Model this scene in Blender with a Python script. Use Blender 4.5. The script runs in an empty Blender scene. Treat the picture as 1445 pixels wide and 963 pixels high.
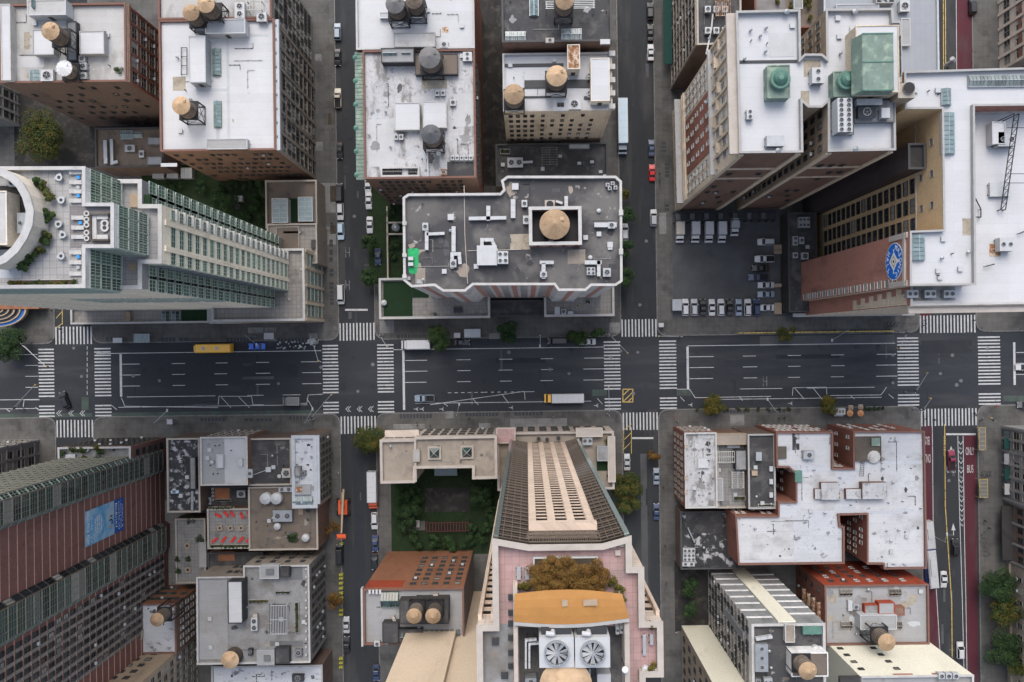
import bpy, math, random
from mathutils import Vector
R = random.Random(7)
SC = bpy.context.scene
COL = SC.collection
# ------------------------------------------------------------------ camera, sky, sun, exposure
H = 225.0                  # camera height over the street, metres
NX, NY, PPM, RO = 743.0, 481.0, 5.0, 0.0131   # plumb point in the photo, pixels per metre on the street, roll of the street grid
cam = bpy.data.cameras.new('camera'); cam_o = bpy.data.objects.new('camera', cam); COL.objects.link(cam_o)
cam_o.location = (0, 0, H); cam_o.rotation_euler = (0, 0, -RO)
cam.sensor_width = 36; cam.lens = 36 * PPM * H / 1445; cam.shift_x = -20.5 / 1445; cam.clip_end = 5000
SC.camera = cam_o
world = bpy.data.worlds.new('World'); SC.world = world; world.use_nodes = True
wn = world.node_tree; bg = wn.nodes['Background']
sky = wn.nodes.new('ShaderNodeTexSky'); sky.sky_type = 'NISHITA'; sky.sun_disc = False
SUN_EL, SUN_AZ = math.radians(52), math.radians(-4)
sky.sun_elevation = SUN_EL; sky.sun_rotation = SUN_AZ; sky.air_density = 1.0; sky.dust_density = 4.0
hs = wn.nodes.new('ShaderNodeHueSaturation'); hs.inputs['Saturation'].default_value = 0.72
wn.links.new(sky.outputs[0], hs.inputs['Color']); wn.links.new(hs.outputs[0], bg.inputs['Color'])
bg.inputs['Strength'].default_value = 0.15
sl = bpy.data.lights.new('sun', 'SUN'); sl.energy = 0.65; sl.angle = math.radians(50); sl.color = (1, .965, .92)
so = bpy.data.objects.new('sun', sl); COL.objects.link(so); so.location = (0, 0, 300)
sd = Vector((math.sin(SUN_AZ) * math.cos(SUN_EL), math.cos(SUN_AZ) * math.cos(SUN_EL), math.sin(SUN_EL)))
so.rotation_euler = sd.to_track_quat('Z', 'Y').to_euler()
SC.view_settings.view_transform = 'Standard'; SC.view_settings.look = 'None'
SC.view_settings.exposure = 0.93; SC.view_settings.gamma = 1.0
SC.render.engine = 'CYCLES'; SC.cycles.max_bounces = 7; SC.cycles.diffuse_bounces = 5

# ------------------------------------------------------------------ helpers
def G(px, py, z=0.0):
    "photo pixel -> world x, y on the level z"
    k = (H - z) / H / PPM
    dx, dy = px - NX, py - NY
    return ((dx - RO * dy) * k, -(dy + RO * dx) * k)
def zs(s): return H * (1 - 1 / s)
def UV(u, v): return (u / PPM, -v / PPM)
class MB:
    def __init__(s): s.v = []; s.f = []; s.m = []
    def face(s, pts, m=0):
        n = len(s.v); s.v += [tuple(p) for p in pts]; s.f.append(tuple(range(n, n + len(pts)))); s.m.append(m)
    def hexa(s, lo, hi, m=0, mt=None):
        "box from two rings of equal length (bottom, top)"
        n = len(s.v); k = len(lo); s.v += [tuple(p) for p in lo] + [tuple(p) for p in hi]
        for i in range(k):
            j = (i + 1) % k; s.f.append((n + i, n + j, n + k + j, n + k + i)); s.m.append(m)
        s.f.append(tuple(range(n + k, n + 2 * k))); s.m.append(m if mt is None else mt)
        s.f.append(tuple(reversed(range(n, n + k)))); s.m.append(m)
    def box(s, x0, x1, y0, y1, z0, z1, m=0, mt=None):
        q = [(x0, y0), (x1, y0), (x1, y1), (x0, y1)]
        s.hexa([(a, b, z0) for a, b in q], [(a, b, z1) for a, b in q], m, mt)
    def prism(s, poly, z0, z1, m=0, mt=None):
        p = poly if area(poly) > 0 else poly[::-1]
        s.hexa([(a, b, z0) for a, b in p], [(a, b, z1) for a, b in p], m, mt)
    def cyl(s, c, r0, r1, z0, z1, n=16, m=0, mt=None):
        A = [(math.cos(2 * math.pi * i / n), math.sin(2 * math.pi * i / n)) for i in range(n)]
        if r1 <= 1e-6:
            for i in range(n):
                a, b = A[i], A[(i + 1) % n]
                s.face([(c[0] + a[0] * r0, c[1] + a[1] * r0, z0), (c[0] + b[0] * r0, c[1] + b[1] * r0, z0), (c[0], c[1], z1)], m)
        else:
            s.hexa([(c[0] + a * r0, c[1] + b * r0, z0) for a, b in A], [(c[0] + a * r1, c[1] + b * r1, z1) for a, b in A], m, mt)
    def tube(s, p, q, r, n=6, m=0, r2=None):
        p, q = Vector(p), Vector(q); d = (q - p)
        if d.length < 1e-6: return
        d.normalize(); a = d.orthogonal().normalized(); b = d.cross(a); r2 = r if r2 is None else r2
        s.hexa([p + (a * math.cos(t) + b * math.sin(t)) * r for t in [2 * math.pi * i / n for i in range(n)]],
               [q + (a * math.cos(t) + b * math.sin(t)) * r2 for t in [2 * math.pi * i / n for i in range(n)]], m)
    def ring(s, outer, inner, z0, z1, m=0):
        k = len(outer)
        for i in range(k):
            j = (i + 1) % k; a, b, c, d = outer[i], outer[j], inner[j], inner[i]
            s.face([(*a, z1), (*b, z1), (*c, z1), (*d, z1)], m)
            s.face([(*a, z0), (*b, z0), (*b, z1), (*a, z1)], m)
            s.face([(*d, z0), (*c, z0), (*c, z1), (*d, z1)], m)
            s.face([(*a, z0), (*b, z0), (*c, z0), (*d, z0)], m)
    def mesh(s, name, mats, off=(0, 0, 0), smooth=False):
        me = bpy.data.meshes.new(name)
        me.from_pydata([(x - off[0], y - off[1], z - off[2]) for x, y, z in s.v], [], s.f)
        for k in (mats if isinstance(mats, (list, tuple)) else [mats]): me.materials.append(MAT[k])
        if any(s.m): me.polygons.foreach_set('material_index', s.m)
        if smooth: me.polygons.foreach_set('use_smooth', [True] * len(s.f))
        me.update(); return me
    def build(s, name, mats, parent=None, smooth=False):
        off = parent['_o'] if parent is not None else (0, 0, 0)
        o = bpy.data.objects.new(name, s.mesh(name, mats, off, smooth)); COL.objects.link(o)
        if parent is not None: o.parent = parent; o['_o'] = off
        return o
def area(p): return sum(p[i][0] * p[(i + 1) % len(p)][1] - p[(i + 1) % len(p)][0] * p[i][1] for i in range(len(p))) / 2
def inset(poly, d):
    "move every side of a clockwise polygon inwards by d"
    n = len(poly); out = []
    for i in range(n):
        p0, p1, p2 = Vector(poly[i - 1]), Vector(poly[i]), Vector(poly[(i + 1) % n])
        a, b = (p1 - p0).normalized(), (p2 - p1).normalized()
        na, nb = Vector((a.y, -a.x)), Vector((b.y, -b.x))
        k = na + nb
        L = k.length_squared
        k = na if L < 1e-4 else k * (2 / L)
        if k.length > 3: k *= 3 / k.length
        out.append(tuple(p1 + k * d))
    return out
def empty(name, loc=(0, 0, 0), rz=0.0):
    o = bpy.data.objects.new(name, None); COL.objects.link(o); o.location = loc; o.rotation_euler = (0, 0, rz)
    o.empty_display_size = .3; o['_o'] = tuple(loc); return o
def tag(o, label, cat, group=None, kind=None):
    if label: o['label'] = label
    if cat: o['category'] = cat
    if group: o['group'] = group
    if kind: o['kind'] = kind
    return o
def child(name, me, root, loc=(0, 0, 0), rz=0, scale=None):
    "shared-mesh part placed in the root's own frame"
    o = bpy.data.objects.new(name, me); COL.objects.link(o); o.parent = root; o.location = loc; o.rotation_euler = (0, 0, rz)
    if scale: o.scale = scale
    return o

# ------------------------------------------------------------------ materials
MAT = {}
def M(name, col, rough=.85, var=.25, scale=.25, stain=None, samt=.0, sscale=.12, stretch=(1, 1, 1), fine=6.0, bump=0.0, metal=0.0, spec=.3,
      wall=False, grid=None, jit=0.0, sharp=.08, fvar=.12, stain2=None):
    m = bpy.data.materials.new(name); m.use_nodes = True; MAT[name] = m
    nt = m.node_tree; L = nt.links.new; N = nt.nodes.new; p = nt.nodes['Principled BSDF']
    p.inputs['Roughness'].default_value = rough; p.inputs['Metallic'].default_value = metal; p.inputs['Specular IOR Level'].default_value = spec
    tc = N('ShaderNodeTexCoord'); vec = tc.outputs['Object']
    if wall:
        sx = N('ShaderNodeSeparateXYZ'); L(vec, sx.inputs[0]); ad = N('ShaderNodeMath'); L(sx.outputs[0], ad.inputs[0]); L(sx.outputs[1], ad.inputs[1])
        cb = N('ShaderNodeCombineXYZ'); L(ad.outputs[0], cb.inputs[0]); L(sx.outputs[2], cb.inputs[1]); vec = cb.outputs[0]
    mp = N('ShaderNodeMapping'); mp.inputs['Scale'].default_value = stretch; L(vec, mp.inputs[0]); mv = mp.outputs[0]
    def noise(sc, det=5, v=None):
        n = N('ShaderNodeTexNoise'); n.inputs['Scale'].default_value = sc; n.inputs['Detail'].default_value = det; n.inputs['Roughness'].default_value = .62
        L(v or mv, n.inputs['Vector']); return n.outputs['Fac']
    def rng(v, a, b, lo, hi):
        r = N('ShaderNodeMapRange'); L(v, r.inputs[0])
        for i, x in enumerate((a, b, lo, hi)): r.inputs[i + 1].default_value = x
        return r.outputs[0]
    def mul(c, f):
        x = N('ShaderNodeMix'); x.data_type = 'RGBA'; x.blend_type = 'MULTIPLY'; x.inputs[0].default_value = 1
        L(c, x.inputs[6]); L(f, x.inputs[7]); return x.outputs[2]
    rgb = N('ShaderNodeRGB'); rgb.outputs[0].default_value = (*col, 1); c = rgb.outputs[0]
    c = mul(c, rng(noise(scale), .3, .7, 1 - var, 1 + var * .6))
    f = noise(fine, 3); c = mul(c, rng(f, .25, .75, 1 - fvar, 1 + fvar))
    if stain:
        x = N('ShaderNodeMix'); x.data_type = 'RGBA'
        L(rng(noise(sscale, 9), .5 + .22 * (1 - 2 * samt) - sharp, .5 + .22 * (1 - 2 * samt) + sharp, 0, 1), x.inputs[0])
        L(c, x.inputs[6]); x.inputs[7].default_value = (*stain, 1); c = x.outputs[2]
    if stain2:
        x = N('ShaderNodeMix'); x.data_type = 'RGBA'; L(rng(noise(stain2[1], 6, vec), stain2[2], stain2[3], 0, 1), x.inputs[0]); L(c, x.inputs[6]); x.inputs[7].default_value = (*stain2[0], 1); c = x.outputs[2]
    if grid:
        b = N('ShaderNodeTexBrick'); b.inputs['Scale'].default_value = 1; b.inputs['Brick Width'].default_value = grid[0]; b.inputs['Row Height'].default_value = grid[1]
        b.offset = grid[3] if len(grid) > 3 else 0; b.inputs['Mortar Size'].default_value = grid[2]; b.inputs['Color1'].default_value = (1, 1, 1, 1); g2 = .95 if name.startswith('roof') else .87; b.inputs['Color2'].default_value = (g2, g2, g2, 1)
        g3 = .84 if name.startswith('roof') else .62; b.inputs['Mortar'].default_value = (g3, g3, g3, 1); L(vec, b.inputs['Vector']); c = mul(c, b.outputs['Color'])
    if jit:
        oi = N('ShaderNodeObjectInfo'); c = mul(c, rng(oi.outputs['Random'], 0, 1, 1 - jit, 1 + jit))
    L(c, p.inputs['Base Color'])
    if bump:
        bp = N('ShaderNodeBump'); bp.inputs['Strength'].default_value = bump; bp.inputs['Distance'].default_value = .05; L(f, bp.inputs['Height']); L(bp.outputs[0], p.inputs['Normal'])
    return m
# ground
M('asphalt_avenue', (0.029, 0.033, 0.040), .8, .28, .05, (.047, .050, .055), .36, .1, fine=9, stretch=(.16, 1, 1), fvar=.2, sharp=.06, stain2=((.018, .020, .024), .22, .60, .72))
M('asphalt_street', (0.028, 0.031, 0.035), .85, .25, .07, (.050, .050, .052), .34, .12, fine=8, stretch=(1, .2, 1), fvar=.2, sharp=.06, stain2=((.018, .019, .022), .25, .60, .72))
M('asphalt_lot', (0.073, 0.076, 0.081), .85, .3, .12, (.085, .085, .083), .24, .16, fine=7)
M('asphalt_patch', (.024, .027, .033), .8, .2, .2, fine=9)
M('concrete_walk', (0.107, 0.105, 0.100), .9, .25, .1, (.062, .060, .058), .33, .16, grid=(1.5, 1.5, .03), fine=5)
M('concrete_walk_light', (.21, .21, .205), .9, .2, .2, (.12, .12, .115), .3, .3, grid=(1.5, 1.5, .03), fine=5)
M('kerb', (.16, .16, .155), .9, .25, .6, (.08, .08, .08), .3, 1.0)
M('paint_white', (0.448, 0.456, 0.464), .7, .18, .6, (0.060, 0.064, 0.070), .2, 1.6, fine=12, sharp=.05)
M('paint_faint', (.24, .25, .26), .7, .3, .7, (.045, .05, .055), .42, 1.4, fine=12)
M('paint_yellow', (.50, .36, .10), .7, .2, .7, (.06, .06, .06), .28, 1.5)
M('paint_red', (0.071, 0.016, 0.025), .8, .2, .12, (.065, .030, .036), .34, .3, fine=8, stretch=(1, .3, 1))
M('paint_green', (.055, .085, .07), .8, .3, .3, (.05, .055, .055), .45, .4)
M('soil', (.06, .048, .035), .95, .3, .5)
M('lawn', (.012, .026, .009), .95, .35, .4, (.018, .033, .012), .4, .9, fine=14)
M('turf', (0.010, 0.029, 0.011), .95, .18, .5, fine=14)
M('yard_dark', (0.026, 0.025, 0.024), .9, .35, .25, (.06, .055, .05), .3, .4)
M('paver', (.26, .245, .225), .9, .15, .3, (.15, .14, .13), .22, .3, grid=(1.1, 1.1, .05))
M('paver_grey', (.235, .232, .225), .9, .18, .3, (.14, .138, .132), .28, .3, grid=(.9, .9, .045))
M('paver_pink', (.40, .265, .255), .88, .14, .25, (.29, .215, .205), .3, .25, grid=(1.0, 1.0, .025))
M('terrace_white', (0.335, 0.332, 0.326), .85, .12, .2, (0.286, 0.279, 0.265), .24, .2, grid=(1.1, 1.1, .045))
M('deck_wood', (.20, .19, .19), .85, .2, .4, grid=(4.0, .28, .03, .5))
M('deck_brown', (.10, .085, .07), .85, .25, .4, grid=(3.0, .3, .03, .5))
# roofs
M('roof_white', (0.449, 0.458, 0.473), .7, .07, .12, (0.422, 0.422, 0.422), .2, .10, fine=3, fvar=.04, grid=(26, 2.0, .025, .5), sharp=.06, stain2=((.30, .29, .28), .28, .69, .80))
M('roof_white_dirty', (0.377, 0.377, 0.371), .8, .12, .15, (0.245, 0.235, 0.218), .26, .16, fine=4, stretch=(1, .55, 1), grid=(20, 1.6, .025, .5), fvar=.10, sharp=.07, stain2=((.17, .155, .14), .42, .64, .76))
M('roof_silver', (.40, .405, .415), .6, .16, .22, (0.170, 0.167, 0.160), .36, .34, fine=5, stretch=(1, .42, 1), grid=(6, 1.05, .03, .5), sharp=.06, fvar=.18, stain2=((.15, .15, .155), .7, .58, .68))
M('roof_silver_blue', (.43, .45, .48), .6, .12, .2, (.13, .135, .145), .22, .42, fine=6, stretch=(.6, 1, 1), grid=(8, 1.2, .03, .5), sharp=.04, fvar=.14, stain2=((.10, .10, .11), 1.1, .63, .70))
M('roof_mottled', (0.036, 0.037, 0.040), .85, .35, .3, (0.336, 0.344, 0.360), .36, .55, fine=5, sharp=.04, fvar=.2)
M('roof_light_grey', (0.282, 0.287, 0.293), .75, .12, .15, (0.245, 0.241, 0.231), .32, .16, fine=4, grid=(12, 1.6, .03, .5), fvar=.09, stain2=((.20, .19, .17), .3, .60, .76))
M('roof_grey', (.23, .235, .24), .8, .2, .14, (.15, .145, .135), .4, .2, fine=4, stain2=((.20, .15, .11), .35, .62, .78))
M('roof_gravel', (0.124, 0.120, 0.116), .95, .25, .10, (.055, .055, .058), .56, .085, fine=9, bump=.3, fvar=.28, sharp=.06, stain2=((.30, .28, .26), .45, .64, .70))
M('roof_gravel_tan', (.27, .235, .195), .95, .2, .14, (.19, .165, .14), .33, .3, fine=9, bump=.3, fvar=.22)
M('roof_tar', (.052, .052, .055), .85, .3, .16, (.095, .092, .088), .34, .3, fine=6, stain2=((.17, .165, .16), .5, .66, .72), grid=(9, 1.1, .03, .5))
M('roof_brown', (.155, .128, .105), .9, .22, .2, (.10, .085, .072), .34, .4, fine=7)
M('roof_metal_blue', (0.245, 0.265, 0.292), .6, .08, .2, grid=(1.4, 30, .04), fvar=.05)
M('roof_white_spot', (.45, .46, .475), .7, .10, .12, (.33, .335, .34), .3, .2, fine=4, fvar=.07, grid=(18, 1.8, .03, .5), stretch=(.7, 1, 1), stain2=((.09, .09, .10), 1.0, .645, .70)); M('patch_light', (0.395, 0.401, 0.407), .75, .1, .3); M('patch_grey', (.38, .40, .42), .8, .15, .3); M('patch_tan', (.30, .27, .215), .85, .25, .5, (.2, .17, .13), .35, .8)
M('tarp_green', (.016, .30, .10), .7, .22, .6, (.01, .17, .06), .3, .9)
# walls
def wallm(n, c, **k): M(n, c, k.pop('rough', .88), k.pop('var', .2), k.pop('scale', .12), k.pop('stain', tuple(x * .62 for x in c)), k.pop('samt', .28), k.pop('sscale', .22), wall=True, stretch=(1, .35, 1), fine=3.0, grid=k.pop('grid', (.9, .28, .03, .5)), **k)
wallm('brick_brown', (0.196, 0.121, 0.090)); wallm('brick_dark', (0.155, 0.111, 0.092)); wallm('brick_red', (.25, .105, .075)); wallm('brick_orange', (0.255, 0.115, 0.064))
wallm('brick_tower', (.19, .098, .083), var=.1, samt=.2); wallm('brick_hall', (.39, .185, .14), var=.14); wallm('brick_yellow', (0.598, 0.436, 0.254), var=.1, samt=.15); wallm('brick_tan', (0.360, 0.282, 0.204))
wallm('paint_wall_red', (0.302, 0.054, 0.025), var=.14); wallm('brick_pink', (.47, .265, .225), var=.1, samt=.15)
wallm('stone_tan', (0.282, 0.246, 0.204), grid=(1.6, .6, .03, .5)); wallm('stone_cream', (.57, .475, .36), grid=(1.4, .6, .03, .5), var=.16); wallm('stone_grey', (.25, .25, .245), grid=(1.6, .6, .03, .5))
wallm('stucco_cream', (.60, .545, .46), grid=None, var=.1, samt=.14, stain=(.46, .41, .34)); wallm('stucco_warm', (.56, .46, .345), grid=None, var=.08, samt=.15, stain=(.45, .36, .265)); wallm('stucco_pale', (.66, .64, .53), grid=None, var=.07, samt=.14, stain=(.53, .51, .42))
wallm('panel_white', (0.688, 0.688, 0.681), grid=(3, 1.4, .04), var=.1); wallm('panel_grey', (.225, .232, .235), grid=(3, 1.4, .04), var=.12); wallm('panel_beige', (.53, .46, .40), grid=(2.4, 1.2, .04), var=.08, samt=.12)
wallm('wall_dark', (.042, .040, .040), grid=None); wallm('wall_corrugated', (.062, .048, .050), grid=(.35, 60, .05)); wallm('panel_cream', (.56, .45, .365), grid=(2.4, 1.6, .03), var=.07, samt=.12); wallm('panel_ivory', (.78, .70, .56), grid=(2.4, 1.6, .03), var=.07, samt=.14)
def plain(n, c, rough=.6, var=.12, metal=0, jit=0, spec=.3, **k): M(n, c, rough, var, .6, metal=metal, jit=jit, spec=spec, fvar=.06, **k)
plain('coping_white', (0.395, 0.392, 0.383), .8, grid=None, stain=(0.313, 0.306, 0.292), samt=.25, sscale=.5); plain('coping_red', (.155, .085, .068), .85); plain('coping_grey', (.30, .30, .295), .8); plain('coping_dark', (.06, .06, .062), .7)
plain('coping_beige', (.37, .335, .30), .8); plain('coping_tan', (.33, .30, .26), .85); plain('coping_blue', (0.354, 0.381, 0.408), .6)
plain('copper_green', (.145, .20, .168), .75, .2, stain=(.26, .33, .26), samt=.3, sscale=.5); plain('copper_teal', (.085, .18, .145), .6, .25); plain('copper_orange', (.36, .175, .05), .6, .1, stain=(.36, .175, .045), samt=.22, sscale=.2)
plain('metal_white', (0.395, 0.407, 0.419), .5, .08, stain=(0.326, 0.320, 0.306), samt=.18, sscale=.9); plain('metal_grey', (.34, .355, .37), .5, .15, .3); plain('metal_galv', (0.313, 0.333, 0.347), .4, .15, .5); plain('metal_dark', (.035, .037, .041), .55); plain('metal_mid', (.13, .135, .14), .55)
plain('steel_black', (.018, .018, .02), .6); plain('rust', (.24, .11, .05), .9, .4, stain=(.5, .42, .33), samt=.45, sscale=1.2); plain('rubber', (.015, .015, .016), .85)
plain('wood_tank', (.155, .125, .098), .9, .25, jit=.4, stain=(.09, .07, .058), samt=.35, sscale=.9); plain('tank_tan', (.38, .27, .17), .85, .22, jit=.22, stain=(.30, .20, .12), samt=.28, sscale=1.0); plain('tank_grey', (.15, .148, .15), .8, .2); plain('tank_slate', (.085, .09, .098), .7, .15); plain('tank_silver', (.62, .63, .64), .5, .1)
plain('glass_dark', (.018, .022, .026), .08, .1, jit=.6, spec=.5); plain('glass_green', (.022, .042, .038), .07, .15, jit=.65, spec=.6); plain('glass_pale', (.155, .185, .18), .1, .1, jit=.4, spec=.5); plain('glass_sky', (.15, .21, .22), .12, .2, spec=.5, jit=.2)
plain('glass_brown', (.026, .021, .017), .08, .15, jit=.5, spec=.5); plain('blind', (.22, .215, .20), .7, .1, jit=.35)
plain('frame_dark', (.05, .048, .045), .6); plain('frame_light', (.22, .205, .185), .7); plain('frame_white', (.40, .395, .375), .6); plain('frame_bronze', (.125, .10, .08), .5); plain('frame_green', (.24, .285, .255), .5); plain('frame_olive', (.17, .17, .14), .5)
plain('fabric_red', (.50, .035, .03), .8); plain('fabric_blue', (.03, .26, .62), .7); plain('fabric_white', (.42, .415, .40), .85); plain('fabric_tan', (.32, .25, .18), .9); plain('fabric_orange', (.62, .22, .05), .85); plain('fabric_yellow', (.36, .36, .05), .7)
plain('emblem_blue', (.012, .13, .50), .5, .08); plain('emblem_white', (.62, .64, .64), .6, .06); plain('emblem_gold', (.42, .36, .24), .6)
plain('banner_blue', (.015, .075, .30), .7, .1); plain('banner_sky', (.12, .33, .55), .7, .35, stain=(.30, .42, .50), samt=.45, sscale=.25); plain('banner_pale', (.50, .60, .66), .7, .1); plain('canopy_blue', (.012, .02, .09), .8)
plain('awning_blue', (.02, .13, .42), .7, .1); plain('awning_green', (.01, .05, .042), .8); plain('brick_ribs', (.28, .12, .06), .85)
for n, c in dict(white=(.48, .49, .50), black=(.014, .014, .016), silver=(.36, .38, .40), red=(.45, .012, .015), blue=(.01, .12, .62), navy=(.03, .05, .11), grey=(.11, .115, .125), tan=(.42, .38, .31), yellow=(.85, .46, .05), orange=(.66, .10, .02), lightblue=(.40, .52, .62), maroon=(.19, .02, .05), steel=(.20, .25, .31)).items():
    plain('car_' + n, c, .28, .03, spec=.6)
plain('lamp_white', (.72, .72, .70), .3); plain('lamp_red', (.42, .01, .01), .3); plain('skin', (.42, .25, .18), .7); plain('cloth_dark', (.02, .02, .025), .9); plain('cloth_navy', (.03, .04, .08), .9); plain('cloth_light', (.45, .44, .42), .9); plain('cloth_red', (.4, .03, .03), .9); plain('hair', (.025, .018, .012), .8)
def leafm(n, a, b, c2):
    m = bpy.data.materials.new(n); m.use_nodes = True; MAT[n] = m; nt = m.node_tree; p = nt.nodes['Principled BSDF']; p.inputs['Roughness'].default_value = .75; p.inputs['Specular IOR Level'].default_value = .2
    tc = nt.nodes.new('ShaderNodeTexCoord'); no = nt.nodes.new('ShaderNodeTexNoise'); no.inputs['Scale'].default_value = .75; no.inputs['Detail'].default_value = 6
    nt.links.new(tc.outputs['Object'], no.inputs['Vector']); r = nt.nodes.new('ShaderNodeValToRGB'); nt.links.new(no.outputs['Fac'], r.inputs[0])
    r.color_ramp.elements[0].position = .36; r.color_ramp.elements[0].color = (*a, 1); r.color_ramp.elements[1].position = .66; r.color_ramp.elements[1].color = (*c2, 1)
    e = r.color_ramp.elements.new(.5); e.color = (*b, 1); nt.links.new(r.outputs[0], p.inputs['Base Color'])
leafm('leaf_green', (.016, .034, .011), (.03, .056, .015), (.048, .068, .017)); leafm('leaf_dark', (.012, .030, .012), (.022, .048, .016), (.038, .062, .02)); leafm('leaf_turn', (.022, .040, .011), (.048, .060, .014), (.095, .070, .014))
leafm('leaf_autumn', (.055, .034, .012), (.135, .068, .016), (.12, .088, .022)); leafm('leaf_yellow', (.035, .042, .011), (.075, .070, .014), (.13, .09, .016))
plain('wood_maroon', (.085, .02, .032), .8); plain('glass_tower', (.07, .125, .095), .08, .2, jit=.55, spec=.6); plain('frame_pale', (.36, .42, .355), .5); plain('bark', (.065, .05, .038), .95, .3)
# ------------------------------------------------------------------ builders
BS = {}
class Bld: pass
def tier(b, poly, s, s0, walls, roof, par=.9, pw=.35, cop='coping_grey', cw=.08):
    """one storey block of a building: one wall object per side, roof deck, parapet with coping. poly: photo pixels at the roof level
    (4-tuple = rectangle) or ('g', points) for plan coordinates; sides run top, right, bottom, left"""
    z, z0 = zs(s), (zs(s0) if s0 > 1 else 0.0)
    if isinstance(poly, tuple) and poly[0] == 'g': P = [UV(*p) for p in poly[1]]
    elif isinstance(poly, tuple):
        x0, y0, x1, y1 = poly; ym, xm = (y0 + y1) / 2, (x0 + x1) / 2
        X0, X1 = G(x0, ym, z)[0], G(x1, ym, z)[0]; Y0, Y1 = G(xm, y0, z)[1], G(xm, y1, z)[1]
        P = [(X0, Y0), (X1, Y0), (X1, Y1), (X0, Y1)]
    else: P = [G(a, c, z) for a, c in poly]
    if b.root is None:
        cx, cy = sum(p[0] for p in P) / len(P), sum(p[1] for p in P) / len(P)
        b.root = empty(b.name, (cx, cy, 0)); tag(b.root, b.label, 'building')
    b.P, b.z, b.z0 = P, z, z0; b.par = par; b.nw = getattr(b, 'nw', 0)
    for i in range(len(P)):
        a, c = P[i], P[(i + 1) % len(P)]
        m = walls if isinstance(walls, str) else walls.get(i, walls['*'])
        mb = MB(); mb.face([(*c, z0), (*a, z0), (*a, z + par), (*c, z + par)]); mb.build('wall', m, b.root)
    mb = MB(); mb.face([(*p, z) for p in P[::-1]]); mb.build('roof', roof, b.root)
    if par > 0:
        i1 = inset(P, pw); mb = MB(); n = len(P)
        for i in range(n):
            j = (i + 1) % n; mb.face([(*i1[i], z - .1), (*i1[j], z - .1), (*i1[j], z + par), (*i1[i], z + par)])
        mb.build('parapet', cop, b.root)
        mb = MB(); mb.ring(inset(P, -cw), inset(P, pw + .03), z + par, z + par + .13); mb.build('coping', cop, b.root)
    return b
def B(key, name, label, ref, poly, s, walls, roof, s0=1.0, **k):
    b = Bld(); b.name, b.label, b.ref, b.root, b.key = name, label, ref, None, key; BS[key] = b
    return tier(b, poly, s, s0, walls, roof, **k)
def edge(b, e):
    a, c = Vector(b.P[e]), Vector(b.P[(e + 1) % len(b.P)]); d = c - a; L = d.length; d /= L
    return a, d, Vector((-d.y, d.x)), L
def ebox(mb, b, e, t0, t1, d0, d1, z0, z1, m=0, mt=None):
    a, d, n, L = edge(b, e)
    q = [a + d * t0 + n * d0, a + d * t1 + n * d0, a + d * t1 + n * d1, a + d * t0 + n * d1]
    mb.hexa([(*p, z0) for p in q][::-1], [(*p, z1) for p in q][::-1], m, mt)
def epart(b, name, e, t0, t1, d0, d1, z0, z1, mat):
    mb = MB(); ebox(mb, b, e, t0, t1, d0, d1, z0, z1); return mb.build(name, mat, b.root)
WM = {}
STY = dict(dark=('frame_dark', 'glass_dark', 1, 1), light=('frame_light', 'glass_dark', 1, 1), white=('frame_white', 'glass_dark', 1, 1), pale=('frame_light', 'glass_pale', 1, 1), green=('frame_green', 'glass_green', 2, 1),
           curtain=('frame_pale', 'glass_tower', 4, 1), tower=('frame_pale', 'glass_green', 3, 1), olive=('frame_olive', 'glass_green', 4, 2), bronze=('frame_bronze', 'glass_brown', 4, 1), slim=('frame_dark', 'glass_dark', 2, 0), blind=('frame_light', 'blind', 2, 1), cream=('panel_cream', 'glass_brown', 1, 0), blindflat=('frame_light', 'blind', 2, 1), shop=('frame_dark', 'glass_sky', 3, 0))
FLAT = ('cream', 'bronze', 'blindflat')
def winmesh(w, h, sty):
    k = (round(w, 2), round(h, 2), sty)
    if k in WM: return WM[k]
    fr, gl, nx, nz = STY[sty.rstrip('~')]; mb = MB(); gl = 'blind' if sty.endswith('~') else gl; f = min(.07, w * .08); flat = sty in FLAT; dp = .06 if flat else .16
    mb.face([(w / 2, .04, 0), (-w / 2, .04, 0), (-w / 2, .04, h), (w / 2, .04, h)], 1)
    for x0, x1, z0, z1 in ((-w / 2 - f, -w / 2, -f, h + f), (w / 2, w / 2 + f, -f, h + f), (-w / 2, w / 2, h, h + f)): mb.box(x0, x1, 0, dp, z0, z1, 0)
    mb.box(-w / 2, w / 2, 0, dp + (.02 if flat else .12), -f, 0, 0)
    for i in range(1, nx + 1 if nx > 1 else 1): 
        x = -w / 2 + w * i / (nx + 0.0) if nx > 1 else 0
        if i < nx: mb.box(x - .04, x + .04, .04, .06 if flat else .13, 0, h, 0)
    for i in range(nz): z = h * (i + 1) / (nz + 1); mb.box(-w / 2, w / 2, 0.04, .055 if flat else .1, z - .04, z + .04, 0)
    WM[k] = mb.mesh('window', [fr, gl]); return WM[k]
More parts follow.
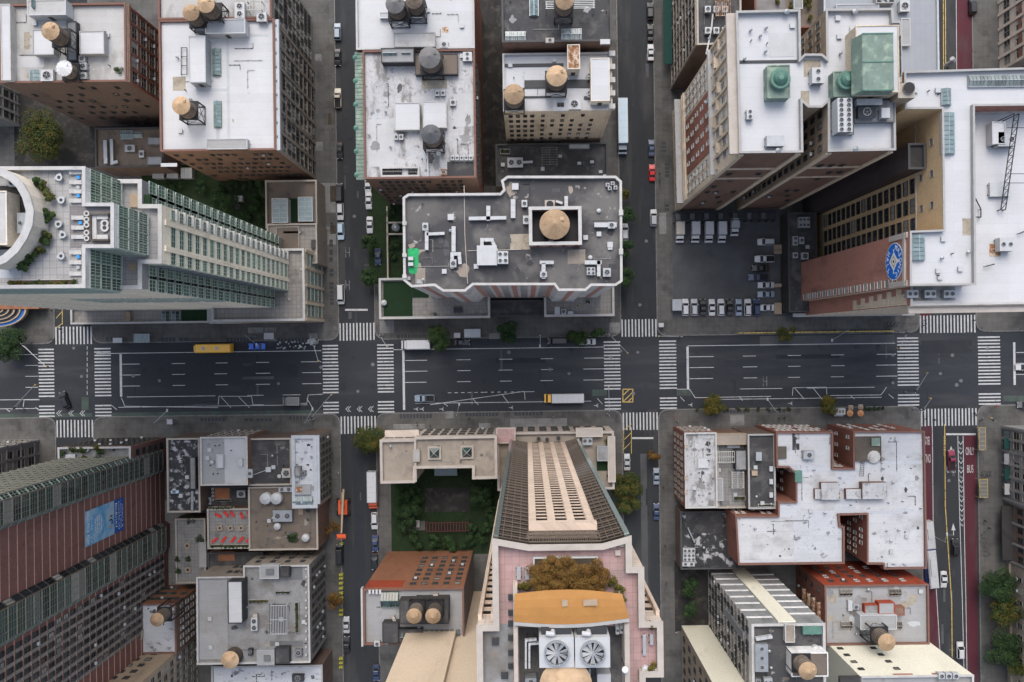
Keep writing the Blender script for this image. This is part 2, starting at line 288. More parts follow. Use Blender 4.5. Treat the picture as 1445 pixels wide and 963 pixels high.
def wins(b, e, cols, rows, w, h, t0=.04, t1=.96, z0=None, z1=None, sty='dark', prob=1.0, groups=1, gap=0.0, alt=None, d=0.0, name='window'):
    "windows on side e: every one an object of its own that shares its mesh"
    a, dr, n, L = edge(b, e); z0 = (b.z0 + 1.2) if z0 is None else z0; z1 = b.z - 1.0 if z1 is None else z1
    rz = math.atan2(n.y, n.x) - math.pi / 2; me = winmesh(w, h, sty); o = b.root['_o']; fh = (z1 - z0) / rows
    for r in range(rows - 1, -1, -1):
        for c in range(cols):
            if prob < 1 and R.random() > prob: continue
            t = L * (t0 + (t1 - t0) * (c + .5) / cols)
            if groups > 1: g = c * groups // cols; cc = (c - g * cols / groups + .5) / (cols / groups); t = L * (t0 + (t1 - t0) * (g + gap + (1 - 2 * gap) * cc) / groups)
            p = a + dr * t + n * d; m2 = me
            if alt and R.random() < alt[1]: m2 = winmesh(w, h, alt[0])
            elif not alt and sty in ('dark', 'light', 'white', 'slim', 'olive', 'green', 'pale') and R.random() < .16: m2 = winmesh(w, h, sty + '~')
            if w < 1.8 and sty in ('dark', 'light', 'white') and rows > 2 and R.random() < .07: child('window_unit', fm('wau', lambda: _mesh('metal_white', lambda m: m.box(-.34, .34, .05, .5, 0, .42), 'window_unit')), b.root, (p.x - o[0], p.y - o[1], z0 + fh * r + max(.1, (fh - h) / 2)), rz)
            child(name, m2, b.root, (p.x - o[0], p.y - o[1], z0 + fh * r + max(.1, (fh - h) / 2)), rz); b.nw += 1
def bands(b, e, n, h, d, mat, z0=None, z1=None, t0=0, t1=1, name='band'):
    a, dr, nn, L = edge(b, e); z0 = b.z0 + 2 if z0 is None else z0; z1 = b.z if z1 is None else z1
    mb = MB(); me = None; o = b.root['_o']
    for i in range(n):
        z = z0 + (z1 - z0) * i / max(1, n - 1) if n > 1 else z0
        if me is None: 
            ebox(mb, b, e, L * t0, L * t1, 0, d, 0, h); me = mb.mesh(name, mat, (o[0], o[1], 0))
        child(name, me, b.root, (0, 0, z))
def piers(b, e, n, w, d, mat, z0=None, z1=None, t0=0, t1=1, name='pier'):
    a, dr, nn, L = edge(b, e); z0 = b.z0 if z0 is None else z0; z1 = b.z if z1 is None else z1
    for i in range(n):
        t = L * (t0 + (t1 - t0) * (i / (n - 1) if n > 1 else .5)); t = min(max(t, w / 2 + .02), L - w / 2 - .02)
        epart(b, name, e, t - w / 2, t + w / 2, 0, d, z0, z1, mat)
def rectw(x0, y0, x1, y1, z):
    ym, xm = (y0 + y1) / 2, (x0 + x1) / 2
    return G(x0, ym, z)[0], G(x1, ym, z)[0], G(xm, y1, z)[1], G(xm, y0, z)[1]   # X0 X1 Ylow Yhigh
def on(b): return b if isinstance(b, Bld) else BS[b]
def bulk(b, r, hgt, wall='metal_white', top='roof_white', lip=True, z=None, name='bulkhead', door=True):
    "stair head or machine room that belongs to the building"
    b = on(b); zb = b.z if z is None else z; X0, X1, Y0, Y1 = rectw(*r, zb + hgt)
    mb = MB(); mb.box(X0, X1, Y0, Y1, zb - .05, zb + hgt, 0, 1); o = mb.build(name, [wall, top], b.root)
    if lip and X1 - X0 > 1.2 and Y1 - Y0 > 1.2:
        q = [(X0, Y1), (X1, Y1), (X1, Y0), (X0, Y0)]; m2 = MB(); m2.ring(inset(q, -.07), inset(q, .14), zb + hgt + .003, zb + hgt + .14); m2.build('coping', wall, o)
    if door and hgt > 2:
        m3 = MB(); xd = (X0 + X1) / 2
        m3.box(xd - .5, xd + .5, Y0 - .06, Y0, zb, zb + 2.05); m3.build('door', 'frame_dark', o)
    return o
def patch(b, r, mat, dz=.012, name='roof_patch'):
    b = on(b); X0, X1, Y0, Y1 = rectw(*r, b.z); mb = MB(); mb.box(X0, X1, Y0, Y1, b.z - .01, b.z + dz); return mb.build(name, mat, b.root)
FAN = None
def fanmesh():
    global FAN
    if FAN is None:
        mb = MB(); n = 20; A = [(math.cos(2 * math.pi * i / n), math.sin(2 * math.pi * i / n)) for i in range(n)]
        for i in range(n):
            a, c = A[i], A[(i + 1) % n]
            mb.face([(a[0], a[1], .16), (c[0], c[1], .16), (c[0] * .86, c[1] * .86, .16), (a[0] * .86, a[1] * .86, .16)], 0)
            mb.face([(a[0], a[1], 0), (c[0], c[1], 0), (c[0], c[1], .16), (a[0], a[1], .16)], 0)
            mb.face([(a[0] * .86, a[1] * .86, .16), (c[0] * .86, c[1] * .86, .16), (c[0] * .86, c[1] * .86, .02), (a[0] * .86, a[1] * .86, .02)], 1)
        mb.face([(x * .86, y * .86, .02) for x, y in A], 1)
        for i in range(5):
            t = 2 * math.pi * i / 5; u = t + .55
            mb.face([(.12 * math.cos(t), .12 * math.sin(t), .06), (.8 * math.cos(t), .8 * math.sin(t), .05), (.8 * math.cos(u), .8 * math.sin(u), .12), (.12 * math.cos(u), .12 * math.sin(u), .11)], 2)
        mb.cyl((0, 0), .16, .12, .05, .18, 8, 0); FAN = mb.mesh('fan', ['metal_grey', 'steel_black', 'metal_mid'])
    return FAN
def ac(b, r, label, hgt=1.3, fans=(1, 1), mat='metal_white', lift=.25, fr=.38, cat='air conditioner', name='air_conditioner', ref=None, z=None):
    "r: pixel rectangle of its top; fans: grid of fans on top"
    b = on(b); zb = b.z if z is None else z; X0, X1, Y0, Y1 = rectw(*r, zb + hgt); c = ((X0 + X1) / 2, (Y0 + Y1) / 2)
    root = tag(empty(name, (*c, zb)), label + ' on ' + (ref or b.ref), cat); mb = MB(); mb.box(X0, X1, Y0, Y1, zb + lift, zb + hgt); hs_ = mb.build('housing', mat, root)
    mb = MB(); w = X1 - X0; d = Y1 - Y0
    mb.box(X0 + .08 * w, X1 - .08 * w, Y0 - .03, Y0, zb + lift + .15, zb + hgt - .12); mb.build('louvre_panel', 'metal_mid', root)
    for y in (Y0 + d * .15, Y1 - d * .15):
        mb = MB(); mb.box(X0 - .1, X1 + .1, y - .07, y + .07, zb - .02, zb + lift); mb.build('skid', 'metal_dark', root)
    if fans:
        for i in range(fans[0]):
            for j in range(fans[1]):
                rr = fr * min(w / fans[0], d / fans[1])
                child('fan', fanmesh(), root, (-w / 2 + w * (i + .5) / fans[0], -d / 2 + d * (j + .5) / fans[1], hgt), 0, (rr, rr, .8))
    return root
def skyl(b, r, hgt=.6, n=4, frame='metal_grey', glass='glass_sky', ridge=True, axis=None, z=None):
    b = on(b); zb = b.z if z is None else z; X0, X1, Y0, Y1 = rectw(*r, zb + hgt * .6); mb = MB(); mb.box(X0, X1, Y0, Y1, zb - .02, zb + hgt * .5); o = mb.build('skylight', frame, b.root)
    w, d = X1 - X0, Y1 - Y0; lng = (w > d) if axis is None else axis == 'x'; k = .12; z1, z2 = zb + hgt * .5 + .004, zb + hgt
    for i in range(n):
        for sd_ in (0, 1):
            mb = MB()
            if lng:
                a0, a1 = X0 + w * i / n + .05, X0 + w * (i + 1) / n - .05; ym = (Y0 + Y1) / 2
                mb.face([(a0, Y0 + .1, z1), (a1, Y0 + .1, z1), (a1, ym, z2), (a0, ym, z2)] if sd_ == 0 else [(a0, ym, z2), (a1, ym, z2), (a1, Y1 - .1, z1), (a0, Y1 - .1, z1)])
            else:
                a0, a1 = Y0 + d * i / n + .05, Y0 + d * (i + 1) / n - .05; xm = (X0 + X1) / 2
                mb.face([(X0 + .1, a0, z1), (xm, a0, z2), (xm, a1, z2), (X0 + .1, a1, z1)] if sd_ == 0 else [(xm, a0, z2), (X1 - .1, a0, z1), (X1 - .1, a1, z1), (xm, a1, z2)])
            mb.build('pane', glass, o)
    mb = MB()
    if lng: mb.tube((X0, (Y0 + Y1) / 2, z2), (X1, (Y0 + Y1) / 2, z2), .07, 4)
    else: mb.tube(((X0 + X1) / 2, Y0, z2), ((X0 + X1) / 2, Y1, z2), .07, 4)
    mb.build('ridge_bar', frame, o); return o
def tank(b, px, py, rpx, label, legs=4.0, barrel=3.8, cone='tank_tan', wood='wood_tank', coneh=1.3, stand=1.15, ref=None, rot=0, z=None):
    "px, py: pixel of the cone's tip"
    b = on(b); zb = b.z if z is None else z; zt = zb + legs + barrel + coneh; c = G(px, py, zt); r = rpx / PPM * (H - (zt - coneh)) / H
    root = tag(empty('water_tank', (*c, zb)), label + ' on ' + (ref or b.ref), 'water tank'); z1 = zb + legs
    mb = MB(); mb.cyl(c, r * .95, r * .93, z1, z1 + barrel, 24); br = mb.build('barrel', wood, root)
    for i in range(5):
        zz = z1 + barrel * (.06 + .2 * i); mb = MB(); mb.cyl(c, r * .965, r * .965, zz, zz + .07, 24); mb.build('hoop', 'metal_dark', br)
    mb = MB(); n = 24
    for i in range(n):
        t, u = 2 * math.pi * i / n, 2 * math.pi * (i + 1) / n; k = .06 if i % 2 else 0
        mb.face([(c[0] + r * math.cos(t), c[1] + r * math.sin(t), z1 + barrel - .1 + k), (c[0] + r * math.cos(u), c[1] + r * math.sin(u), z1 + barrel - .1 + k), (c[0], c[1], zt)])
    mb.build('conical_roof', cone, root)
    mb = MB(); mb.box(c[0] + r * .35, c[0] + r * .6, c[1] + r * .2, c[1] + r * .45, z1 + barrel + coneh * .2, z1 + barrel + coneh * .62); mb.build('hatch', cone, root)
    w = r * stand * .85; mb = MB(); mb.box(c[0] - w * 1.08, c[0] + w * 1.08, c[1] - w * 1.08, c[1] + w * 1.08, z1 - .25, z1 - .02); mb.build('platform', 'steel_black', root)
    cr = [(c[0] - w, c[1] - w), (c[0] + w, c[1] - w), (c[0] + w, c[1] + w), (c[0] - w, c[1] + w)]
    for x, y in cr: mb = MB(); mb.box(x - .13, x + .13, y - .13, y + .13, zb, z1 - .25); mb.build('leg', 'steel_black', root)
    for i in range(4):
        p, q = cr[i], cr[(i + 1) % 4]; mb = MB(); mb.tube((*p, zb + .2), (*q, z1 - .4), .06, 4); mb.tube((*q, zb + .2), (*p, z1 - .4), .06, 4); mb.build('brace', 'steel_black', root)
        mb = MB(); mb.tube((*p, zb + .15), (*q, zb + .15), .1, 4); mb.build('beam', 'steel_black', root)
    mb = MB(); x, y = c[0] + r, c[1] - r * .2
    for k in (-.22, .22): mb.tube((x + .05, y + k, zb), (x + .05, y + k, z1 + barrel), .035, 4)
    for i in range(int((legs + barrel) / .45)): mb.tube((x + .05, y - .22, zb + .3 + i * .45), (x + .05, y + .22, zb + .3 + i * .45), .025, 4)
    mb.build('ladder', 'metal_dark', root); return root
def duct(b, pts, wpx, label, hgt=1.0, mat='metal_white', lift=.35, ref=None, cat='duct', z=None):
    b = on(b); zb = b.z if z is None else z; W = [G(x, y, zb + hgt) for x, y in pts]; w = .82 * wpx / PPM * (H - zb) / H / 2
    root = tag(empty('roof_duct', (*W[0], zb)), label + ' on ' + (ref or b.ref), cat)
    for i in range(len(W) - 1):
        a, c = Vector(W[i]), Vector(W[i + 1]); d = (c - a).normalized(); n = Vector((-d.y, d.x)); k = w * .98
        a2, c2 = a - d * (w if i == 0 else -w * 1.02), c + d * w
        q = [a2 + n * k, a2 - n * k, c2 - n * k, c2 + n * k]; mb = MB(); mb.prism([tuple(p) for p in q], zb + lift + .002 * i, zb + hgt + .003 * i); s_ = mb.build('duct_section', mat, root)
        for f in (.25, .75):
            m2 = MB(); p = a.lerp(c, f); q = [p + n * k * 1.06 - d * .05, p - n * k * 1.06 - d * .05, p - n * k * 1.06 + d * .05, p + n * k * 1.06 + d * .05]; m2.prism([tuple(x) for x in q], zb + lift - .02, zb + hgt + .04 + .003 * i); m2.build('flange', 'metal_galv', s_)
        for f in (.2, .8):
            p = a.lerp(c, f); m3 = MB(); m3.box(p.x - .07, p.x + .07, p.y - .07, p.y + .07, zb - .02, zb + lift); m3.build('support', 'metal_dark', root)
    return root
VM = {}
def ventmesh(k):
    if k not in VM:
        mb = MB()
        if k == 0: mb.cyl((0, 0), .16, .16, 0, .7, 10); mb.cyl((0, 0), .34, .34, .7, .8, 10); mb.cyl((0, 0), .34, 0, .8, 1.0, 10)
        elif k == 1: mb.cyl((0, 0), .11, .11, 0, .9, 8, 0, 1)
        elif k == 2: mb.cyl((0, 0), .42, .42, 0, .35, 12); mb.cyl((0, 0), .55, .5, .35, .75, 12, 0, 0); mb.cyl((0, 0), .5, .1, .75, .95, 12)
        else: mb.box(-.45, .45, -.45, .45, 0, .4); mb.box(-.5, .5, -.5, .5, .4, .5, 1)
        VM[k] = mb.mesh('vent', [['metal_galv', 'steel_black'], ['metal_dark', 'steel_black'], ['metal_white', 'steel_black'], ['metal_grey', 'metal_white']][k])
    return VM[k]
VN = ['roof_vent', 'vent_pipe', 'turbine_vent', 'roof_hatch']; VL = ['small capped metal vent', 'thin dark vent pipe', 'round white turbine vent', 'small square roof hatch']
def inside(p, poly):
    c = False; n = len(poly)
    for i in range(n):
        a, d = poly[i], poly[i - 1]
        if (a[1] > p[1]) != (d[1] > p[1]) and p[0] < (d[0] - a[0]) * (p[1] - a[1]) / (d[1] - a[1]) + a[0]: c = not c
    return c
def vents(b, n, kinds=(0, 1, 3), box=None):
    b = on(b); P = b.P; xs = [p[0] for p in P]; ys = [p[1] for p in P]; rb = rectw(*box, b.z) if box else (min(xs), max(xs), min(ys), max(ys)); Q = inset(P, 1.0); k = 0; t = 0
    while k < n and t < 200:
        t += 1; p = (R.uniform(rb[0], rb[1]), R.uniform(rb[2], rb[3])); kd = R.choice(kinds)
        if not inside(p, Q): continue
        o = bpy.data.objects.new(VN[kd], ventmesh(kd)); COL.objects.link(o); o.location = (*p, b.z); o.rotation_euler[2] = R.choice([0, .02, 1.57]); tag(o, VL[kd] + ' on ' + b.ref, 'vent'); k += 1
def vent(b, px, py, kd, sc=1.0):
    b = on(b); o = bpy.data.objects.new(VN[kd], ventmesh(kd)); COL.objects.link(o); o.location = (*G(px, py, b.z + .6), b.z); o.scale = (sc,) * 3; tag(o, VL[kd] + ' on ' + b.ref, 'vent')
def conduits(b, n):
    b = on(b); Q = inset(b.P, 1.2); xs = [p[0] for p in Q]; ys = [p[1] for p in Q]; k = t = 0
    while k < n and t < 150:
        t += 1; p = Vector((R.uniform(min(xs), max(xs)), R.uniform(min(ys), max(ys)))); L = R.uniform(2, 9); d = Vector(R.choice([(1, 0), (0, 1)])); q = p + d * L; e = q + Vector((d.y, d.x)) * R.uniform(-2, 2)
        if not (inside(p, Q) and inside(q, Q) and inside(e, Q)): continue
        k += 1; root = tag(empty('roof_conduit', (*p, b.z)), 'thin bent conduit pipe lying on ' + b.ref, 'pipe'); m = R.choice(['metal_dark', 'metal_mid', 'coping_grey'])
        for a, c in ((p, q), (q, e)): mb = MB(); mb.tube((*a, b.z + .14), (*c, b.z + .14), .06, 5); mb.build('pipe', m, root)
        for f in (.1, .5, .9): mb = MB(); c = p.lerp(q, f); mb.box(c.x - .12, c.x + .12, c.y - .12, c.y + .12, b.z, b.z + .1); mb.build('block', 'wood_tank', root)
def blobs(b, n, mat, r0=.4, r1=1.6, box=None, dz=.008):
    "irregular tar repairs and dried puddle marks"
    b = on(b); Q = inset(b.P, 1.4); xs = [p[0] for p in Q]; ys = [p[1] for p in Q]; rb = rectw(*box, b.z) if box else (min(xs), max(xs), min(ys), max(ys)); k = t = 0
    while k < n and t < 200:
        t += 1; p = (R.uniform(rb[0], rb[1]), R.uniform(rb[2], rb[3]))
        if not inside(p, Q): continue
        k += 1; r = R.uniform(r0, r1); sx = R.uniform(.4, 1.0); sy = R.uniform(.4, 1.0); m = 14; mb = MB(); pts = []
        for i in range(m): a = 6.2832 * i / m; rr = r * R.uniform(.55, 1.1); pts.append((p[0] + rr * sx * math.cos(a), p[1] + rr * sy * math.sin(a)))
        mb.face([(*q, b.z + dz + .0007 * k) for q in pts]); mb.build('roof_stain', mat if isinstance(mat, str) else R.choice(mat), b.root)
def pergola(b, r, label, hgt=2.6, n=9, mat='metal_white', axis='x', ref=None):
    b = on(b); X0, X1, Y0, Y1 = rectw(*r, b.z + hgt); z = b.z + hgt; root = tag(empty('pergola', ((X0 + X1) / 2, (Y0 + Y1) / 2, b.z)), label + ' on ' + (ref or b.ref), 'pergola')
    for x in (X0, X1):
        for y in (Y0, Y1): mb = MB(); mb.box(x - .09, x + .09, y - .09, y + .09, b.z, z); mb.build('post', mat, root)
    for i in range(n):
        f = i / (n - 1); mb = MB()
        if axis == 'x': x = X0 + (X1 - X0) * f; mb.box(x - .06, x + .06, Y0 - .2, Y1 + .2, z + .16, z + .3)
        else: y = Y0 + (Y1 - Y0) * f; mb.box(X0 - .2, X1 + .2, y - .06, y + .06, z + .16, z + .3)
        mb.build('slat', mat, root)
    for f in (0, .5, 1):
        mb = MB()
        if axis == 'x': y = Y0 + (Y1 - Y0) * f; mb.box(X0 - .1, X1 + .1, y - .08, y + .08, z, z + .155)
        else: x = X0 + (X1 - X0) * f; mb.box(x - .08, x + .08, Y0 - .1, Y1 + .1, z, z + .155)
        mb.build('beam', mat, root)
    return root
# ---- plants
def leaves(mb, c, rad, n, size, flat=.8, lumps=9, rnd=R):
    L = []
    for i in range(lumps):
        t = rnd.uniform(0, 6.283); q = rnd.uniform(.15, .72); L.append((c[0] + rad[0] * q * math.cos(t), c[1] + rad[1] * q * math.sin(t), c[2] + rad[2] * rnd.uniform(-.45, .55), rnd.uniform(.28, .5)))
    for i in range(n):
        l = L[i % lumps]; d = Vector((rnd.gauss(0, 1), rnd.gauss(0, 1), rnd.gauss(0, 1))).normalized(); k = l[3] * rnd.uniform(.55, 1.05)
        p = Vector((l[0] + d.x * rad[0] * k, l[1] + d.y * rad[1] * k, l[2] + d.z * rad[2] * k * flat)); a = Vector((rnd.uniform(-1, 1), rnd.uniform(-1, 1), rnd.uniform(-.5, .5))).normalized(); nn = (d + Vector((0, 0, .6)) + Vector((rnd.uniform(-.7, .7), rnd.uniform(-.7, .7), 0))).normalized()
        e = nn.cross(a); 
        if e.length < .05: continue
        e.normalize(); f = e.cross(nn); s = size * rnd.uniform(.6, 1.3)
        mb.face([p - f * s, p + e * s * .55, p + f * s, p - e * s * .55])
def tree(px, py, rpx, label, leaf='leaf_green', hgt=8, n=2600, size=.3, z0=.15, group=None, lumps=10, cat='tree'):
    zc = z0 + hgt * .66; c = G(px, py, zc); r = 1.18 * rpx / PPM * (H - zc) / H; n = int(n * 1.7); root = tag(empty('street_tree', (*c, z0)), label, cat, group); mb = MB()
    mb.tube((*c, z0), (c[0] + .1, c[1], z0 + hgt * .4), .2, 8, 0, .14); top = (c[0] + .1, c[1], z0 + hgt * .4)
    for i in range(6):
        t = i * 1.05 + R.random(); k = R.uniform(.45, .75); mb.tube(top, (c[0] + r * k * math.cos(t), c[1] + r * k * math.sin(t), zc + R.uniform(-.1, .2) * hgt), .09, 6, 0, .03)
    mb.build('trunk', 'bark', root); mb = MB(); leaves(mb, (*c, zc), (r, r, hgt * .3), n, size, lumps=lumps); mb.build('crown', leaf, root); return root
def shrub(b, px, py, rpx, label, leaf='leaf_green', hgt=1.2, n=350, size=.16, ref=None, name='shrub', ry=None, z=None, lumps=6, cat='shrub'):
    zb = on(b).z if z is None else z; zc = zb + hgt * .55; c = G(px, py, zc); k = 1.2 * (H - zc) / H / PPM; n = int(n * 1.5); root = tag(empty(name, (*c, zb)), label + ('' if ref == '' else ' on ' + (ref or on(b).ref)), cat)
    mb = MB()
    for i in range(4): t = i * 1.6; mb.tube((*c, zb), (c[0] + rpx * k * .5 * math.cos(t), c[1] + (ry or rpx) * k * .5 * math.sin(t), zc), .05, 5, 0, .02)
    mb.build('stem', 'bark', root); mb = MB(); leaves(mb, (*c, zc), (rpx * k, (ry or rpx) * k, hgt * .5), n, size, lumps=lumps); mb.build('foliage', leaf, root); return root
def planter(b, r, label, leaf='leaf_green', hgt=.6, box='coping_grey', n=400, size=.14, ref=None, tall=.5, z=None):
    zb = on(b).z if z is None else z; X0, X1, Y0, Y1 = rectw(*r, zb + hgt); root = tag(empty('planter', ((X0 + X1) / 2, (Y0 + Y1) / 2, zb)), label + ('' if ref == '' else ' on ' + (ref or on(b).ref)), 'planter')
    q = [(X0, Y1), (X1, Y1), (X1, Y0), (X0, Y0)]; mb = MB(); mb.ring(q, inset(q, .12), zb, zb + hgt); mb.build('trough', box, root); mb = MB(); mb.box(X0 + .12, X1 - .12, Y0 + .12, Y1 - .12, zb, zb + hgt * .8); mb.build('soil', 'soil', root)
    mb = MB(); w, d = X1 - X0, Y1 - Y0; k = max(1, int(max(w, d) / max(.6, min(w, d))))
    for i in range(k):
        f = (i + .5) / k; c = (X0 + w * f, (Y0 + Y1) / 2) if w > d else ((X0 + X1) / 2, Y0 + d * f); leaves(mb, (*c, zb + hgt + tall * .3), (max(.4, w / k * .62 if w > d else w * .55), max(.4, d * .55 if w > d else d / k * .62), tall), max(30, n // k), size, lumps=5)
    mb.build('foliage', leaf, root); return root
# ---- furniture
FM = {}
def fm(k, fn):
    if k not in FM: FM[k] = fn()
    return FM[k]
def _mesh(mats, fn, name): mb = MB(); fn(mb); return mb.mesh(name, mats)
def lounger(b, px, py, rz, label, cush='fabric_white', frame='metal_grey', L=1.9, z=None):
    zb = on(b).z if z is None else z; root = tag(empty('sun_lounger', (*G(px, py, zb + .35), zb), rz), label, 'lounger')
    child('frame', fm(('lf', frame), lambda: _mesh(frame, lambda m: (m.box(-.95, .95, -.34, -.27, .2, .28), m.box(-.95, .95, .27, .34, .2, .28), m.box(-.95, -.88, -.27, .27, .2, .28), m.box(.88, .95, -.27, .27, .2, .28)), 'frame')), root)
    child('seat_cushion', fm(('ls', cush), lambda: _mesh(cush, lambda m: m.box(-.35, .93, -.32, .32, .285, .4), 'seat_cushion')), root)
    child('back_cushion', fm(('lb', cush), lambda: _mesh(cush, lambda m: m.hexa([(-.93, -.32, .55), (-.37, -.32, .285), (-.37, .32, .285), (-.93, .32, .55)], [(-.89, -.32, .66), (-.37, -.32, .4), (-.37, .32, .4), (-.89, .32, .66)]), 'back_cushion')), root)
    for x in (-.8, .8):
        for y in (-.3, .3): child('leg', fm(('ll', frame), lambda: _mesh(frame, lambda m: m.box(-.035, .035, -.035, .035, 0, .2), 'leg')), root, (x, y, 0))
    return root
def rtable(b, px, py, r, label, top='fabric_white', h=.74, z=None, name='round_table', hole=True):
    zb = on(b).z if z is None else z; root = tag(empty(name, (*G(px, py, zb + h), zb)), label, 'table')
    child('tabletop', fm(('rt', top), lambda: _mesh([top, 'metal_dark'], lambda m: (m.cyl((0, 0), 1, 1, 0, .05, 20), m.cyl((0, 0), .5, .5, .052, .056, 14, 1)), 'tabletop')), root, (0, 0, h - .05), 0, (r, r, 1))
    child('pedestal', fm('rp', lambda: _mesh('metal_mid', lambda m: (m.cyl((0, 0), .05, .05, .03, .68, 8), m.cyl((0, 0), .26, .24, 0, .03, 12)), 'pedestal')), root, (0, 0, 0), 0, (1, 1, (h - .05) / .68)); return root
def cube_table(b, px, py, label, mat='fabric_blue', w=.5, h=.4):
    zb = on(b).z; root = tag(empty('side_table', (*G(px, py, zb + h), zb)), label, 'table'); k = w / 2
    child('tabletop', fm(('ct', mat), lambda: _mesh(mat, lambda m: m.box(-1, 1, -1, 1, 0, .06), 'tabletop')), root, (0, 0, h - .06), 0, (k, k, 1))
    for x in (-k * .8, k * .8):
        for y in (-k * .8, k * .8): child('leg', fm(('cl', mat), lambda: _mesh(mat, lambda m: m.box(-.03, .03, -.03, .03, 0, .34), 'leg')), root, (x, y, 0))
# ---- vehicles (nose towards local +Y)
CARM = {}
def carparts(kind):
    if kind in CARM: return CARM[kind]
    L, W, Hh, hood, boot, zb = dict(sedan=(4.75, 1.84, 1.45, 1.45, 1.0, .86), suv=(4.8, 1.95, 1.75, 1.25, .22, 1.05), van=(5.6, 2.05, 2.35, .75, .06, 1.25), pickup=(5.6, 2.0, 1.85, 1.5, 1.95, 1.1))[kind]
    P = []; l, w = L / 2, W / 2
    def loft(mb, st, m=0):
        n = len(st[0])
        for i in range(len(st) - 1):
            for j in range(n): k = (j + 1) % n; mb.face([st[i][j], st[i][k], st[i + 1][k], st[i + 1][j]], m)
        mb.face(st[0][::-1], m); mb.face(st[-1], m)
    def sec(y, hw, zt, zl=.32, rt=.14): return [(-hw * .9, y, zl), (hw * .9, y, zl), (hw, y, zl + .18), (hw, y, zt - rt * 1.4), (hw - rt, y, zt), (-hw + rt, y, zt), (-hw, y, zt - rt * 1.4), (-hw, y, zl + .18)]
    mb = MB(); zh = zb - .08 if kind != 'van' else zb
    loft(mb, [sec(-l, w * .8, zb - .16, .42), sec(-l + .12, w * .93, zb - .04), sec(-l + .6, w, zb), sec(-l + max(boot, .5) + .3, w, zb), sec(l - hood - .3, w, zb), sec(l - hood + .2, w, zb - .02), sec(l - .55, w * .97, zh - .08), sec(l - .16, w * .88, zh - .18), sec(l, w * .68, zh - .32, .42)])
    P.append(('body', mb.mesh('body', 'car_white', smooth=False), 'paint', (0, 0, 0)))
    y0, y1 = -l + boot, l - hood; rk = .62 if kind == 'sedan' else .28; fk = .72 if kind != 'van' else .55; r0, r1 = y0 + rk, y1 - fk; wt, wb = w - .26, w - .1; zt = Hh
    if kind == 'pickup': y0 = -.35; r0 = y0 + .2
    lo = [(-wb, y0, zb), (wb, y0, zb), (wb, y1, zb), (-wb, y1, zb)]; hi = [(-wt, r0, zt - .06), (wt, r0, zt - .06), (wt, r1, zt - .06), (-wt, r1, zt - .06)]
    for i, nm in enumerate(('rear_window', 'side_window', 'windscreen', 'side_window')):
        mb = MB(); a, c = i, (i + 1) % 4; mb.face([lo[a], lo[c], hi[c], hi[a]]); P.append((nm, mb.mesh(nm, 'glass_dark'), None, (0, 0, 0)))
    mb = MB(); k = .03; mb.hexa([(-wt - k, r0 - k, zt - .07), (wt + k, r0 - k, zt - .07), (wt + k, r1 + k, zt - .07), (-wt - k, r1 + k, zt - .07)], [(-wt + .1, r0 + .08, zt), (wt - .1, r0 + .08, zt), (wt - .1, r1 - .1, zt), (-wt + .1, r1 - .1, zt)]); 
    for x in (-1, 1):
        for (a, c, t) in ((y0, r0, .05), (y1, r1, .05)): mb.tube((x * wb, a, zb), (x * wt, c, zt - .05), t, 4)
    P.append(('roof', mb.mesh('roof', 'car_white'), 'paint', (0, 0, 0)))
    if kind == 'suv' or kind == 'van':
        mb = MB(); mb.box(-wb - .01, wb + .01, y0 + .02, y0 + .9 if kind == 'suv' else y1 - 1.3, zb - .02, zt - .12); 
        mb = MB(); [mb.box(s * (wt - .02) - .03, s * (wt - .02) + .03, r0 + .1, r1 - .2, zt, zt + .06) for s in (-1, 1)]; P.append(('roof_rail', mb.mesh('roof_rail', 'metal_dark'), None, (0, 0, 0)))
    if kind == 'pickup':
        mb = MB(); mb.box(-w + .2, w - .2, -l + .15, y0 - .1, zb + .004, zb + .03); P.append(('bed_liner', mb.mesh('bed_liner', 'rubber'), None, (0, 0, 0)))
    mb = MB(); r = .33
    for i in range(14):
        t, u = 2 * math.pi * i / 14, 2 * math.pi * (i + 1) / 14
        for x in (-.11, .11): mb.face([(x, 0, 0), (x, r * math.cos(t), r * math.sin(t)), (x, r * math.cos(u), r * math.sin(u))], 1 if abs(x) > 1 else 0)
        mb.face([(-.11, r * math.cos(t), r * math.sin(t)), (.11, r * math.cos(t), r * math.sin(t)), (.11, r * math.cos(u), r * math.sin(u)), (-.11, r * math.cos(u), r * math.sin(u))])
    wm = mb.mesh('wheel', 'rubber')
    for x in (-w + .1, w - .1):
        for y in (-l + .95, l - .92): P.append(('wheel', wm, None, (x, y, r)))
    hm = _mesh('lamp_white', lambda m: m.box(-.2, .2, -.12, .06, -.08, .08), 'headlight'); tm = _mesh('lamp_red', lambda m: m.box(-.17, .17, -.03, .1, -.1, .1), 'tail_light'); mm = _mesh('metal_dark', lambda m: m.box(-.1, .1, -.06, .06, -.07, .07), 'mirror')
    for s in (-1, 1):
        P += [('headlight', hm, None, (s * w * .62, l - .12, zh - .3)), ('tail_light', tm, None, (s * w * .66, -l, zb - .26)), ('mirror', mm, 'paint', (s * (w + .06), y1 - .35, zb + .06))]
    CARM[kind] = P; return P
def car(px, py, kind, col, label, rz=0.0, z=.01, group=None):
    "rz 0 = nose up the picture's streets, pi = down; the pixel is the roof's centre"
    root = tag(empty('parked_' + kind if kind != 'sedan' else 'parked_car', (*G(px, py, 1.0), z), rz), label, 'car' if kind in ('sedan', 'suv') else kind, group)
    for nm, me, pm, loc in carparts(kind):
        o = child(nm, me, root, loc)
        if pm: o.material_slots[0].link = 'OBJECT'; o.material_slots[0].material = MAT['car_' + col]
    return root
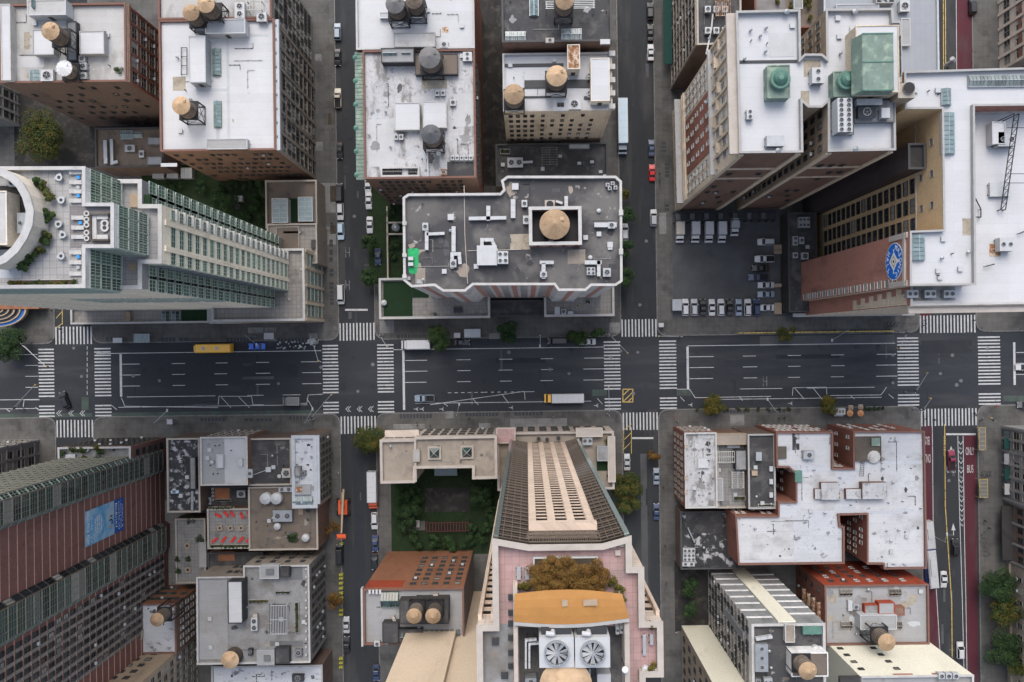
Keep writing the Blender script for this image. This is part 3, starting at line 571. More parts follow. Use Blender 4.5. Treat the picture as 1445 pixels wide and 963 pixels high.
def wheels(root, L, W, ys, r=.48):
    me = fm(('tw', r), lambda: _mesh('rubber', lambda m: [m.tube((-.14, 0, 0), (.14, 0, 0), r, 14)], 'wheel'))
    for y in ys:
        for x in (-W / 2 + .16, W / 2 - .16): child('wheel', me, root, (x, y, r))
def lpart(root, name, mat, fn, smooth=False):
    mb = MB(); fn(mb); me = mb.mesh(name, mat, smooth=smooth); return child(name, me, root)
def truck(px, py, L, W, Ht, label, rz=0, body='car_white', cab='car_white', cabL=2.2, name='box_truck', cat='truck', z=.01, gap=.15, cabH=2.3, cabW=None):
    root = tag(empty(name, (*G(px, py, Ht * .8), z), rz), label, cat); l, w = L / 2, W / 2; c0 = l - cabL; cw = (cabW or W * .94) / 2
    bx = lpart(root, 'cargo_box', body, lambda m: m.box(-w, w, -l, c0 - gap, 1.0, Ht)); q = [(-w, c0 - gap), (w, c0 - gap), (w, -l), (-w, -l)]
    mb = MB(); mb.ring(inset(q, -.03), inset(q, .09), Ht - .08, Ht + .04); child('edge_rail', mb.mesh('edge_rail', 'metal_galv'), bx)
    mb = MB(); [mb.box(-w + .1, w - .1, y - .025, y + .025, Ht, Ht + .015) for y in [-l + (c0 - gap + l) * i / 6 for i in range(1, 6)]]; child('roof_seam', mb.mesh('roof_seam', 'metal_white'), bx)
    lpart(root, 'chassis', 'metal_dark', lambda m: m.box(-w * .7, w * .7, -l + .1, l - .3, .55, .98))
    lpart(root, 'cab', cab, lambda m: (m.hexa([(-cw, c0, .5), (cw, c0, .5), (cw, l, .5), (-cw, l, .5)], [(-cw, c0, 1.35), (cw, c0, 1.35), (cw, l - .05, 1.3), (-cw, l - .05, 1.3)]), m.hexa([(-cw, c0, 1.352), (cw, c0, 1.352), (cw, l - .5, 1.352), (-cw, l - .5, 1.352)], [(-cw + .12, c0 + .05, cabH), (cw - .12, c0 + .05, cabH), (cw - .12, l - 1.0, cabH), (-cw + .12, l - 1.0, cabH)])))
    lpart(root, 'windscreen', 'glass_dark', lambda m: m.face([(-cw + .08, l - .48, 1.4), (cw - .08, l - .48, 1.4), (cw - .16, l - .94, cabH - .06), (-cw + .16, l - .94, cabH - .06)]))
    for s in (-1, 1):
        lpart(root, 'mirror', 'metal_dark', lambda m: m.box(s * (cw + .18) - .12, s * (cw + .18) + .12, l - .75, l - .6, 1.4, 1.9)); lpart(root, 'headlight', 'lamp_white', lambda m: m.box(s * cw * .7 - .15, s * cw * .7 + .15, l - .03, l + .04, .8, 1.0))
    wheels(root, L, W, (l - 1.0, -l + 1.5)); return root
def bus(px, py, L, W, Ht, label, rz, body, roofm, hatch=((.3,), ), nose=None, name='school_bus', cat='bus', z=.01, units=()):
    root = tag(empty(name, (*G(px, py, Ht), z), rz), label, cat); l, w = L / 2, W / 2; t = l - (nose or .0)
    lpart(root, 'body', body, lambda m: (m.hexa([(-w, -l, .45), (w, -l, .45), (w, t, .45), (-w, t, .45)], [(-w, -l, Ht - .35), (w, -l, Ht - .35), (w, t, Ht - .35), (-w, t, Ht - .35)])))
    lpart(root, 'roof', roofm, lambda m: m.hexa([(-w, -l, Ht - .348), (w, -l, Ht - .348), (w, t, Ht - .348), (-w, t, Ht - .348)], [(-w + .25, -l + .2, Ht), (w - .25, -l + .2, Ht), (w - .25, t - .25, Ht), (-w + .25, t - .25, Ht)]))
    for y in hatch: lpart(root, 'roof_hatch', 'metal_white', lambda m: m.box(-.38, .38, y * L - .38, y * L + .38, Ht + .002, Ht + .1))
    for y0, y1 in units: lpart(root, 'roof_unit', 'metal_white', lambda m: m.box(-w * .62, w * .62, y0 * L, y1 * L, Ht + .002, Ht + .3))
    if nose: lpart(root, 'hood', body, lambda m: m.hexa([(-w * .85, t, .5), (w * .85, t, .5), (w * .75, l, .5), (-w * .75, l, .5)], [(-w * .8, t, 1.6), (w * .8, t, 1.6), (w * .62, l - .15, 1.35), (-w * .62, l - .15, 1.35)]))
    lpart(root, 'windscreen', 'glass_dark', lambda m: m.face([(-w + .15, t + .02, 1.65), (w - .15, t + .02, 1.65), (w - .2, t + .02, Ht - .4), (-w + .2, t + .02, Ht - .4)]))
    for s in (-1, 1):
        for i in range(6): y0 = -l + .6 + (L - 2) * i / 6; lpart(root, 'side_window', 'glass_dark', lambda m: m.face([(s * (w + .012), y0, 1.5), (s * (w + .012), y0 + (L - 2) / 6 - .2, 1.5), (s * (w + .012), y0 + (L - 2) / 6 - .2, Ht - .5), (s * (w + .012), y0, Ht - .5)]))
        lpart(root, 'mirror', 'metal_dark', lambda m: m.box(s * (w + .2) - .1, s * (w + .2) + .1, l - .5, l - .38, 1.5, 2.1))
    wheels(root, L, W, (l - 1.4, -l + 2.2)); return root
# ---- people
def person_mesh(stride, mats, name):
    V = [(0, 0, .95), (0, 0, 1.2), (0, 0, 1.42), (0, .01, 1.52), (0, .02, 1.62), (0, .02, 1.74), (-.1, 0, .9), (-.1, stride, .5), (-.1, stride * .6, .08), (-.1, stride * .6 + .13, .04), (.1, 0, .9), (.1, -stride * .5, .5), (.1, -stride * 1.3, .1), (.1, -stride * 1.3 + .13, .05), (-.19, 0, 1.4), (-.26, -stride * .6, 1.15), (-.25, -stride * .4 + .1, .9), (-.25, -stride * .3 + .13, .82), (.19, 0, 1.4), (.26, stride * .6, 1.15), (.25, stride * .6 + .12, .92), (.25, stride * .6 + .16, .84)]
    E = [(0, 1), (1, 2), (2, 3), (3, 4), (4, 5), (0, 6), (6, 7), (7, 8), (8, 9), (0, 10), (10, 11), (11, 12), (12, 13), (2, 14), (14, 15), (15, 16), (16, 17), (2, 18), (18, 19), (19, 20), (20, 21)]
    Rd = [.16, .15, .17, .06, .095, .09, .1, .07, .05, .04, .1, .07, .05, .04, .075, .055, .04, .03, .075, .055, .04, .03]
    me = bpy.data.meshes.new('sk'); me.from_pydata(V, E, []); o = bpy.data.objects.new('sk', me); COL.objects.link(o); o.modifiers.new('s', 'SKIN')
    for i, r in enumerate(Rd): me.skin_vertices[0].data[i].radius = (r, r * .8)
    me.skin_vertices[0].data[0].use_root = True
    sb = o.modifiers.new('d', 'SUBSURF'); sb.levels = 1; dg = bpy.context.evaluated_depsgraph_get(); m2 = bpy.data.meshes.new_from_object(o.evaluated_get(dg)); m2.name = name
    bpy.data.objects.remove(o); m2.materials.clear()
    for k in mats: m2.materials.append(MAT[k])
    for p in m2.polygons:
        z = p.center.z; p.material_index = 1 if z < .93 and abs(p.center.x) < .2 else (3 if z > 1.68 or (z > 1.58 and p.center.y < 0) else (2 if z > 1.5 or (z < .88 and abs(p.center.x) > .2) else 0)); p.use_smooth = True
    return m2
PM = []
def person(px, py, label, k, rz=0.0, z=.155):
    if not PM:
        for i, m in enumerate((('cloth_dark', 'cloth_navy', 'skin', 'hair'), ('cloth_navy', 'cloth_dark', 'skin', 'hair'), ('cloth_light', 'cloth_dark', 'skin', 'hair'), ('cloth_red', 'cloth_navy', 'skin', 'hair'))): PM.append(person_mesh(.2 if i != 2 else .05, m, 'person'))
    o = bpy.data.objects.new('person', PM[k]); COL.objects.link(o); o.location = (*G(px, py, 1.0), z); o.rotation_euler[2] = rz; return tag(o, label, 'person')
# ------------------------------------------------------------------ ground, streets, pavements
def struct(name, label, cat='ground'): o = empty(name); return tag(o, label, cat, kind='structure')
def sheet(name, poly, z, mat, label, cat='ground'):
    mb = MB(); p = [UV(*q) for q in poly]; p = p if area(p) > 0 else p[::-1]; mb.face([(*q, z) for q in p]); o = mb.build(name, mat); return tag(o, label, cat, kind='structure')
def rq(u0, v0, u1, v1): return [(u0, v0), (u1, v0), (u1, v1), (u0, v1)]
sheet('ground', rq(-6000, -6000, 6000, 6000), -.02, 'asphalt_street', 'dark asphalt ground under the whole city block grid')
AT, AB = -4.5, 98.5
sheet('avenue_road', rq(-1100, AT, 1100, AB), .0, 'asphalt_avenue', 'wide dark blue-grey asphalt avenue with lane lines', 'road')
ST = [(-665, -613, 'beside the sun deck tower'), (-264, -214, 'beside the pink-striped apartment block'), (134, 184, 'beside the car park'), (555, 634, 'with red bus lanes')]
for a, c, t in ST:
    for v0, v1, d in ((-900, AT, 'running away from the avenue'), (AB, 900, 'on the tower side of the avenue')): sheet('side_street', rq(a, v0, c, v1), .0, 'asphalt_street', 'grey asphalt side street ' + t + ', ' + d, 'road')
def corner(poly, r):
    out = []; n = len(poly)
    for i in range(n):
        p0, p1, p2 = Vector(poly[i - 1]), Vector(poly[i]), Vector(poly[(i + 1) % n]); a, c = (p0 - p1).normalized(), (p2 - p1).normalized()
        for k in range(6):
            t = k / 5; q = p1 + a * r * (1 - t) ** 2 + c * r * t ** 2; out.append(tuple(q))
    return out
WALKS = []
def block(u0, u1, v0, v1, label, r=16):
    p = [UV(*q) for q in corner([(u0, v0), (u1, v0), (u1, v1), (u0, v1)], r)]; p = p if area(p) < 0 else p[::-1]
    root = empty('pavement', (*UV((u0 + u1) / 2, (v0 + v1) / 2), 0)); tag(root, label, 'pavement', kind='structure')
    mb = MB(); mb.prism(inset(p, .28), -.02, .15); mb.build('paving', 'concrete_walk', root); mb = MB(); mb.ring(p, inset(p, .28), -.02, .155); mb.build('kerb', 'kerb', root); WALKS.append(root); return root
us = [-1100, -665, -613, -264, -214, 134, 184, 555, 634, 1100]
nm = ['round the curved blue canopy', 'round the sun deck tower', 'round the pink-striped apartment block', 'round the car park and brick hall', 'at the far corner of the red-laned street']
sm = ['at the corner by the grey windowed block', 'round the brick tower with the banner', 'round the gravel-roofed garden building', 'round the brick block with light wells', 'with yellow frames beside the red bus lane']
for i in range(5):
    block(us[2 * i], us[2 * i + 1], -900, AT, 'concrete pavement ' + nm[i]); block(us[2 * i], us[2 * i + 1], AB, 900, 'concrete pavement ' + sm[i])
def wroot(px, py):
    x, y = G(px, py); best = min(WALKS, key=lambda w: (w.location.x - x) ** 2 + 0 * y + (0 if (w.location.y > 0) == (y > -10) else 1e6)); return best
def inset_px(name, r, mat, z=.163, root=None):
    X0, X1, Y0, Y1 = rectw(*r, 0); mb = MB(); mb.box(X0, X1, Y0, Y1, .12, z); return mb.build(name, mat, root or wroot((r[0] + r[2]) / 2, (r[1] + r[3]) / 2))
for r in [(228, 476, 248, 482), (253, 476, 266, 481), (320, 476, 357, 482), (391, 477, 440, 483), (150, 475, 165, 481), (560, 472, 600, 477), (726, 581, 766, 586), (564, 584, 610, 590), (657, 582, 703, 587), (1020, 578, 1052, 583), (1083, 577, 1108, 582),
          (362, 590, 384, 594), (283, 589, 318, 594), (408, 587, 442, 592), (345, 590, 357, 594), (465, 338, 470, 348), (465, 352, 470, 360), (465, 363, 470, 369), (465, 379, 471, 390), (465, 398, 471, 408), (466, 410, 471, 430), (525, 305, 534, 318), (1065, 466, 1084, 470), (1175, 464, 1222, 469), (938, 230, 944, 250), (938, 288, 944, 298), (933, 200, 940, 215)]:
    g = inset_px('pavement_grate', r, 'metal_dark'); X0, X1, Y0, Y1 = rectw(*r, 0); mb = MB(); k = int(max(X1 - X0, Y1 - Y0) / .9)
    for i in range(1, k):
        if X1 - X0 > Y1 - Y0: x = X0 + (X1 - X0) * i / k; mb.box(x - .05, x + .05, Y0, Y1, .15, .172)
        else: y = Y0 + (Y1 - Y0) * i / k; mb.box(X0, X1, y - .05, y + .05, .15, .172)
    if k > 1: mb.build('bar', 'metal_mid', g)
for r in [(374, 462, 390, 481), (350, 462, 372, 470), (436, 470, 448, 478), (445, 76, 454, 86), (440, 200, 456, 213), (448, 258, 474, 300), (450, 320, 474, 345), (676, 597, 692, 606), (930, 300, 940, 330), (690, 470, 705, 478), (860, 455, 875, 470), (536, 452, 556, 470), (720, 590, 800, 604), (628, 580, 640, 590), (1030, 585, 1050, 600), (555, 598, 600, 605)]: inset_px('pavement_slab', r, 'concrete_walk_light', .158)
for r in [(466, 262, 474, 285), (466, 318, 474, 330), (463, 160, 468, 176)]: inset_px('tree_pit', r, 'soil', .16)
# markings
MKW = 0
def strip(root, pts, w, mat, name='stripe', z=None):
    global MKW
    MKW += 1; z = .008 + .0008 * (MKW % 5) if z is None else z; W = [Vector(G(*p)) for p in pts]; mb = MB(); hw = w / PPM / 2
    for i in range(len(W) - 1):
        d = (W[i + 1] - W[i]).normalized(); n = Vector((-d.y, d.x)) * hw; e = d * (hw * .5 if 0 < i else 0); a = W[i] - e
        mb.face([(*(a - n), z + .0003 * i), (*(W[i + 1] - n), z + .0003 * i), (*(W[i + 1] + n), z + .0003 * i), (*(a + n), z + .0003 * i)])
    return mb.build(name, mat, root)
def bar(root, u0, u1, v0, v1, mat='paint_white', z=.01, name='stripe'):
    X0, Y0 = UV(u0, v1); X1, Y1 = UV(u1, v0); mb = MB(); mb.face([(X0, Y0, z), (X1, Y0, z), (X1, Y1, z), (X0, Y1, z)]); return mb.build(name, mat, root)
for (a, c, t), wd in zip(ST, (23, 23, 24, 31)):
    for (u0, u1, side) in ((a - wd - 1, a - 2, 'across the avenue at the'), (c + 3, c + 3 + wd, 'across the avenue beyond the')):
        root = struct('crosswalk', 'white striped zebra crossing ' + side + ' street ' + t, 'crossing'); v = 2
        while v < AB - 2:
            if not (70 < v < 79): bar(root, u0 + R.uniform(-.3, .3), u1 + R.uniform(-.3, .3), v, v + 2.0)
            v += 4.72
    for (v0, v1, side) in ((-28.5, -4.0, 'between the glass tower side pavements on the'), (103, 127.5, 'between the brick tower side pavements on the')):
        root = struct('crosswalk', 'white striped zebra crossing ' + side + ' street ' + t, 'crossing'); n = round((c - a) / 4.72)
        for i in range(n): u = a + 1.2 + (c - a - 2.4) * i / (n - 1); bar(root, u - 1, u + 1, v0 + R.uniform(-.3, .3), v1 + R.uniform(-.3, .3))
lm = struct('lane_marking', 'white dashed and solid lane lines along the avenue', 'road marking')
for u0, dash in ((-573, ((-571, -546), (-501, -482), (-440, -423), (-382, -363), (-318, -290))), (-174, ((-172, -141), (-98, -79), (-39, -21), (19, 37), (80, 109))), (227, ((230, 263), (305, 324), (368, 386), (429, 448), (493, 522))), (688, ((690, 760),))):
    if u0 > -600: bar(lm, u0 - 1.6, u0 + 1.6, 11, 71 if u0 != -174 else 95, name='stop_line', z=.012)
    for d0, d1 in dash:
        for v in (25.3, 40.6, 56.2): bar(lm, d0 + R.uniform(-1, 1), d1 + R.uniform(-1, 1), v - .45, v + .45, name='dash')
for v in (25.3, 40.6, 56.2): bar(lm, -708, -690, v - .4, v + .4, name='dash')
for u0, u1 in ((-607, -290), (-188, 110), (227, 520)):
    bar(lm, u0, u1, 9.4, 10.3, name='solid_line'); bar(lm, u0 + 30, u1 - 20, 85.6, 86.4, name='solid_line')
for u0, u1 in ((-565, -440), (-395, -372), (-345, -320), (-60, 10), (300, 360), (395, 490)): bar(lm, u0, u1, 71.2, 72.0, name='solid_line')
bar(lm, -800, -690, 9.4, 10.3, name='solid_line'); bar(lm, -800, -690, 73, 73.8, name='solid_line'); bar(lm, -800, -690, 85.6, 86.4, name='solid_line')
for i in range(12): bar(lm, -112 + i * 9.3, -107 + i * 9.3, 71.2, 72, name='dash')
for pts in [[(171, 561), (174, 567), (176, 573), (308, 575)], [(308, 571), (309, 559), (355, 559), (357, 571), (372, 571)], [(312, 560), (326, 575)], [(337, 560), (352, 575)], [(158, 572), (165, 578)], [(424, 567), (424, 569), (433, 569), (435, 557), (456, 556)], [(433, 562), (442, 577)], [(607, 571), (740, 552)], [(625, 568), (632, 573)], [(667, 562), (675, 571)], [(708, 556), (718, 569)], [(740, 552), (741, 564)], [(843, 562), (850, 570)],
            [(955, 549), (973, 549), (977, 555), (981, 561), (1088, 559)], [(960, 560), (966, 566)], [(1000, 561), (1006, 565)], [(1043, 559), (1048, 565)], [(1118, 558), (1119, 547), (1166, 546), (1167, 558), (1243, 557), (1247, 552), (1251, 546)], [(1121, 547), (1135, 563)], [(1147, 547), (1160, 563)], [(1200, 558), (1206, 563)], [(1254, 556), (1261, 562)], [(33, 574), (34, 564), (56, 564)], [(8, 576), (14, 581)], [(50, 574), (55, 579)]]:
    strip(lm, pts, .8, 'paint_white', 'hatch_line')
for i in range(9): strip(lm, [(123.0, 488 + i * 8), (123.1, 493 + i * 8)], .8, 'paint_white', 'dash')
for x, y in ((491, 577), (507, 577), (523, 577), (83, 583), (100, 583), (116, 583)):
    for k in (0, 3): strip(lm, [(x + 4 + k - 3, y - 4), (x + k - 3, y), (x + 4 + k - 3, y + 4)], .8, 'paint_white', 'chevron')
for x, y in ((588, 577), (596, 577), (624, 577), (722, 575), (842, 572), (975, 571), (1116, 569)):
    strip(lm, [(x - 4, y), (x + 2, y)], .7, 'paint_white', 'bicycle_symbol'); strip(lm, [(x + 2, y - 2.5), (x - 1, y), (x + 2, y + 2.5)], .7, 'paint_white', 'bicycle_symbol')
for x0, x1 in ((0, 130), (150, 455)): strip(lm, [(x0, 587 - x0 * .0131), (x1, 587 - x1 * .0131)], 5.5, 'paint_green', 'cycle_lane_paint', .005)
strip(lm, [(836, 554), (856, 554)], 9, 'paint_green', 'green_box', .005); strip(lm, [(955, 554), (975, 554)], 8, 'paint_green', 'green_box', .005); strip(lm, [(120, 560), (120, 578)], 10, 'paint_green', 'green_box', .005); strip(lm, [(1416, 562), (1450, 562)], 8, 'paint_green', 'green_box', .005)
hx = struct('hatched_box', 'yellow striped keep-clear box at the kerb of the crossing', 'road marking')
for p in [[(879, 549), (893, 549), (893, 567), (879, 567), (879, 549)], [(879, 558), (888, 549)], [(880, 566), (893, 553)], [(886, 567), (893, 560)]]: strip(hx, p, 1.3, 'paint_yellow')
hx = struct('hatched_box', 'yellow diagonal hatching along the kerb below the crossing', 'road marking')
for p in [[(880, 603), (880, 640)], [(891, 603), (891, 640)], [(881, 606), (891, 598)], [(881, 620), (891, 610)], [(881, 633), (891, 623)]]: strip(hx, p, .9, 'paint_yellow')
hx = struct('hatched_box', 'yellow diagonal hatching at the kerb by the curved blue canopy', 'road marking')
for p in [[(88, 432), (88, 458)], [(79, 449), (88, 439)], [(80, 462), (88, 456)]]: strip(hx, p, .9, 'paint_yellow')
for x in (81, 470.0): pass
sl_ = struct('lane_marking', 'white stop bars on the side streets', 'road marking')
for p in [[(487, 437), (519, 437)], [(892, 618), (922, 618)]]: strip(sl_, p, 2.6, 'paint_white', 'stop_line')
for x, y in ((491, 356), (491, 402), (1377 - 297, 538)):
    strip(sl_, [(x - 3, y - 7), (x - 3, y + 7)], .8, 'paint_faint', 'worn_letter'); strip(sl_, [(x + 2, y - 7), (x + 2, y + 7)], .8, 'paint_faint', 'worn_letter'); strip(sl_, [(x - 3, y), (x + 2, y)], .8, 'paint_faint', 'worn_letter')
# wide street with bus lanes
bl = struct('bus_lane', 'dark red painted bus lanes with white lettering on the wide street', 'road marking')
def lane(pts, mat, z, name, root=bl):
    mb = MB(); W = [G(*p) for p in pts]; W = W if area(W) > 0 else W[::-1]; mb.face([(*p, z) for p in W]); return mb.build(name, mat, root)
lane([(1299, 600), (1315.5, 600), (1318, 760), (1328, 930), (1329, 990), (1303, 990)], 'paint_red', .004, 'red_lane'); lane([(1360, 614), (1377, 614), (1381, 990), (1364, 990)], 'paint_red', .004, 'red_lane'); lane([(1349, -40), (1377, -40), (1377, 110), (1350, 110)], 'paint_red', .004, 'red_lane')
lane([(1300, 450), (1296, 438), (1320, 438), (1320, 441)], 'paint_red', .0042, 'red_lane')
for pts, w, m in [([(1315.5, 598), (1317, 760), (1327, 930), (1328, 980)], .9, 'paint_white'), ([(1333, 598), (1334, 715), (1343, 850), (1344, 980)], 1.1, 'paint_yellow'), ([(1331, -40), (1331.5, 110)], 1.0, 'paint_yellow'), ([(1334, -40), (1334.5, 110)], 1.0, 'paint_yellow'), ([(1335, 612.5), (1377, 612.5)], 2.6, 'paint_white'), ([(1351.5, 615), (1354, 720), (1358, 850), (1361, 980)], .9, 'paint_white'), ([(1359, 615), (1360.5, 730), (1361, 760), (1363, 850), (1365, 980)], .9, 'paint_white'), ([(1349, -40), (1350, 110)], .8, 'paint_white')]: strip(bl, pts, w, m, 'lane_line', .009)
for i in range(9): y = 622 + i * 13.5; strip(bl, [(1352 + i * .22, y), (1355.5 + i * .22, y + 5), (1359 + i * .2, y)], .9, 'paint_white', 'chevron', .0095); strip(bl, [(1353 + i * .22, y + 9), (1358 + i * .2, y + 12)], 2.4, 'paint_faint', 'chevron', .0085)
for i in range(11): y = 616 + i * 2.6; strip(bl, [(1331.5, y), (1334.5, y)], .9, 'paint_yellow', 'dash', .0095)
strip(bl, [(1345.5, 742), (1345.5, 755)], 1.0, 'paint_white', 'arrow'); lane([(1345, 738), (1342.5, 748), (1348.5, 748)], 'paint_white', .0098, 'arrow'); lane([(1342, 629), (1339.5, 636), (1344.5, 636)], 'paint_white', .0098, 'arrow')
def roadtext(s, px, py, w, h, rz=0.0):
    cu = bpy.data.curves.new('lettering', 'FONT'); cu.body = s; cu.align_x = 'CENTER'; cu.align_y = 'CENTER'; cu.size = 1; cu.materials.append(MAT['paint_white'])
    o = bpy.data.objects.new('lettering', cu); COL.objects.link(o); o.parent = bl; o.location = (*G(px, py), .0105); o.rotation_euler[2] = rz; n = .62 * len(s); o.scale = (w / PPM / n, h / PPM / .7, 1)
roadtext('ONLY', 1368.5, 637, 11, 11); roadtext('BUS', 1369, 662, 10, 11); roadtext('ONLY', 1342.5, 662, 13, 11); roadtext('BUS', 1308, 621, 8, 12, math.pi); roadtext('ONLY', 1308.5, 646, 9, 12, math.pi)
# manholes and repairs
for i, (x, y) in enumerate([(104, 491), (115, 531), (225, 537), (188, 530), (453, 518), (505, 552), (526, 514), (718, 497), (776, 521), (803, 527), (876, 495), (900, 497), (894, 555), (1260, 501), (1260, 540), (1327, 527), (1344, 501), (1350, 543), (1356, 537), (1339, 678), (1393, 492), (500, 305), (912, 340), (903, 430), (393, 541), (862, 504)]):
    root = tag(empty('manhole_cover', (*G(x, y), 0)), 'round iron manhole cover set flush in the asphalt', 'manhole', 'manhole covers in the roads'); r = R.uniform(.4, .55); mb = MB(); c = G(x, y); mb.cyl(c, r, r, -.01, .012, 18); mb.build('rim', 'kerb', root); mb = MB(); mb.cyl(c, r * .78, r * .78, 0, .015, 18); mb.build('lid', 'metal_mid', root)
rp = struct('road_patch', 'darker and lighter rectangular asphalt repairs in the roads', 'road')
for r, m in [((487, 352, 500, 440), 'asphalt_patch'), ((905, 250, 922, 420), 'asphalt_patch'), ((1072, 473, 1262, 487), 'asphalt_lot'), ((340, 514, 420, 533), 'asphalt_patch'), ((700, 505, 770, 512), 'asphalt_patch'), ((1095, 500, 1185, 506), 'asphalt_patch'), ((905, 640, 914, 880), 'asphalt_lot'), ((500, 640, 515, 900), 'asphalt_patch'), ((1300, 480, 1372, 498), 'asphalt_patch')]:
    X0, X1, Y0, Y1 = rectw(*r, 0); mb = MB(); mb.face([(X0, Y0, .003), (X1, Y0, .003), (X1, Y1, .003), (X0, Y1, .003)]); mb.build('patch', m, rp)
for i in range(34):
    hz = R.random() < .6; x = R.uniform(10, 1430); y = 482 - .0131 * (x - 500) + R.uniform(8, 90); w, h = (R.uniform(8, 46), R.uniform(1.5, 4)) if hz else (R.uniform(2, 4), R.uniform(8, 30)); X0, X1, Y0, Y1 = rectw(x, y, x + w, min(y + h, 574 - .0131 * (x - 900)), 0); z = .0032 + .00005 * i
    if Y1 > Y0: mb = MB(); mb.face([(X0, Y0, z), (X1, Y0, z), (X1, Y1, z), (X0, Y1, z)]); mb.build('utility_cut', R.choice(['asphalt_patch', 'asphalt_patch', 'asphalt_street', 'asphalt_lot']), rp)
for i in range(40):
    c = R.choice([(484, 524), (882, 922), (1320, 1345)]); x = R.uniform(*c); y = R.choice([R.uniform(0, 440), R.uniform(615, 950)]); w, h = (R.uniform(1.5, 5), R.uniform(6, 40)) if R.random() < .7 else (R.uniform(8, 20), R.uniform(2, 4)); X0, X1, Y0, Y1 = rectw(x, y, min(x + w, c[1] + 2), y + h, 0); z = .0024 + .00003 * i; mb = MB(); mb.face([(X0, Y0, z), (X1, Y0, z), (X1, Y1, z), (X0, Y1, z)]); mb.build('utility_cut', R.choice(['asphalt_patch', 'asphalt_lot', 'asphalt_avenue']), rp)
# yards and lots
def yard(name, r, mat, label, z=.17, cat='ground'): X0, X1, Y0, Y1 = rectw(*r, z); mb = MB(); mb.box(X0, X1, Y0, Y1, .1, z); return tag(mb.build(name, mat), label, cat, kind='structure')
yard('car_park', (949, 296, 1112, 447), 'asphalt_lot', 'cracked asphalt of the open car park', .175, 'car park'); yard('garden', (200, 232, 388, 345), 'lawn', 'dark green garden ground behind the sun deck tower', .18); yard('garden', (552, 660, 712, 782), 'lawn', 'shaded courtyard garden ground behind the gravel-roofed building', .18)
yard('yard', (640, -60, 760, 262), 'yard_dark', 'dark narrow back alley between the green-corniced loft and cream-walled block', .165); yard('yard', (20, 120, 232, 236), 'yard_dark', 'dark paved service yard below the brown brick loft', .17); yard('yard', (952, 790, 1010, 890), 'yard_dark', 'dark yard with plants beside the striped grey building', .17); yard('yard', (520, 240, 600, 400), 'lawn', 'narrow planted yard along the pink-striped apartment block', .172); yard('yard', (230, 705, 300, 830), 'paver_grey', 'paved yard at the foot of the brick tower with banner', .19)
# ------------------------------------------------------------------ buildings, block by block
# --- brown loft and its neighbour
b = B('b0', 'stone_building', 'low grey stone building with two rows of windows beside the yard tree', 'the low grey stone building', ('g', [(-880, -374), (-712, -374), (-712, -312), (-880, -312)]), 1.055, 'stone_grey', 'roof_tar', cop='coping_tan')
wins(b, 1, 4, 3, 1.6, 2.2, sty='dark', z0=1); piers(b, 1, 5, .5, .3, 'stone_grey'); bands(b, 1, 3, .3, .25, 'stone_grey')
b = B('b1', 'brick_building', 'brown brick loft with dirty white roof and stained parapet', 'the brown brick loft', (2, 7, 180, 117), 1.2, {'*': 'brick_brown', 1: 'brick_red', 2: 'brick_dark'}, 'roof_white_dirty', cop='coping_red', par=.7)
wins(b, 1, 10, 8, 1.35, 2.5, sty='light', groups=5, gap=.08); piers(b, 1, 6, .55, .25, 'brick_red'); bands(b, 1, 8, .35, .2, 'stone_tan', z0=5); wins(b, 2, 9, 7, .9, 1.3, t0=.1, sty='dark', prob=.65)
bulk(b, (2, 6, 15, 113), 2.2, 'coping_white', 'roof_white', door=False); epart(b, 'cornice', 1, 0, edge(b, 1)[3], 0, .55, b.z - .6, b.z + .1, 'brick_brown')
bulk(b, (39, 0, 93, 21), 3.2, 'metal_white', 'roof_white_dirty'); skyl(b, (46, 2, 56, 14), 4.2, 1, 'metal_dark'); tank(b, 66, 40, 13, 'tall tan-topped wooden water tank', 5.2, 4.2, ref='the brown brick loft')
tank(b, 87, 94, 11.5, 'small silver-topped water tank', 2.2, 2.6, cone='tank_silver', wood='wood_tank', coneh=.9)
bulk(b, (47, 42, 76, 77), 2.2, 'coping_grey', 'roof_white', door=False); bulk(b, (113, 44, 147, 76), 2.0, 'coping_grey', 'roof_white'); skyl(b, (41, 98, 56, 115), 1.0, 3); ac(b, (57, 98, 75, 114), 'white boxed ventilator with a dark square grille', 1.2, (1, 1))
for x, y, s_ in ((111, 78, 9), (112, 88, 10), (113, 102, 9)): ac(b, (x, y, x + s_, y + s_), 'grey condenser beside the tank frame', 1.2, (1, 1), 'metal_grey')
bulk(b, (95, 30, 108, 85), 1.6, 'metal_dark', 'metal_mid', door=False); shrub(b, 167, 97, 6, 'small green potted shrub', n=260, hgt=1.1); patch(b, (34, 45, 42, 70), 'patch_tan'); patch(b, (148, 60, 160, 76), 'patch_grey'); patch(b, (16, 78, 62, 95), 'patch_light'); vents(b, 5)
b = B('low1', 'low_building', 'low brown gravel-roofed extension cluttered with ducts below the brown loft', 'the low roof below the brown loft', (136, 181, 232, 236), 1.05, 'brick_dark', 'roof_brown', cop='coping_dark', par=.5)
duct(b, [(148, 200), (149, 228)], 6, 'thick grey metal duct', 1.2, 'metal_galv'); duct(b, [(157, 198), (158, 230), (164, 228)], 5, 'bent grey metal duct', 1.2, 'metal_galv'); skyl(b, (170, 184, 188, 196), .8, 5, 'metal_grey'); skyl(b, (186, 186, 201, 194), .8, 3, 'metal_grey'); ac(b, (176, 204, 190, 214), 'dark boxy condenser', 1.2, (1, 1), 'metal_grey'); ac(b, (196, 212, 203, 222), 'small pale fan unit', 1, (1, 1)); bulk(b, (208, 194, 228, 204), 1.5, 'metal_mid', 'roof_metal_blue', door=False); bulk(b, (208, 221, 228, 232), 1.5, 'metal_mid', 'roof_metal_blue', door=False)
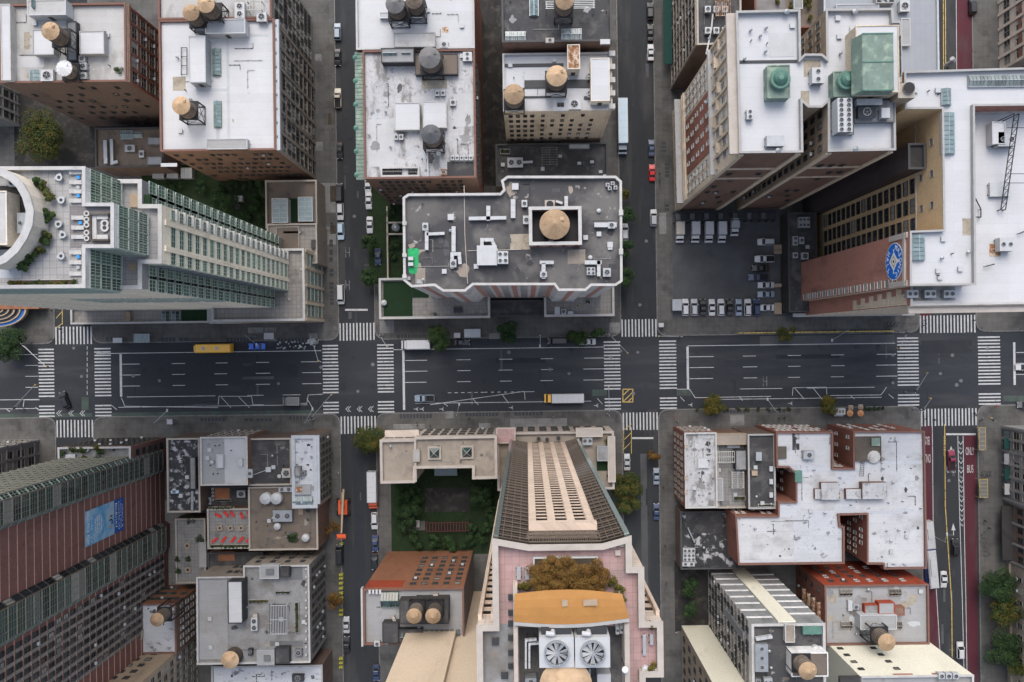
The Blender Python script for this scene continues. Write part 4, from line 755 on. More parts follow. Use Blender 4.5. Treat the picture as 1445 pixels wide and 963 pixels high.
# --- clean white loft
b = B('b2', 'loft_building', 'big loft with clean white roof and tan window wall', 'the big clean white loft roof', (227, 29, 389, 213), 1.185, {'*': 'brick_brown', 1: 'stone_tan', 2: 'brick_brown'}, 'roof_white', cop='coping_red', par=.6)
wins(b, 1, 24, 9, 1.15, 2.2, sty='pale', groups=6, gap=.07, alt=('dark', .6)); piers(b, 1, 7, .8, .3, 'stone_tan'); bands(b, 1, 9, .45, .22, 'stone_tan', z0=3.5); epart(b, 'cornice', 1, 0, edge(b, 1)[3], -.3, 1.0, b.z - .5, b.z + .35, 'coping_blue')
for i in range(9): epart(b, 'corbel', 1, 1.2 + i * 3.3, 1.7 + i * 3.3, .1, .5, b.z + .352, b.z + .5, 'metal_mid')
wins(b, 2, 14, 7, .85, 1.1, t0=.06, sty='dark', prob=.6); patch(b, (227, 230, 250, 235), 'patch_grey')
bulk(b, (267, 51, 290, 116), 3.4, 'metal_grey', 'roof_white'); bulk(b, (290, 27, 346, 47), 3.0, 'metal_white', 'roof_metal_blue'); bulk(b, (292, 196, 349, 210), 1.6, 'metal_grey', 'roof_light_grey', door=False); bulk(b, (276, 30, 290, 44), 2.2, 'metal_mid', 'metal_grey', door=False)
skyl(b, (299, 68, 311, 106), .9, 7, 'copper_green', 'glass_sky'); skyl(b, (301, 142, 312, 179), .9, 7, 'copper_green', 'glass_sky'); tank(b, 252, 146, 13, 'slender tan-topped water tank on open frame', 4.6, 4.0)
rr = tag(empty('roof_railing', (*G(261, 87, b.z), b.z)), 'black ladder-like steel railing lying on the big clean white loft roof', 'railing')
for x in (257, 265): mb = MB(); p, q = G(x, 68, b.z), G(x, 106, b.z); mb.tube((*p, b.z + .5), (*q, b.z + .5), .09, 4); mb.build('rail', 'steel_black', rr)
for i in range(4): mb = MB(); y = 68 + i * 12.6; mb.tube((*G(257, y, b.z), b.z + .5), (*G(265, y, b.z), b.z + .5), .07, 4); mb.tube((*G(257, y, b.z), b.z), (*G(257, y, b.z), b.z + .5), .06, 4); mb.build('rung', 'steel_black', rr)
for r in ((320, 48, 324, 195), (276, 125, 320, 129), (345, 48, 379, 52), (305, 180, 310, 196)): patch(b, r, 'patch_grey', name='walkway_pad')
patch(b, (244, 108, 262, 128), 'patch_tan', .006); vents(b, 5)
b = B('b2n', 'loft_building', 'white-roofed loft with a railed terrace joining the clean white loft', 'the white roof with railed terrace', (225, -60, 384, 28), 1.185, {'*': 'brick_brown', 1: 'stone_tan'}, 'roof_white_dirty', cop='coping_red', par=.7)
wins(b, 1, 10, 9, 1.15, 2.2, sty='pale', groups=3, gap=.07, alt=('dark', .6)); tank(b, 266, 14, 12, 'weathered tan-topped water tank', 3.2, 3.8); tank(b, 287, 2, 12.5, 'taller tan-topped water tank', 4.6, 4.2); ac(b, (331, 3, 345, 25), 'white box condenser', 1.6, (1, 2)); ac(b, (362, 17, 376, 30), 'white round-fan condenser', 1.6, (1, 1)); pergola(b, (349, 2, 369, 14), 'white slatted trellis', 2, 6, 'frame_white'); vents(b, 3)
# --- green cornice loft
b = B('b3n', 'loft_building', 'white-roofed loft with grey tanks adjoining the green-corniced loft', 'the white roof beside the green-corniced loft', (503, -60, 669, 70), 1.185, {'*': 'brick_brown', 1: 'brick_red'}, 'roof_white', cop='coping_white', par=.6)
tank(b, 556, 2, 13.5, 'grey-topped water tank on black trestle', 4.5, 4.0, cone='tank_grey'); tank(b, 583, -3, 12, 'dark wooden water tank on black trestle', 4.5, 4.0, cone='wood_tank'); bulk(b, (556, 46, 614, 66), 2.0, 'coping_grey', 'roof_white_dirty'); bulk(b, (536, 17, 602, 25), 1, 'metal_grey', 'patch_grey', door=False); ac(b, (621, 58, 632, 67), 'small white fan box', .9, (1, 1)); patch(b, (624, 38, 633, 46), 'rust', .006); vents(b, 8)
b = B('b3', 'loft_building', 'brick loft with patchy silver roof and green copper cornice', 'the green-corniced loft', (514, 72, 671, 252), 1.185, {'*': 'brick_brown', 1: 'brick_red'}, 'roof_silver', cop='coping_red', par=.7)
wins(b, 2, 12, 8, 1.0, 1.5, t0=.12, t1=.98, sty='dark', prob=.85); wins(b, 1, 14, 4, 1.2, 1.9, sty='dark', z0=18)
mb = MB(); a_, d_, n_, L_ = edge(b, 3)
ebox(mb, b, 3, 0, L_, 0, 2.1, b.z - .9, b.z - .1); cn = mb.build('cornice', 'copper_green', b.root)
for i in range(34): mb = MB(); t = .5 + (L_ - 1) * i / 33; ebox(mb, b, 3, t - .07, t + .07, .05, 2.05, b.z - .1, b.z); mb.build('seam_rib', 'copper_green', cn)
for i in range(6):
    mb = MB(); t = 1.2 + (L_ - 2.4) * i / 5; p = a_ + d_ * t + n_ * 2.0; mb.cyl(p, .75, .6, b.z - .7, b.z - .05, 14); mb.cyl(p, .6, 0, b.z - .05, b.z + .35, 14); mb.build('shell_ornament', 'copper_teal', cn)
tank(b, 605, 78, 15.5, 'broad grey metal-topped water tank', 4.2, 4.0, cone='tank_grey', wood='wood_tank'); tank(b, 607, 187, 14, 'slate-topped water tank', 4.4, 4.0, cone='tank_slate', wood='wood_tank')
bulk(b, (538, 68, 584, 88), 2.6, 'metal_dark', 'roof_grey'); skyl(b, (541, 70, 561, 84), 3.3, 3, 'metal_grey', 'glass_sky'); skyl(b, (567, 72, 580, 81), 3.2, 2, 'metal_white', 'glass_sky'); bulk(b, (586, 76, 646, 105), 1.4, 'metal_dark', 'roof_brown', door=False); patch(b, (595, 110, 631, 125), 'patch_tan')
for r in ((557, 145, 592, 183), (597, 143, 630, 180)):
    o = bulk(b, r, 1.8, 'coping_white', 'roof_white', door=False)
X0, X1, Y0, Y1 = rectw(537, 235, 592, 252, b.z + .8); q = [(X0, Y1), (X1, Y1), (X1, Y0 + .5), (X0, Y0 + .5)]
mb = MB(); mb.ring(q, inset(q, .4), b.z, b.z + .8); fr_ = mb.build('light_well', 'coping_white', b.root); skyl(b, (540, 238, 567, 248), .7, 8, 'metal_dark', 'glass_brown'); skyl(b, (576, 239, 588, 248), .7, 4, 'metal_dark', 'glass_brown')
patch(b, (631, 228, 669, 251), 'roof_tar'); patch(b, (530, 168, 545, 182), 'patch_light'); patch(b, (640, 132, 668, 178), 'patch_light'); patch(b, (520, 168, 556, 235), 'patch_light', .006)
for x, y in ((614, 127), (622, 127), (556, 189), (563, 189)): ac(b, (x, y, x + 6, y + 8), 'small white twin condenser', 1.0, (1, 1))
ac(b, (635, 140, 643, 149), 'white square fan unit', 1.0, (1, 1)); ac(b, (653, 73, 666, 86), 'pale two-fan condenser by the red coping', 1.1, (1, 2))
for i in range(5): ac(b, (636 + i * 6.5, 219, 641 + i * 6.5, 226), 'small unit in the row along the dark patch', .9, (1, 1), 'metal_galv')
duct(b, [(603, 215), (604, 250)], 2.6, 'narrow grey pipe run', .5, 'metal_galv', .1); ac(b, (622, 238, 630, 247), 'rusty square ventilator', 1.1, (1, 1), 'rust'); vents(b, 9)
# --- black roof, cream block, dark terrace
b = B('b4n', 'office_building', 'block with black flat roof and brown brick back wall', 'the black flat roof', (708, -60, 862, 60), 1.215, 'brick_brown', 'roof_tar', cop='coping_dark', par=.7)
tank(b, 797, -3, 13, 'water tank inside a steel frame', 4.2, 4.0, cone='tank_tan'); skyl(b, (747, -8, 760, 22), 1.0, 8, 'metal_galv', 'glass_sky'); skyl(b, (792, 40, 821, 56), .7, 12, 'metal_galv', 'glass_pale'); skyl(b, (713, 44, 742, 58), .7, 11, 'metal_galv', 'glass_pale'); ac(b, (770, 53, 782, 60), 'small beige box vent', 1, (1, 1), 'coping_beige'); ac(b, (847, 55, 861, 62), 'white pedestal lamp box', 1, None); pergola(b, (771, 2, 838, 12), 'open grey steel frame', 3, 5, 'metal_galv', 'y'); vents(b, 5)
b = B('b4', 'cream_building', 'cream-walled block with pale roof and two tan tanks', 'the cream-walled block', (710, 76, 863, 157), 1.19, {'*': 'stucco_cream', 2: 'stone_cream', 1: 'stone_tan'}, 'roof_white', cop='coping_white', par=.6)
wins(b, 2, 4, 6, .9, 1.4, t0=.70, t1=.97, sty='dark', z0=8); wins(b, 2, 6, 7, .8, 1.2, t0=.12, t1=.68, sty='dark', prob=.8, z0=5); piers(b, 2, 2, .35, .25, 'stone_cream', t0=.02, t1=.99)
for i in range(5): X, Y = G(863, 78 + i * 18.5, b.z); mb = MB(); mb.box(X - .7, X + .7, Y - .6, Y + .6, b.z, b.z + 1.5); mb.build('parapet_block', 'coping_white', b.root)
tank(b, 786, 104, 15, 'broad tan-topped water tank', 4.2, 4.0); tank(b, 725, 130, 14.5, 'tan-topped water tank at the roof edge', 4.2, 4.0); bulk(b, (834, 82, 860, 142), 3.6, 'stucco_cream', 'roof_white'); bulk(b, (801, 63, 818, 97), 4.5, 'stucco_cream', 'rust')
patch(b, (740, 113, 834, 124), 'metal_dark', .3, 'grating'); patch(b, (712, 90, 795, 94), 'metal_dark', .3, 'pipe_trench'); bulk(b, (780, 139, 802, 156), 1.2, 'coping_white', 'roof_white', door=False); skyl(b, (786, 143, 796, 152), 2.0, 2, 'metal_dark', 'glass_brown'); ac(b, (801, 139, 820, 154), 'white round-topped cooling box', 1.4, (1, 1)); patch(b, (824, 136, 850, 140), 'metal_dark', .3, 'pipe_trench'); patch(b, (722, 136, 778, 138), 'metal_dark', .3, 'pipe_trench')
for y in (103, 128): ac(b, (829, y, 833, y + 9), 'narrow grey condenser beside the white stair house', 1.2, (1, 2), 'metal_grey')
vents(b, 4)
b = B('b4l', 'low_building', 'low dark-roofed terrace building with festoon lights behind the pink-striped block', 'the low dark terrace', (700, 203, 857, 262), 1.05, 'brick_dark', 'roof_tar', cop='coping_dark', par=.6)
ac(b, (716, 222, 738, 236), 'grey two-fan condenser', 1.4, (2, 1), 'metal_grey'); pergola(b, (765, 208, 786, 232), 'black slatted shelter', 2.4, 8, 'metal_mid', 'y'); bulk(b, (803, 203, 832, 210), 1, 'metal_mid', 'metal_grey', door=False); planter(b, (706, 210, 720, 217), 'dark planter box with sparse plants', 'leaf_dark', n=120); duct(b, [(735, 229), (750, 228)], 4, 'short grey duct', 1, 'metal_galv')
for x, y in ((815, 228), (833, 226), (845, 240), (851, 246), (788, 218)): ac(b, (x, y, x + 5, y + 4), 'small pale bench box', .6, None, 'metal_white', cat='bench', name='terrace_bench')
for x, y in ((810, 246), (833, 246), (790, 240)): rtable(b, x, y, .6, 'dark round cafe table on the low dark terrace', 'metal_dark')
vents(b, 4)
# --- pink-striped apartment block
P5 = [(570, 280), (577, 275), (706, 274), (711, 269), (708, 256), (716, 250), (868, 250), (876, 257), (877, 397), (868, 403), (834, 403), (826, 410), (788, 410), (782, 402), (668, 402), (657, 411), (626, 411), (614, 403), (582, 405), (571, 396)]
b = B('b5', 'apartment_building', 'pink and white striped apartment block with grey gravel roof', 'the pink-striped apartment block', P5, 1.304, {'*': 'panel_white'}, 'roof_gravel', cop='coping_white', par=1.0, pw=.38, cw=.12)
zt5, zp5 = b.z, zs(1.03)
for e, n in ((9, 2), (10, 0), (11, 1), (12, 0), (13, 4), (14, 0), (15, 1), (16, 0), (17, 2)):
    L_ = edge(b, e)[3]
    if n: piers(b, e, n + 1 if n > 2 else 1, 1.15, .1, 'brick_pink', z0=.2, z1=b.z - .2)
    bands(b, e, 15, .3, .025, 'panel_grey', z0=5, z1=b.z - 2.4)
    if n > 2: wins(b, e, n, 14, 1.6, 1.1, t0=.0, t1=1, z0=5.5, sty='blindflat', d=-.02)
for x in (594, 680, 726, 832): pass
for i in range(7): X, Y = G(570.5, 300 + i * 15, b.z + 1); mb = MB(); mb.box(X - .35, X + .55, Y - .4, Y + .4, b.z + .9, b.z + 1.4) if i in (1, 4, 6) else None; (mb.build('parapet_block', 'coping_white', b.root) if mb.v else None)
for y in (300, 355): X, Y = G(877, y, b.z + 1); mb = MB(); mb.box(X - .6, X + .3, Y - .6, Y + .6, b.z + .9, b.z + 1.45); mb.build('parapet_block', 'coping_white', b.root)
# tank well
X0, X1, Y0, Y1 = rectw(747, 292, 820, 345, b.z + 3.2); q = [(X0, Y1), (X1, Y1), (X1, Y0), (X0, Y0)]
mb = MB(); mb.ring(q, inset(q, .35), b.z, b.z + 3.2); tw = mb.build('tank_enclosure', 'brick_pink', b.root); mb = MB(); mb.ring(inset(q, -.12), inset(q, .6), b.z + 3.2, b.z + 3.5); mb.build('coping', 'coping_white', tw)
mb = MB(); k = inset(q, .5); mb.prism(k, b.z + .005, b.z + .06); mb.build('floor', 'steel_black', tw)
for i in range(8): mb = MB(); ww = (X1 - X0) / 8; mb.box(X0 + ww * i + .1, X0 + ww * i + ww * .55, Y0 - .09, Y0 - .002, b.z + .1, b.z + 3.1); mb.build('brick_panel', 'paint_wall_red' if i % 2 else 'brick_pink', tw)
tank(b, 783, 315, 21.5, 'huge tan-topped water tank sunk in a walled well', 1.6, 2.6, stand=.8)
B5AC = [((672, 345, 716, 374), 'large pale rooftop unit with a cluster of fans', 2.0, None)]
ac(b, (673, 346, 701, 374), 'large pale rooftop unit with curved duct', 2.0, None); ac(b, (702, 354, 717, 372), 'grey four-fan cooling unit', 2.0, (2, 2)); duct(b, [(680, 356), (680, 338), (694, 338), (700, 352)], 6, 'big curved white duct of the large unit', 1.6)
for pts, w in (([(602, 317), (602, 350)], 6), ([(604, 330), (625, 329)], 5), ([(640, 322), (640, 352)], 7), ([(638, 376), (638, 358), (648, 358), (649, 370)], 6), ([(664, 308), (712, 307)], 6), ([(689, 293), (689, 308)], 7), ([(724, 284), (724, 304)], 8), ([(842, 317), (867, 317)], 8), ([(764, 370), (779, 370)], 6), ([(767, 374), (767, 390)], 7), ([(828, 370), (846, 370)], 7), ([(845, 370), (845, 387)], 6), ([(799, 279), (799, 290)], 6), ([(786, 284), (792, 286)], 4)): duct(b, pts, w, 'short white metal duct', 1.1)
for r, f in (((596, 314, 604, 325), (1, 1)), ((635, 366, 644, 377), (1, 1)), ((736, 282, 744, 292), (1, 1)), ((858, 313, 868, 322), (1, 1)), ((828, 377, 840, 388), (2, 2)), ((738, 304, 747, 316), (1, 1)), ((762, 383, 772, 391), (1, 1)), ((851, 378, 862, 390), (1, 1))): ac(b, r, 'blue-grey condenser at a duct end', 1.3, f, 'metal_galv')
for x, y in ((855, 258), (862, 256), (858, 263), (866, 262)): ac(b, (x, y, x + 5, y + 5), 'small white dish unit in the corner', 1.0, (1, 1))
vent(b, 636, 306, 3, 1.3); vent(b, 727, 263, 3, 1.4); vent(b, 845, 297, 2, .9); vent(b, 861, 345, 3, 1.2); vent(b, 833, 363, 2, .9)
X0, X1, Y0, Y1 = rectw(769, 282, 783, 294, b.z + 2.2); q = [(X0, Y1), (X1, Y1), (X1, Y0), (X0, Y0)]; mb = MB(); mb.prism(q, b.z, b.z + 2.0); ch = mb.build('chimney', 'coping_beige', b.root); mb = MB(); mb.cyl(((X0 + X1) / 2, (Y0 + Y1) / 2), .75, .75, b.z + 2.0, b.z + 2.3, 16, 1); mb.cyl(((X0 + X1) / 2, (Y0 + Y1) / 2), .95, .95, b.z + 2.0, b.z + 2.15, 16, 0); mb.build('flue', ['coping_tan', 'steel_black'], ch)
mb = MB(); pts = [(575, 351), (588, 350), (592, 352), (590, 364), (591, 370), (588, 385), (582, 387), (577, 384), (576, 370)]; mb.prism([G(x, y, b.z) for x, y in pts], b.z, b.z + .05); tg = tag(mb.build('green_tarp', 'tarp_green'), 'bright green tarpaulin spread on the gravel roof of the pink-striped apartment block', 'tarpaulin')
for y in (364, 372): ac(b, (576, y - 2, 583, y + 3), 'small white box standing on the green tarpaulin', .9, None, z=b.z + .05, name='white_box', cat='box')
for p, q in (((655, 262), (656, 330)), ((656, 330), (660, 400)), ((660, 354), (735, 352))): mb = MB(); mb.tube((*G(*p, b.z), b.z + .12), (*G(*q, b.z), b.z + .12), .09, 6); tag(mb.build('gas_pipe', 'coping_beige'), 'thin yellowish gas pipe running across the gravel roof of the pink-striped apartment block', 'pipe')
for r, m in (((586, 352, 600, 400), 'roof_gravel_tan'), ((720, 330, 748, 352), 'patch_tan'), ((801, 352, 826, 372), 'roof_gravel_tan'), ((859, 372, 870, 380), 'metal_dark')): patch(b, r, m, .008)
for x, y, w, h in ((588, 398, 9, 6), (573, 394, 6, 5)): ac(b, (x, y - 4, x + w, y + h - 4), 'pale bundle of rubble by the parapet', .5, None, 'coping_grey', cat='rubble', name='rubble_bundle')
vents(b, 12)
b = B('p5a', 'podium_building', 'low podium with lawn and tiled terrace in front of the pink-striped block', 'the podium lawn terrace', (536, 392, 691, 449), 1.03, 'stone_cream', 'paver', cop='coping_white', par=.9, pw=.5)
patch(b, (541, 397, 582, 446), 'turf', .06, 'lawn'); patch(b, (582, 397, 605, 420), 'turf', .06, 'lawn'); rtable(b, 614, 443, .5, 'dark table on the podium lawn terrace', 'metal_dark'); ac(b, (640, 433, 652, 441), 'dark grill and seats', .9, None, 'metal_dark', cat='grill', name='grill'); vent(b, 542, 427, 2, 1.5); vent(b, 633, 430, 1)
b = B('p5b', 'podium_building', 'low podium with tiled terrace and tables beside the garage entry', 'the podium tiled terrace', (768, 398, 866, 446), 1.03, 'stone_cream', 'paver', cop='coping_white', par=.9, pw=.5)
bulk(b, (783, 433, 790, 443), 2.4, 'metal_white', 'metal_white'); ac(b, (792, 436, 799, 443), 'grey condenser', 1.2, (1, 1), 'metal_grey'); ac(b, (801, 439, 809, 443), 'white chest', .8, None, name='white_chest', cat='box')
for x, y in ((815, 431), (831, 427)): rtable(b, x, y, .55, 'brown round table on the podium tiled terrace', 'fabric_tan')
planter(b, (826, 424, 834, 428), 'small dark planter', 'leaf_dark', n=100)
b = B('p5c', 'garage_entry', 'black recessed garage entry roof between the two podiums', 'the black garage entry', (692, 424, 767, 446), 1.015, 'wall_dark', 'roof_tar', par=.3, cop='coping_dark')
# small yard things left of the block
for x, y, r in ((552, 300, 9), (556, 345, 8), (552, 362, 6)): shrub('b5', x, y, r, 'dark leafy bush in the narrow yard beside the pink-striped block', 'leaf_dark', 2.2, 420, .2, ref='', z=.17)
for r in ((547, 292, 549, 395), (547, 314, 572, 316), (547, 330, 572, 332)): inset_px('yard_wall', r, 'coping_tan', 1.6)
X, Y = G(560, 322); root = tag(empty('round_vent_stack', (X, Y, .17)), 'round pale metal vent stack in the narrow yard', 'vent'); mb = MB(); mb.cyl((X, Y), 1.0, 1.0, .17, 2.2, 18); mb.build('drum', 'metal_grey', root); mb = MB(); mb.cyl((X, Y), 1.1, .3, 2.2, 2.8, 18); mb.build('cap', 'metal_galv', root)
# --- stone hotel
P6 = [(1037, 19), (1126, 17), (1127, 85), (1133, 79), (1157, 79), (1164, 85), (1163, 16), (1256, 15), (1257, 33), (1268, 33), (1268, 118), (1259, 120), (1260, 213), (1166, 215), (1166, 145), (1157, 153), (1138, 153), (1129, 145), (1130, 216), (1042, 217)]
b = B('b6', 'hotel_building', 'tall stone hotel with light wells, white roofs and green domes', 'the stone hotel', P6, 1.43, {'*': 'brick_tan', 19: 'stone_cream', 12: 'brick_brown', 18: 'brick_brown', 11: 'brick_tan'}, 'roof_white', cop='coping_grey', par=1.0, pw=.3, cw=.12)
e = 19; L6 = edge(b, e)[3]
bands(b, e, 1, 1.0, 1.6, 'coping_white', z0=11, name='ledge'); bands(b, e, 1, .8, 1.0, 'coping_white', z0=47.5, name='ledge'); bands(b, e, 1, .9, 1.8, 'coping_beige', z0=b.z - .6, name='cornice'); bands(b, e, 2, .5, .5, 'stone_cream', z0=15, z1=17, name='ledge')
epart(b, 'brick_panel', e, L6 * .22, L6 * .72, .02, .2, 18.5, 47, 'brick_red')
wins(b, e, 4, 5, 1.05, 1.8, t0=.24, t1=.70, z0=19, z1=46, sty='white', d=.2); wins(b, e, 2, 7, 1.3, 2.0, t0=.02, t1=.2, z0=18, z1=47, sty='white'); wins(b, e, 3, 7, 1.3, 2.0, t0=.74, t1=.98, z0=18, z1=47, sty='white'); wins(b, e, 9, 3, 1.5, 2.6, z0=49, z1=b.z - 2, sty='white'); wins(b, e, 8, 2, 2.0, 3.0, z0=2, z1=10.5, sty='light')
for i in range(9): t = L6 * (.06 + .11 * i); epart(b, 'balcony', e, t - 1.1, t + 1.1, .02, .95 if i % 2 else .6, 50 + (i % 3) * 2.5, 51 + (i % 3) * 2.5, 'stone_cream'); epart(b, 'pilaster', e, t - .25 + 1.6, t + .25 + 1.6, .02, .45, 48.4, b.z - .8, 'stone_cream')
for e in (12, 18):
    Le = edge(b, e)[3]; piers(b, e, 2, 1.0, .35, 'stone_cream', t0=0.01, t1=.99); bands(b, e, 2, .5, .3, 'stone_cream', z0=44, z1=54); wins(b, e, 4, 8, 1.0, 1.6, t0=.15, t1=.85, sty='dark', prob=.3, z0=10)
for e in (13, 17): wins(b, e, 4, 14, 1.1, 1.8, sty='dark', z0=8)
for e in (4, 2): wins(b, e, 3, 4, 1.1, 1.8, sty='dark', z0=50)
wins(b, 5, 4, 6, 1.2, 2.0, sty='light', z0=40)
def dome(px, py, rpx, sq, label):
    o = bulk(b, sq, 2.6, 'copper_green', 'copper_green', door=False, name='dome_base'); z = b.z + 2.6; c = G(px, py, z + 1.5); r = rpx / PPM * (H - z) / H; mb = MB()
    mb.cyl(c, r * 1.0, r * 1.0, z, z + 1.1, 28); mb.build('drum', 'copper_green', o); mb = MB(); mb.cyl(c, r * 1.12, r * 1.05, z + 1.1, z + 1.3, 28); mb.build('ring', 'copper_teal', o); mb = MB(); k = 6; rr_ = r * .78
    for i in range(k): t0, t1 = math.pi / 2 * i / k, math.pi / 2 * (i + 1) / k; mb.cyl(c, rr_ * math.cos(t0), max(0, rr_ * math.cos(t1)), z + 1.3 + rr_ * .55 * math.sin(t0), z + 1.3 + rr_ * .55 * math.sin(t1), 28)
    mb.build('dome', 'copper_teal', o, smooth=True)
dome(1102, 110, 13, (1083, 92, 1114, 138), ''); dome(1196, 112, 12, (1176, 101, 1208, 136), '')
bulk(b, (1208, 36, 1268, 130), 5.0, 'stone_cream', 'roof_white'); zz = b.z + 5
mb = MB(); X0, X1, Y0, Y1 = rectw(1217, 47, 1261, 127, zz + 3); xm = X1 - .6; mb.hexa([(X0 - .9, Y0, zz), (X1 + .4, Y0, zz), (X1 + .4, Y1, zz), (X0 - .9, Y1, zz)], [(X0, Y0, zz + 3), (X1, Y0, zz + 3), (X1, Y1, zz + 3), (X0, Y1, zz + 3)]); cr_ = mb.build('copper_roof', 'copper_green', b.root)
for f in (.0, .5, 1.0): mb = MB(); y = Y0 + (Y1 - Y0) * f; mb.box(X0, X1, y - .1, y + .1, zz + 3.003, zz + 3.12); mb.build('seam', 'copper_teal', cr_)
skyl(b, (1261, 55, 1268, 112), 5.6, 12, 'metal_grey', 'glass_pale'); ac(b, (1146, 95, 1163, 117), 'white box with two dark fans', 2.0, (1, 2), fr=.3); ac(b, (1082, 191, 1107, 206), 'pale ribbed condenser', 1.6, None, 'metal_grey'); ac(b, (1054, 154, 1063, 168), 'white unit with two small black fans', 1.2, (1, 2))
bulk(b, (1176, 138, 1204, 190), .9, 'metal_mid', 'roof_grey', door=False); ac(b, (1182, 138, 1203, 186), 'long white cooling tower with black fan rows', 3.2, (2, 7), z=b.z + .9, fr=.46); bulk(b, (1206, 142, 1262, 172), 1.2, 'metal_mid', 'roof_grey', door=False); ac(b, (1211, 150, 1236, 165), 'dark pump skid', 1.4, (1, 1), 'metal_dark', z=b.z + 1.2); ac(b, (1209, 139, 1245, 148), 'ribbed grey coil bank', 1.4, None, 'metal_grey', z=b.z + 1.2); ac(b, (1244, 152, 1256, 166), 'white tilted box', 1.6, None, z=b.z + 1.2, name='white_box', cat='box')
bulk(b, (1085, 46, 1120, 80), .05, 'roof_white', 'patch_light', door=False, lip=False); patch(b, (1042, 85, 1128, 89), 'metal_dark', .15, 'pipe_trench'); patch(b, (1134, 84, 1158, 108), 'patch_tan', .006); patch(b, (1130, 128, 1142, 152), 'patch_tan', .006)
for x, y in ((1109, 18), (1205, 18), (1097, 213), (1206, 211)): vent(b, x, y, 0, 1.6)
vents(b, 8, box=(1045, 25, 1120, 85)); vents(b, 5, box=(1170, 20, 1205, 90))
X0, X1, Y0, Y1 = rectw(1267, 117, 1291, 138, b.z + 4); b7c = B('chimney', 'chimney_tower', 'square brown chimney with a round black flue beside the green copper roof', 'the brown chimney', (1267, 117, 1291, 138), 1.47, 'brick_tan', 'coping_tan', s0=1.2, par=0)
mb = MB(); c = G(1281, 125, b7c.z); mb.cyl(c, 1.1, 1.1, b7c.z, b7c.z + .6, 20, 0, 1); mb.build('flue', ['coping_tan', 'steel_black'], b7c.root)
# --- brick hall with emblem
P7 = [(1273, 103), (1470, 97), (1470, 150), (1371, 151), (1373, 402), (1281, 403), (1281, 327), (1328, 325), (1326, 155), (1274, 155)]
b = B('b7', 'hall_building', 'tall brick hall with white roof and round blue emblem', 'the brick hall', P7, 1.43, {'*': 'brick_yellow', 5: 'brick_hall', 4: 'stone_cream', 2: 'brick_hall', 6: 'brick_yellow'}, 'roof_white', cop='coping_grey', par=.9, pw=.3)
wins(b, 7, 4, 17, 3.0, 1.7, t0=.02, t1=.72, z0=6, z1=58, sty='slim', d=.01); wins(b, 7, 3, 2, 1.3, 1.0, t0=.1, t1=.9, z0=58, sty='light'); wins(b, 5, 1, 16, 1.5, 1.6, t0=.05, t1=.14, z0=8, z1=64, sty='white'); bands(b, 5, 1, .8, .4, 'coping_beige', z0=b.z - 1.5); bands(b, 7, 1, .4, .15, 'coping_beige', z0=57.5); piers(b, 5, 2, 1.1, .3, 'coping_beige', z0=60)
# emblem: a round sign on the brick side wall
a_, d_, n_, L_ = edge(b, 5); zc = zs((1262.5 - NX) / (1281 - NX) * 1.43); o7 = b.root['_o']; rad = 27 / PPM / ((1262.5 - NX) / (1281 - NX) * 1.43) * .98; tcen = L_ * .50
em = empty('round_emblem', (*(a_ + d_ * tcen + n_ * .12), zc)); tag(em, 'round blue wall emblem with white letters and a diamond eye on the brick hall', 'emblem')
def disc(r, y0, y1, mat, name, n=40, sx=1):
    mb = MB(); mb.hexa([(r * math.cos(2 * math.pi * i / n), y0, r * math.sin(2 * math.pi * i / n) * sx) for i in range(n)], [(r * math.cos(2 * math.pi * i / n), y1, r * math.sin(2 * math.pi * i / n) * sx) for i in range(n)]); return child(name, mb.mesh(name, mat), em)
em.rotation_euler[2] = math.atan2(n_.y, n_.x) - math.pi / 2
disc(rad, -.12, .04, 'emblem_white', 'rim'); disc(rad * .955, -.12, .07, 'emblem_blue', 'disc')
def poly_plate(pts, y0, y1, mat, name): mb = MB(); mb.hexa([(x, y0, z) for x, z in pts], [(x, y1, z) for x, z in pts]); child(name, mb.mesh(name, mat), em)
k = rad * .52; poly_plate([(0, k * .9), (k, 0), (0, -k), (-k, 0)], .071, .11, 'emblem_white', 'diamond'); poly_plate([(0, k * .6), (k * .66, 0), (0, -k * .66), (-k * .66, 0)], .111, .12, 'emblem_gold', 'diamond_inner'); poly_plate([(.36 * k * math.cos(i * .393), .3 * k * math.sin(i * .393)) for i in range(16)], .121, .13, 'emblem_white', 'eye'); poly_plate([(.15 * k * math.cos(i * .393), .15 * k * math.sin(i * .393)) for i in range(16)], .131, .14, 'steel_black', 'pupil')
poly_plate([(-.12 * rad, .42 * rad), (.12 * rad, .42 * rad), (.05 * rad, .62 * rad), (-.05 * rad, .62 * rad)], .071, .1, 'emblem_white', 'tool_head')
for sgn in (-1, 1): poly_plate([(sgn * .5 * rad, -.04 * rad), (sgn * .62 * rad, .1 * rad), (sgn * .66 * rad, -.08 * rad)], .071, .1, 'emblem_white', 'tool_end')
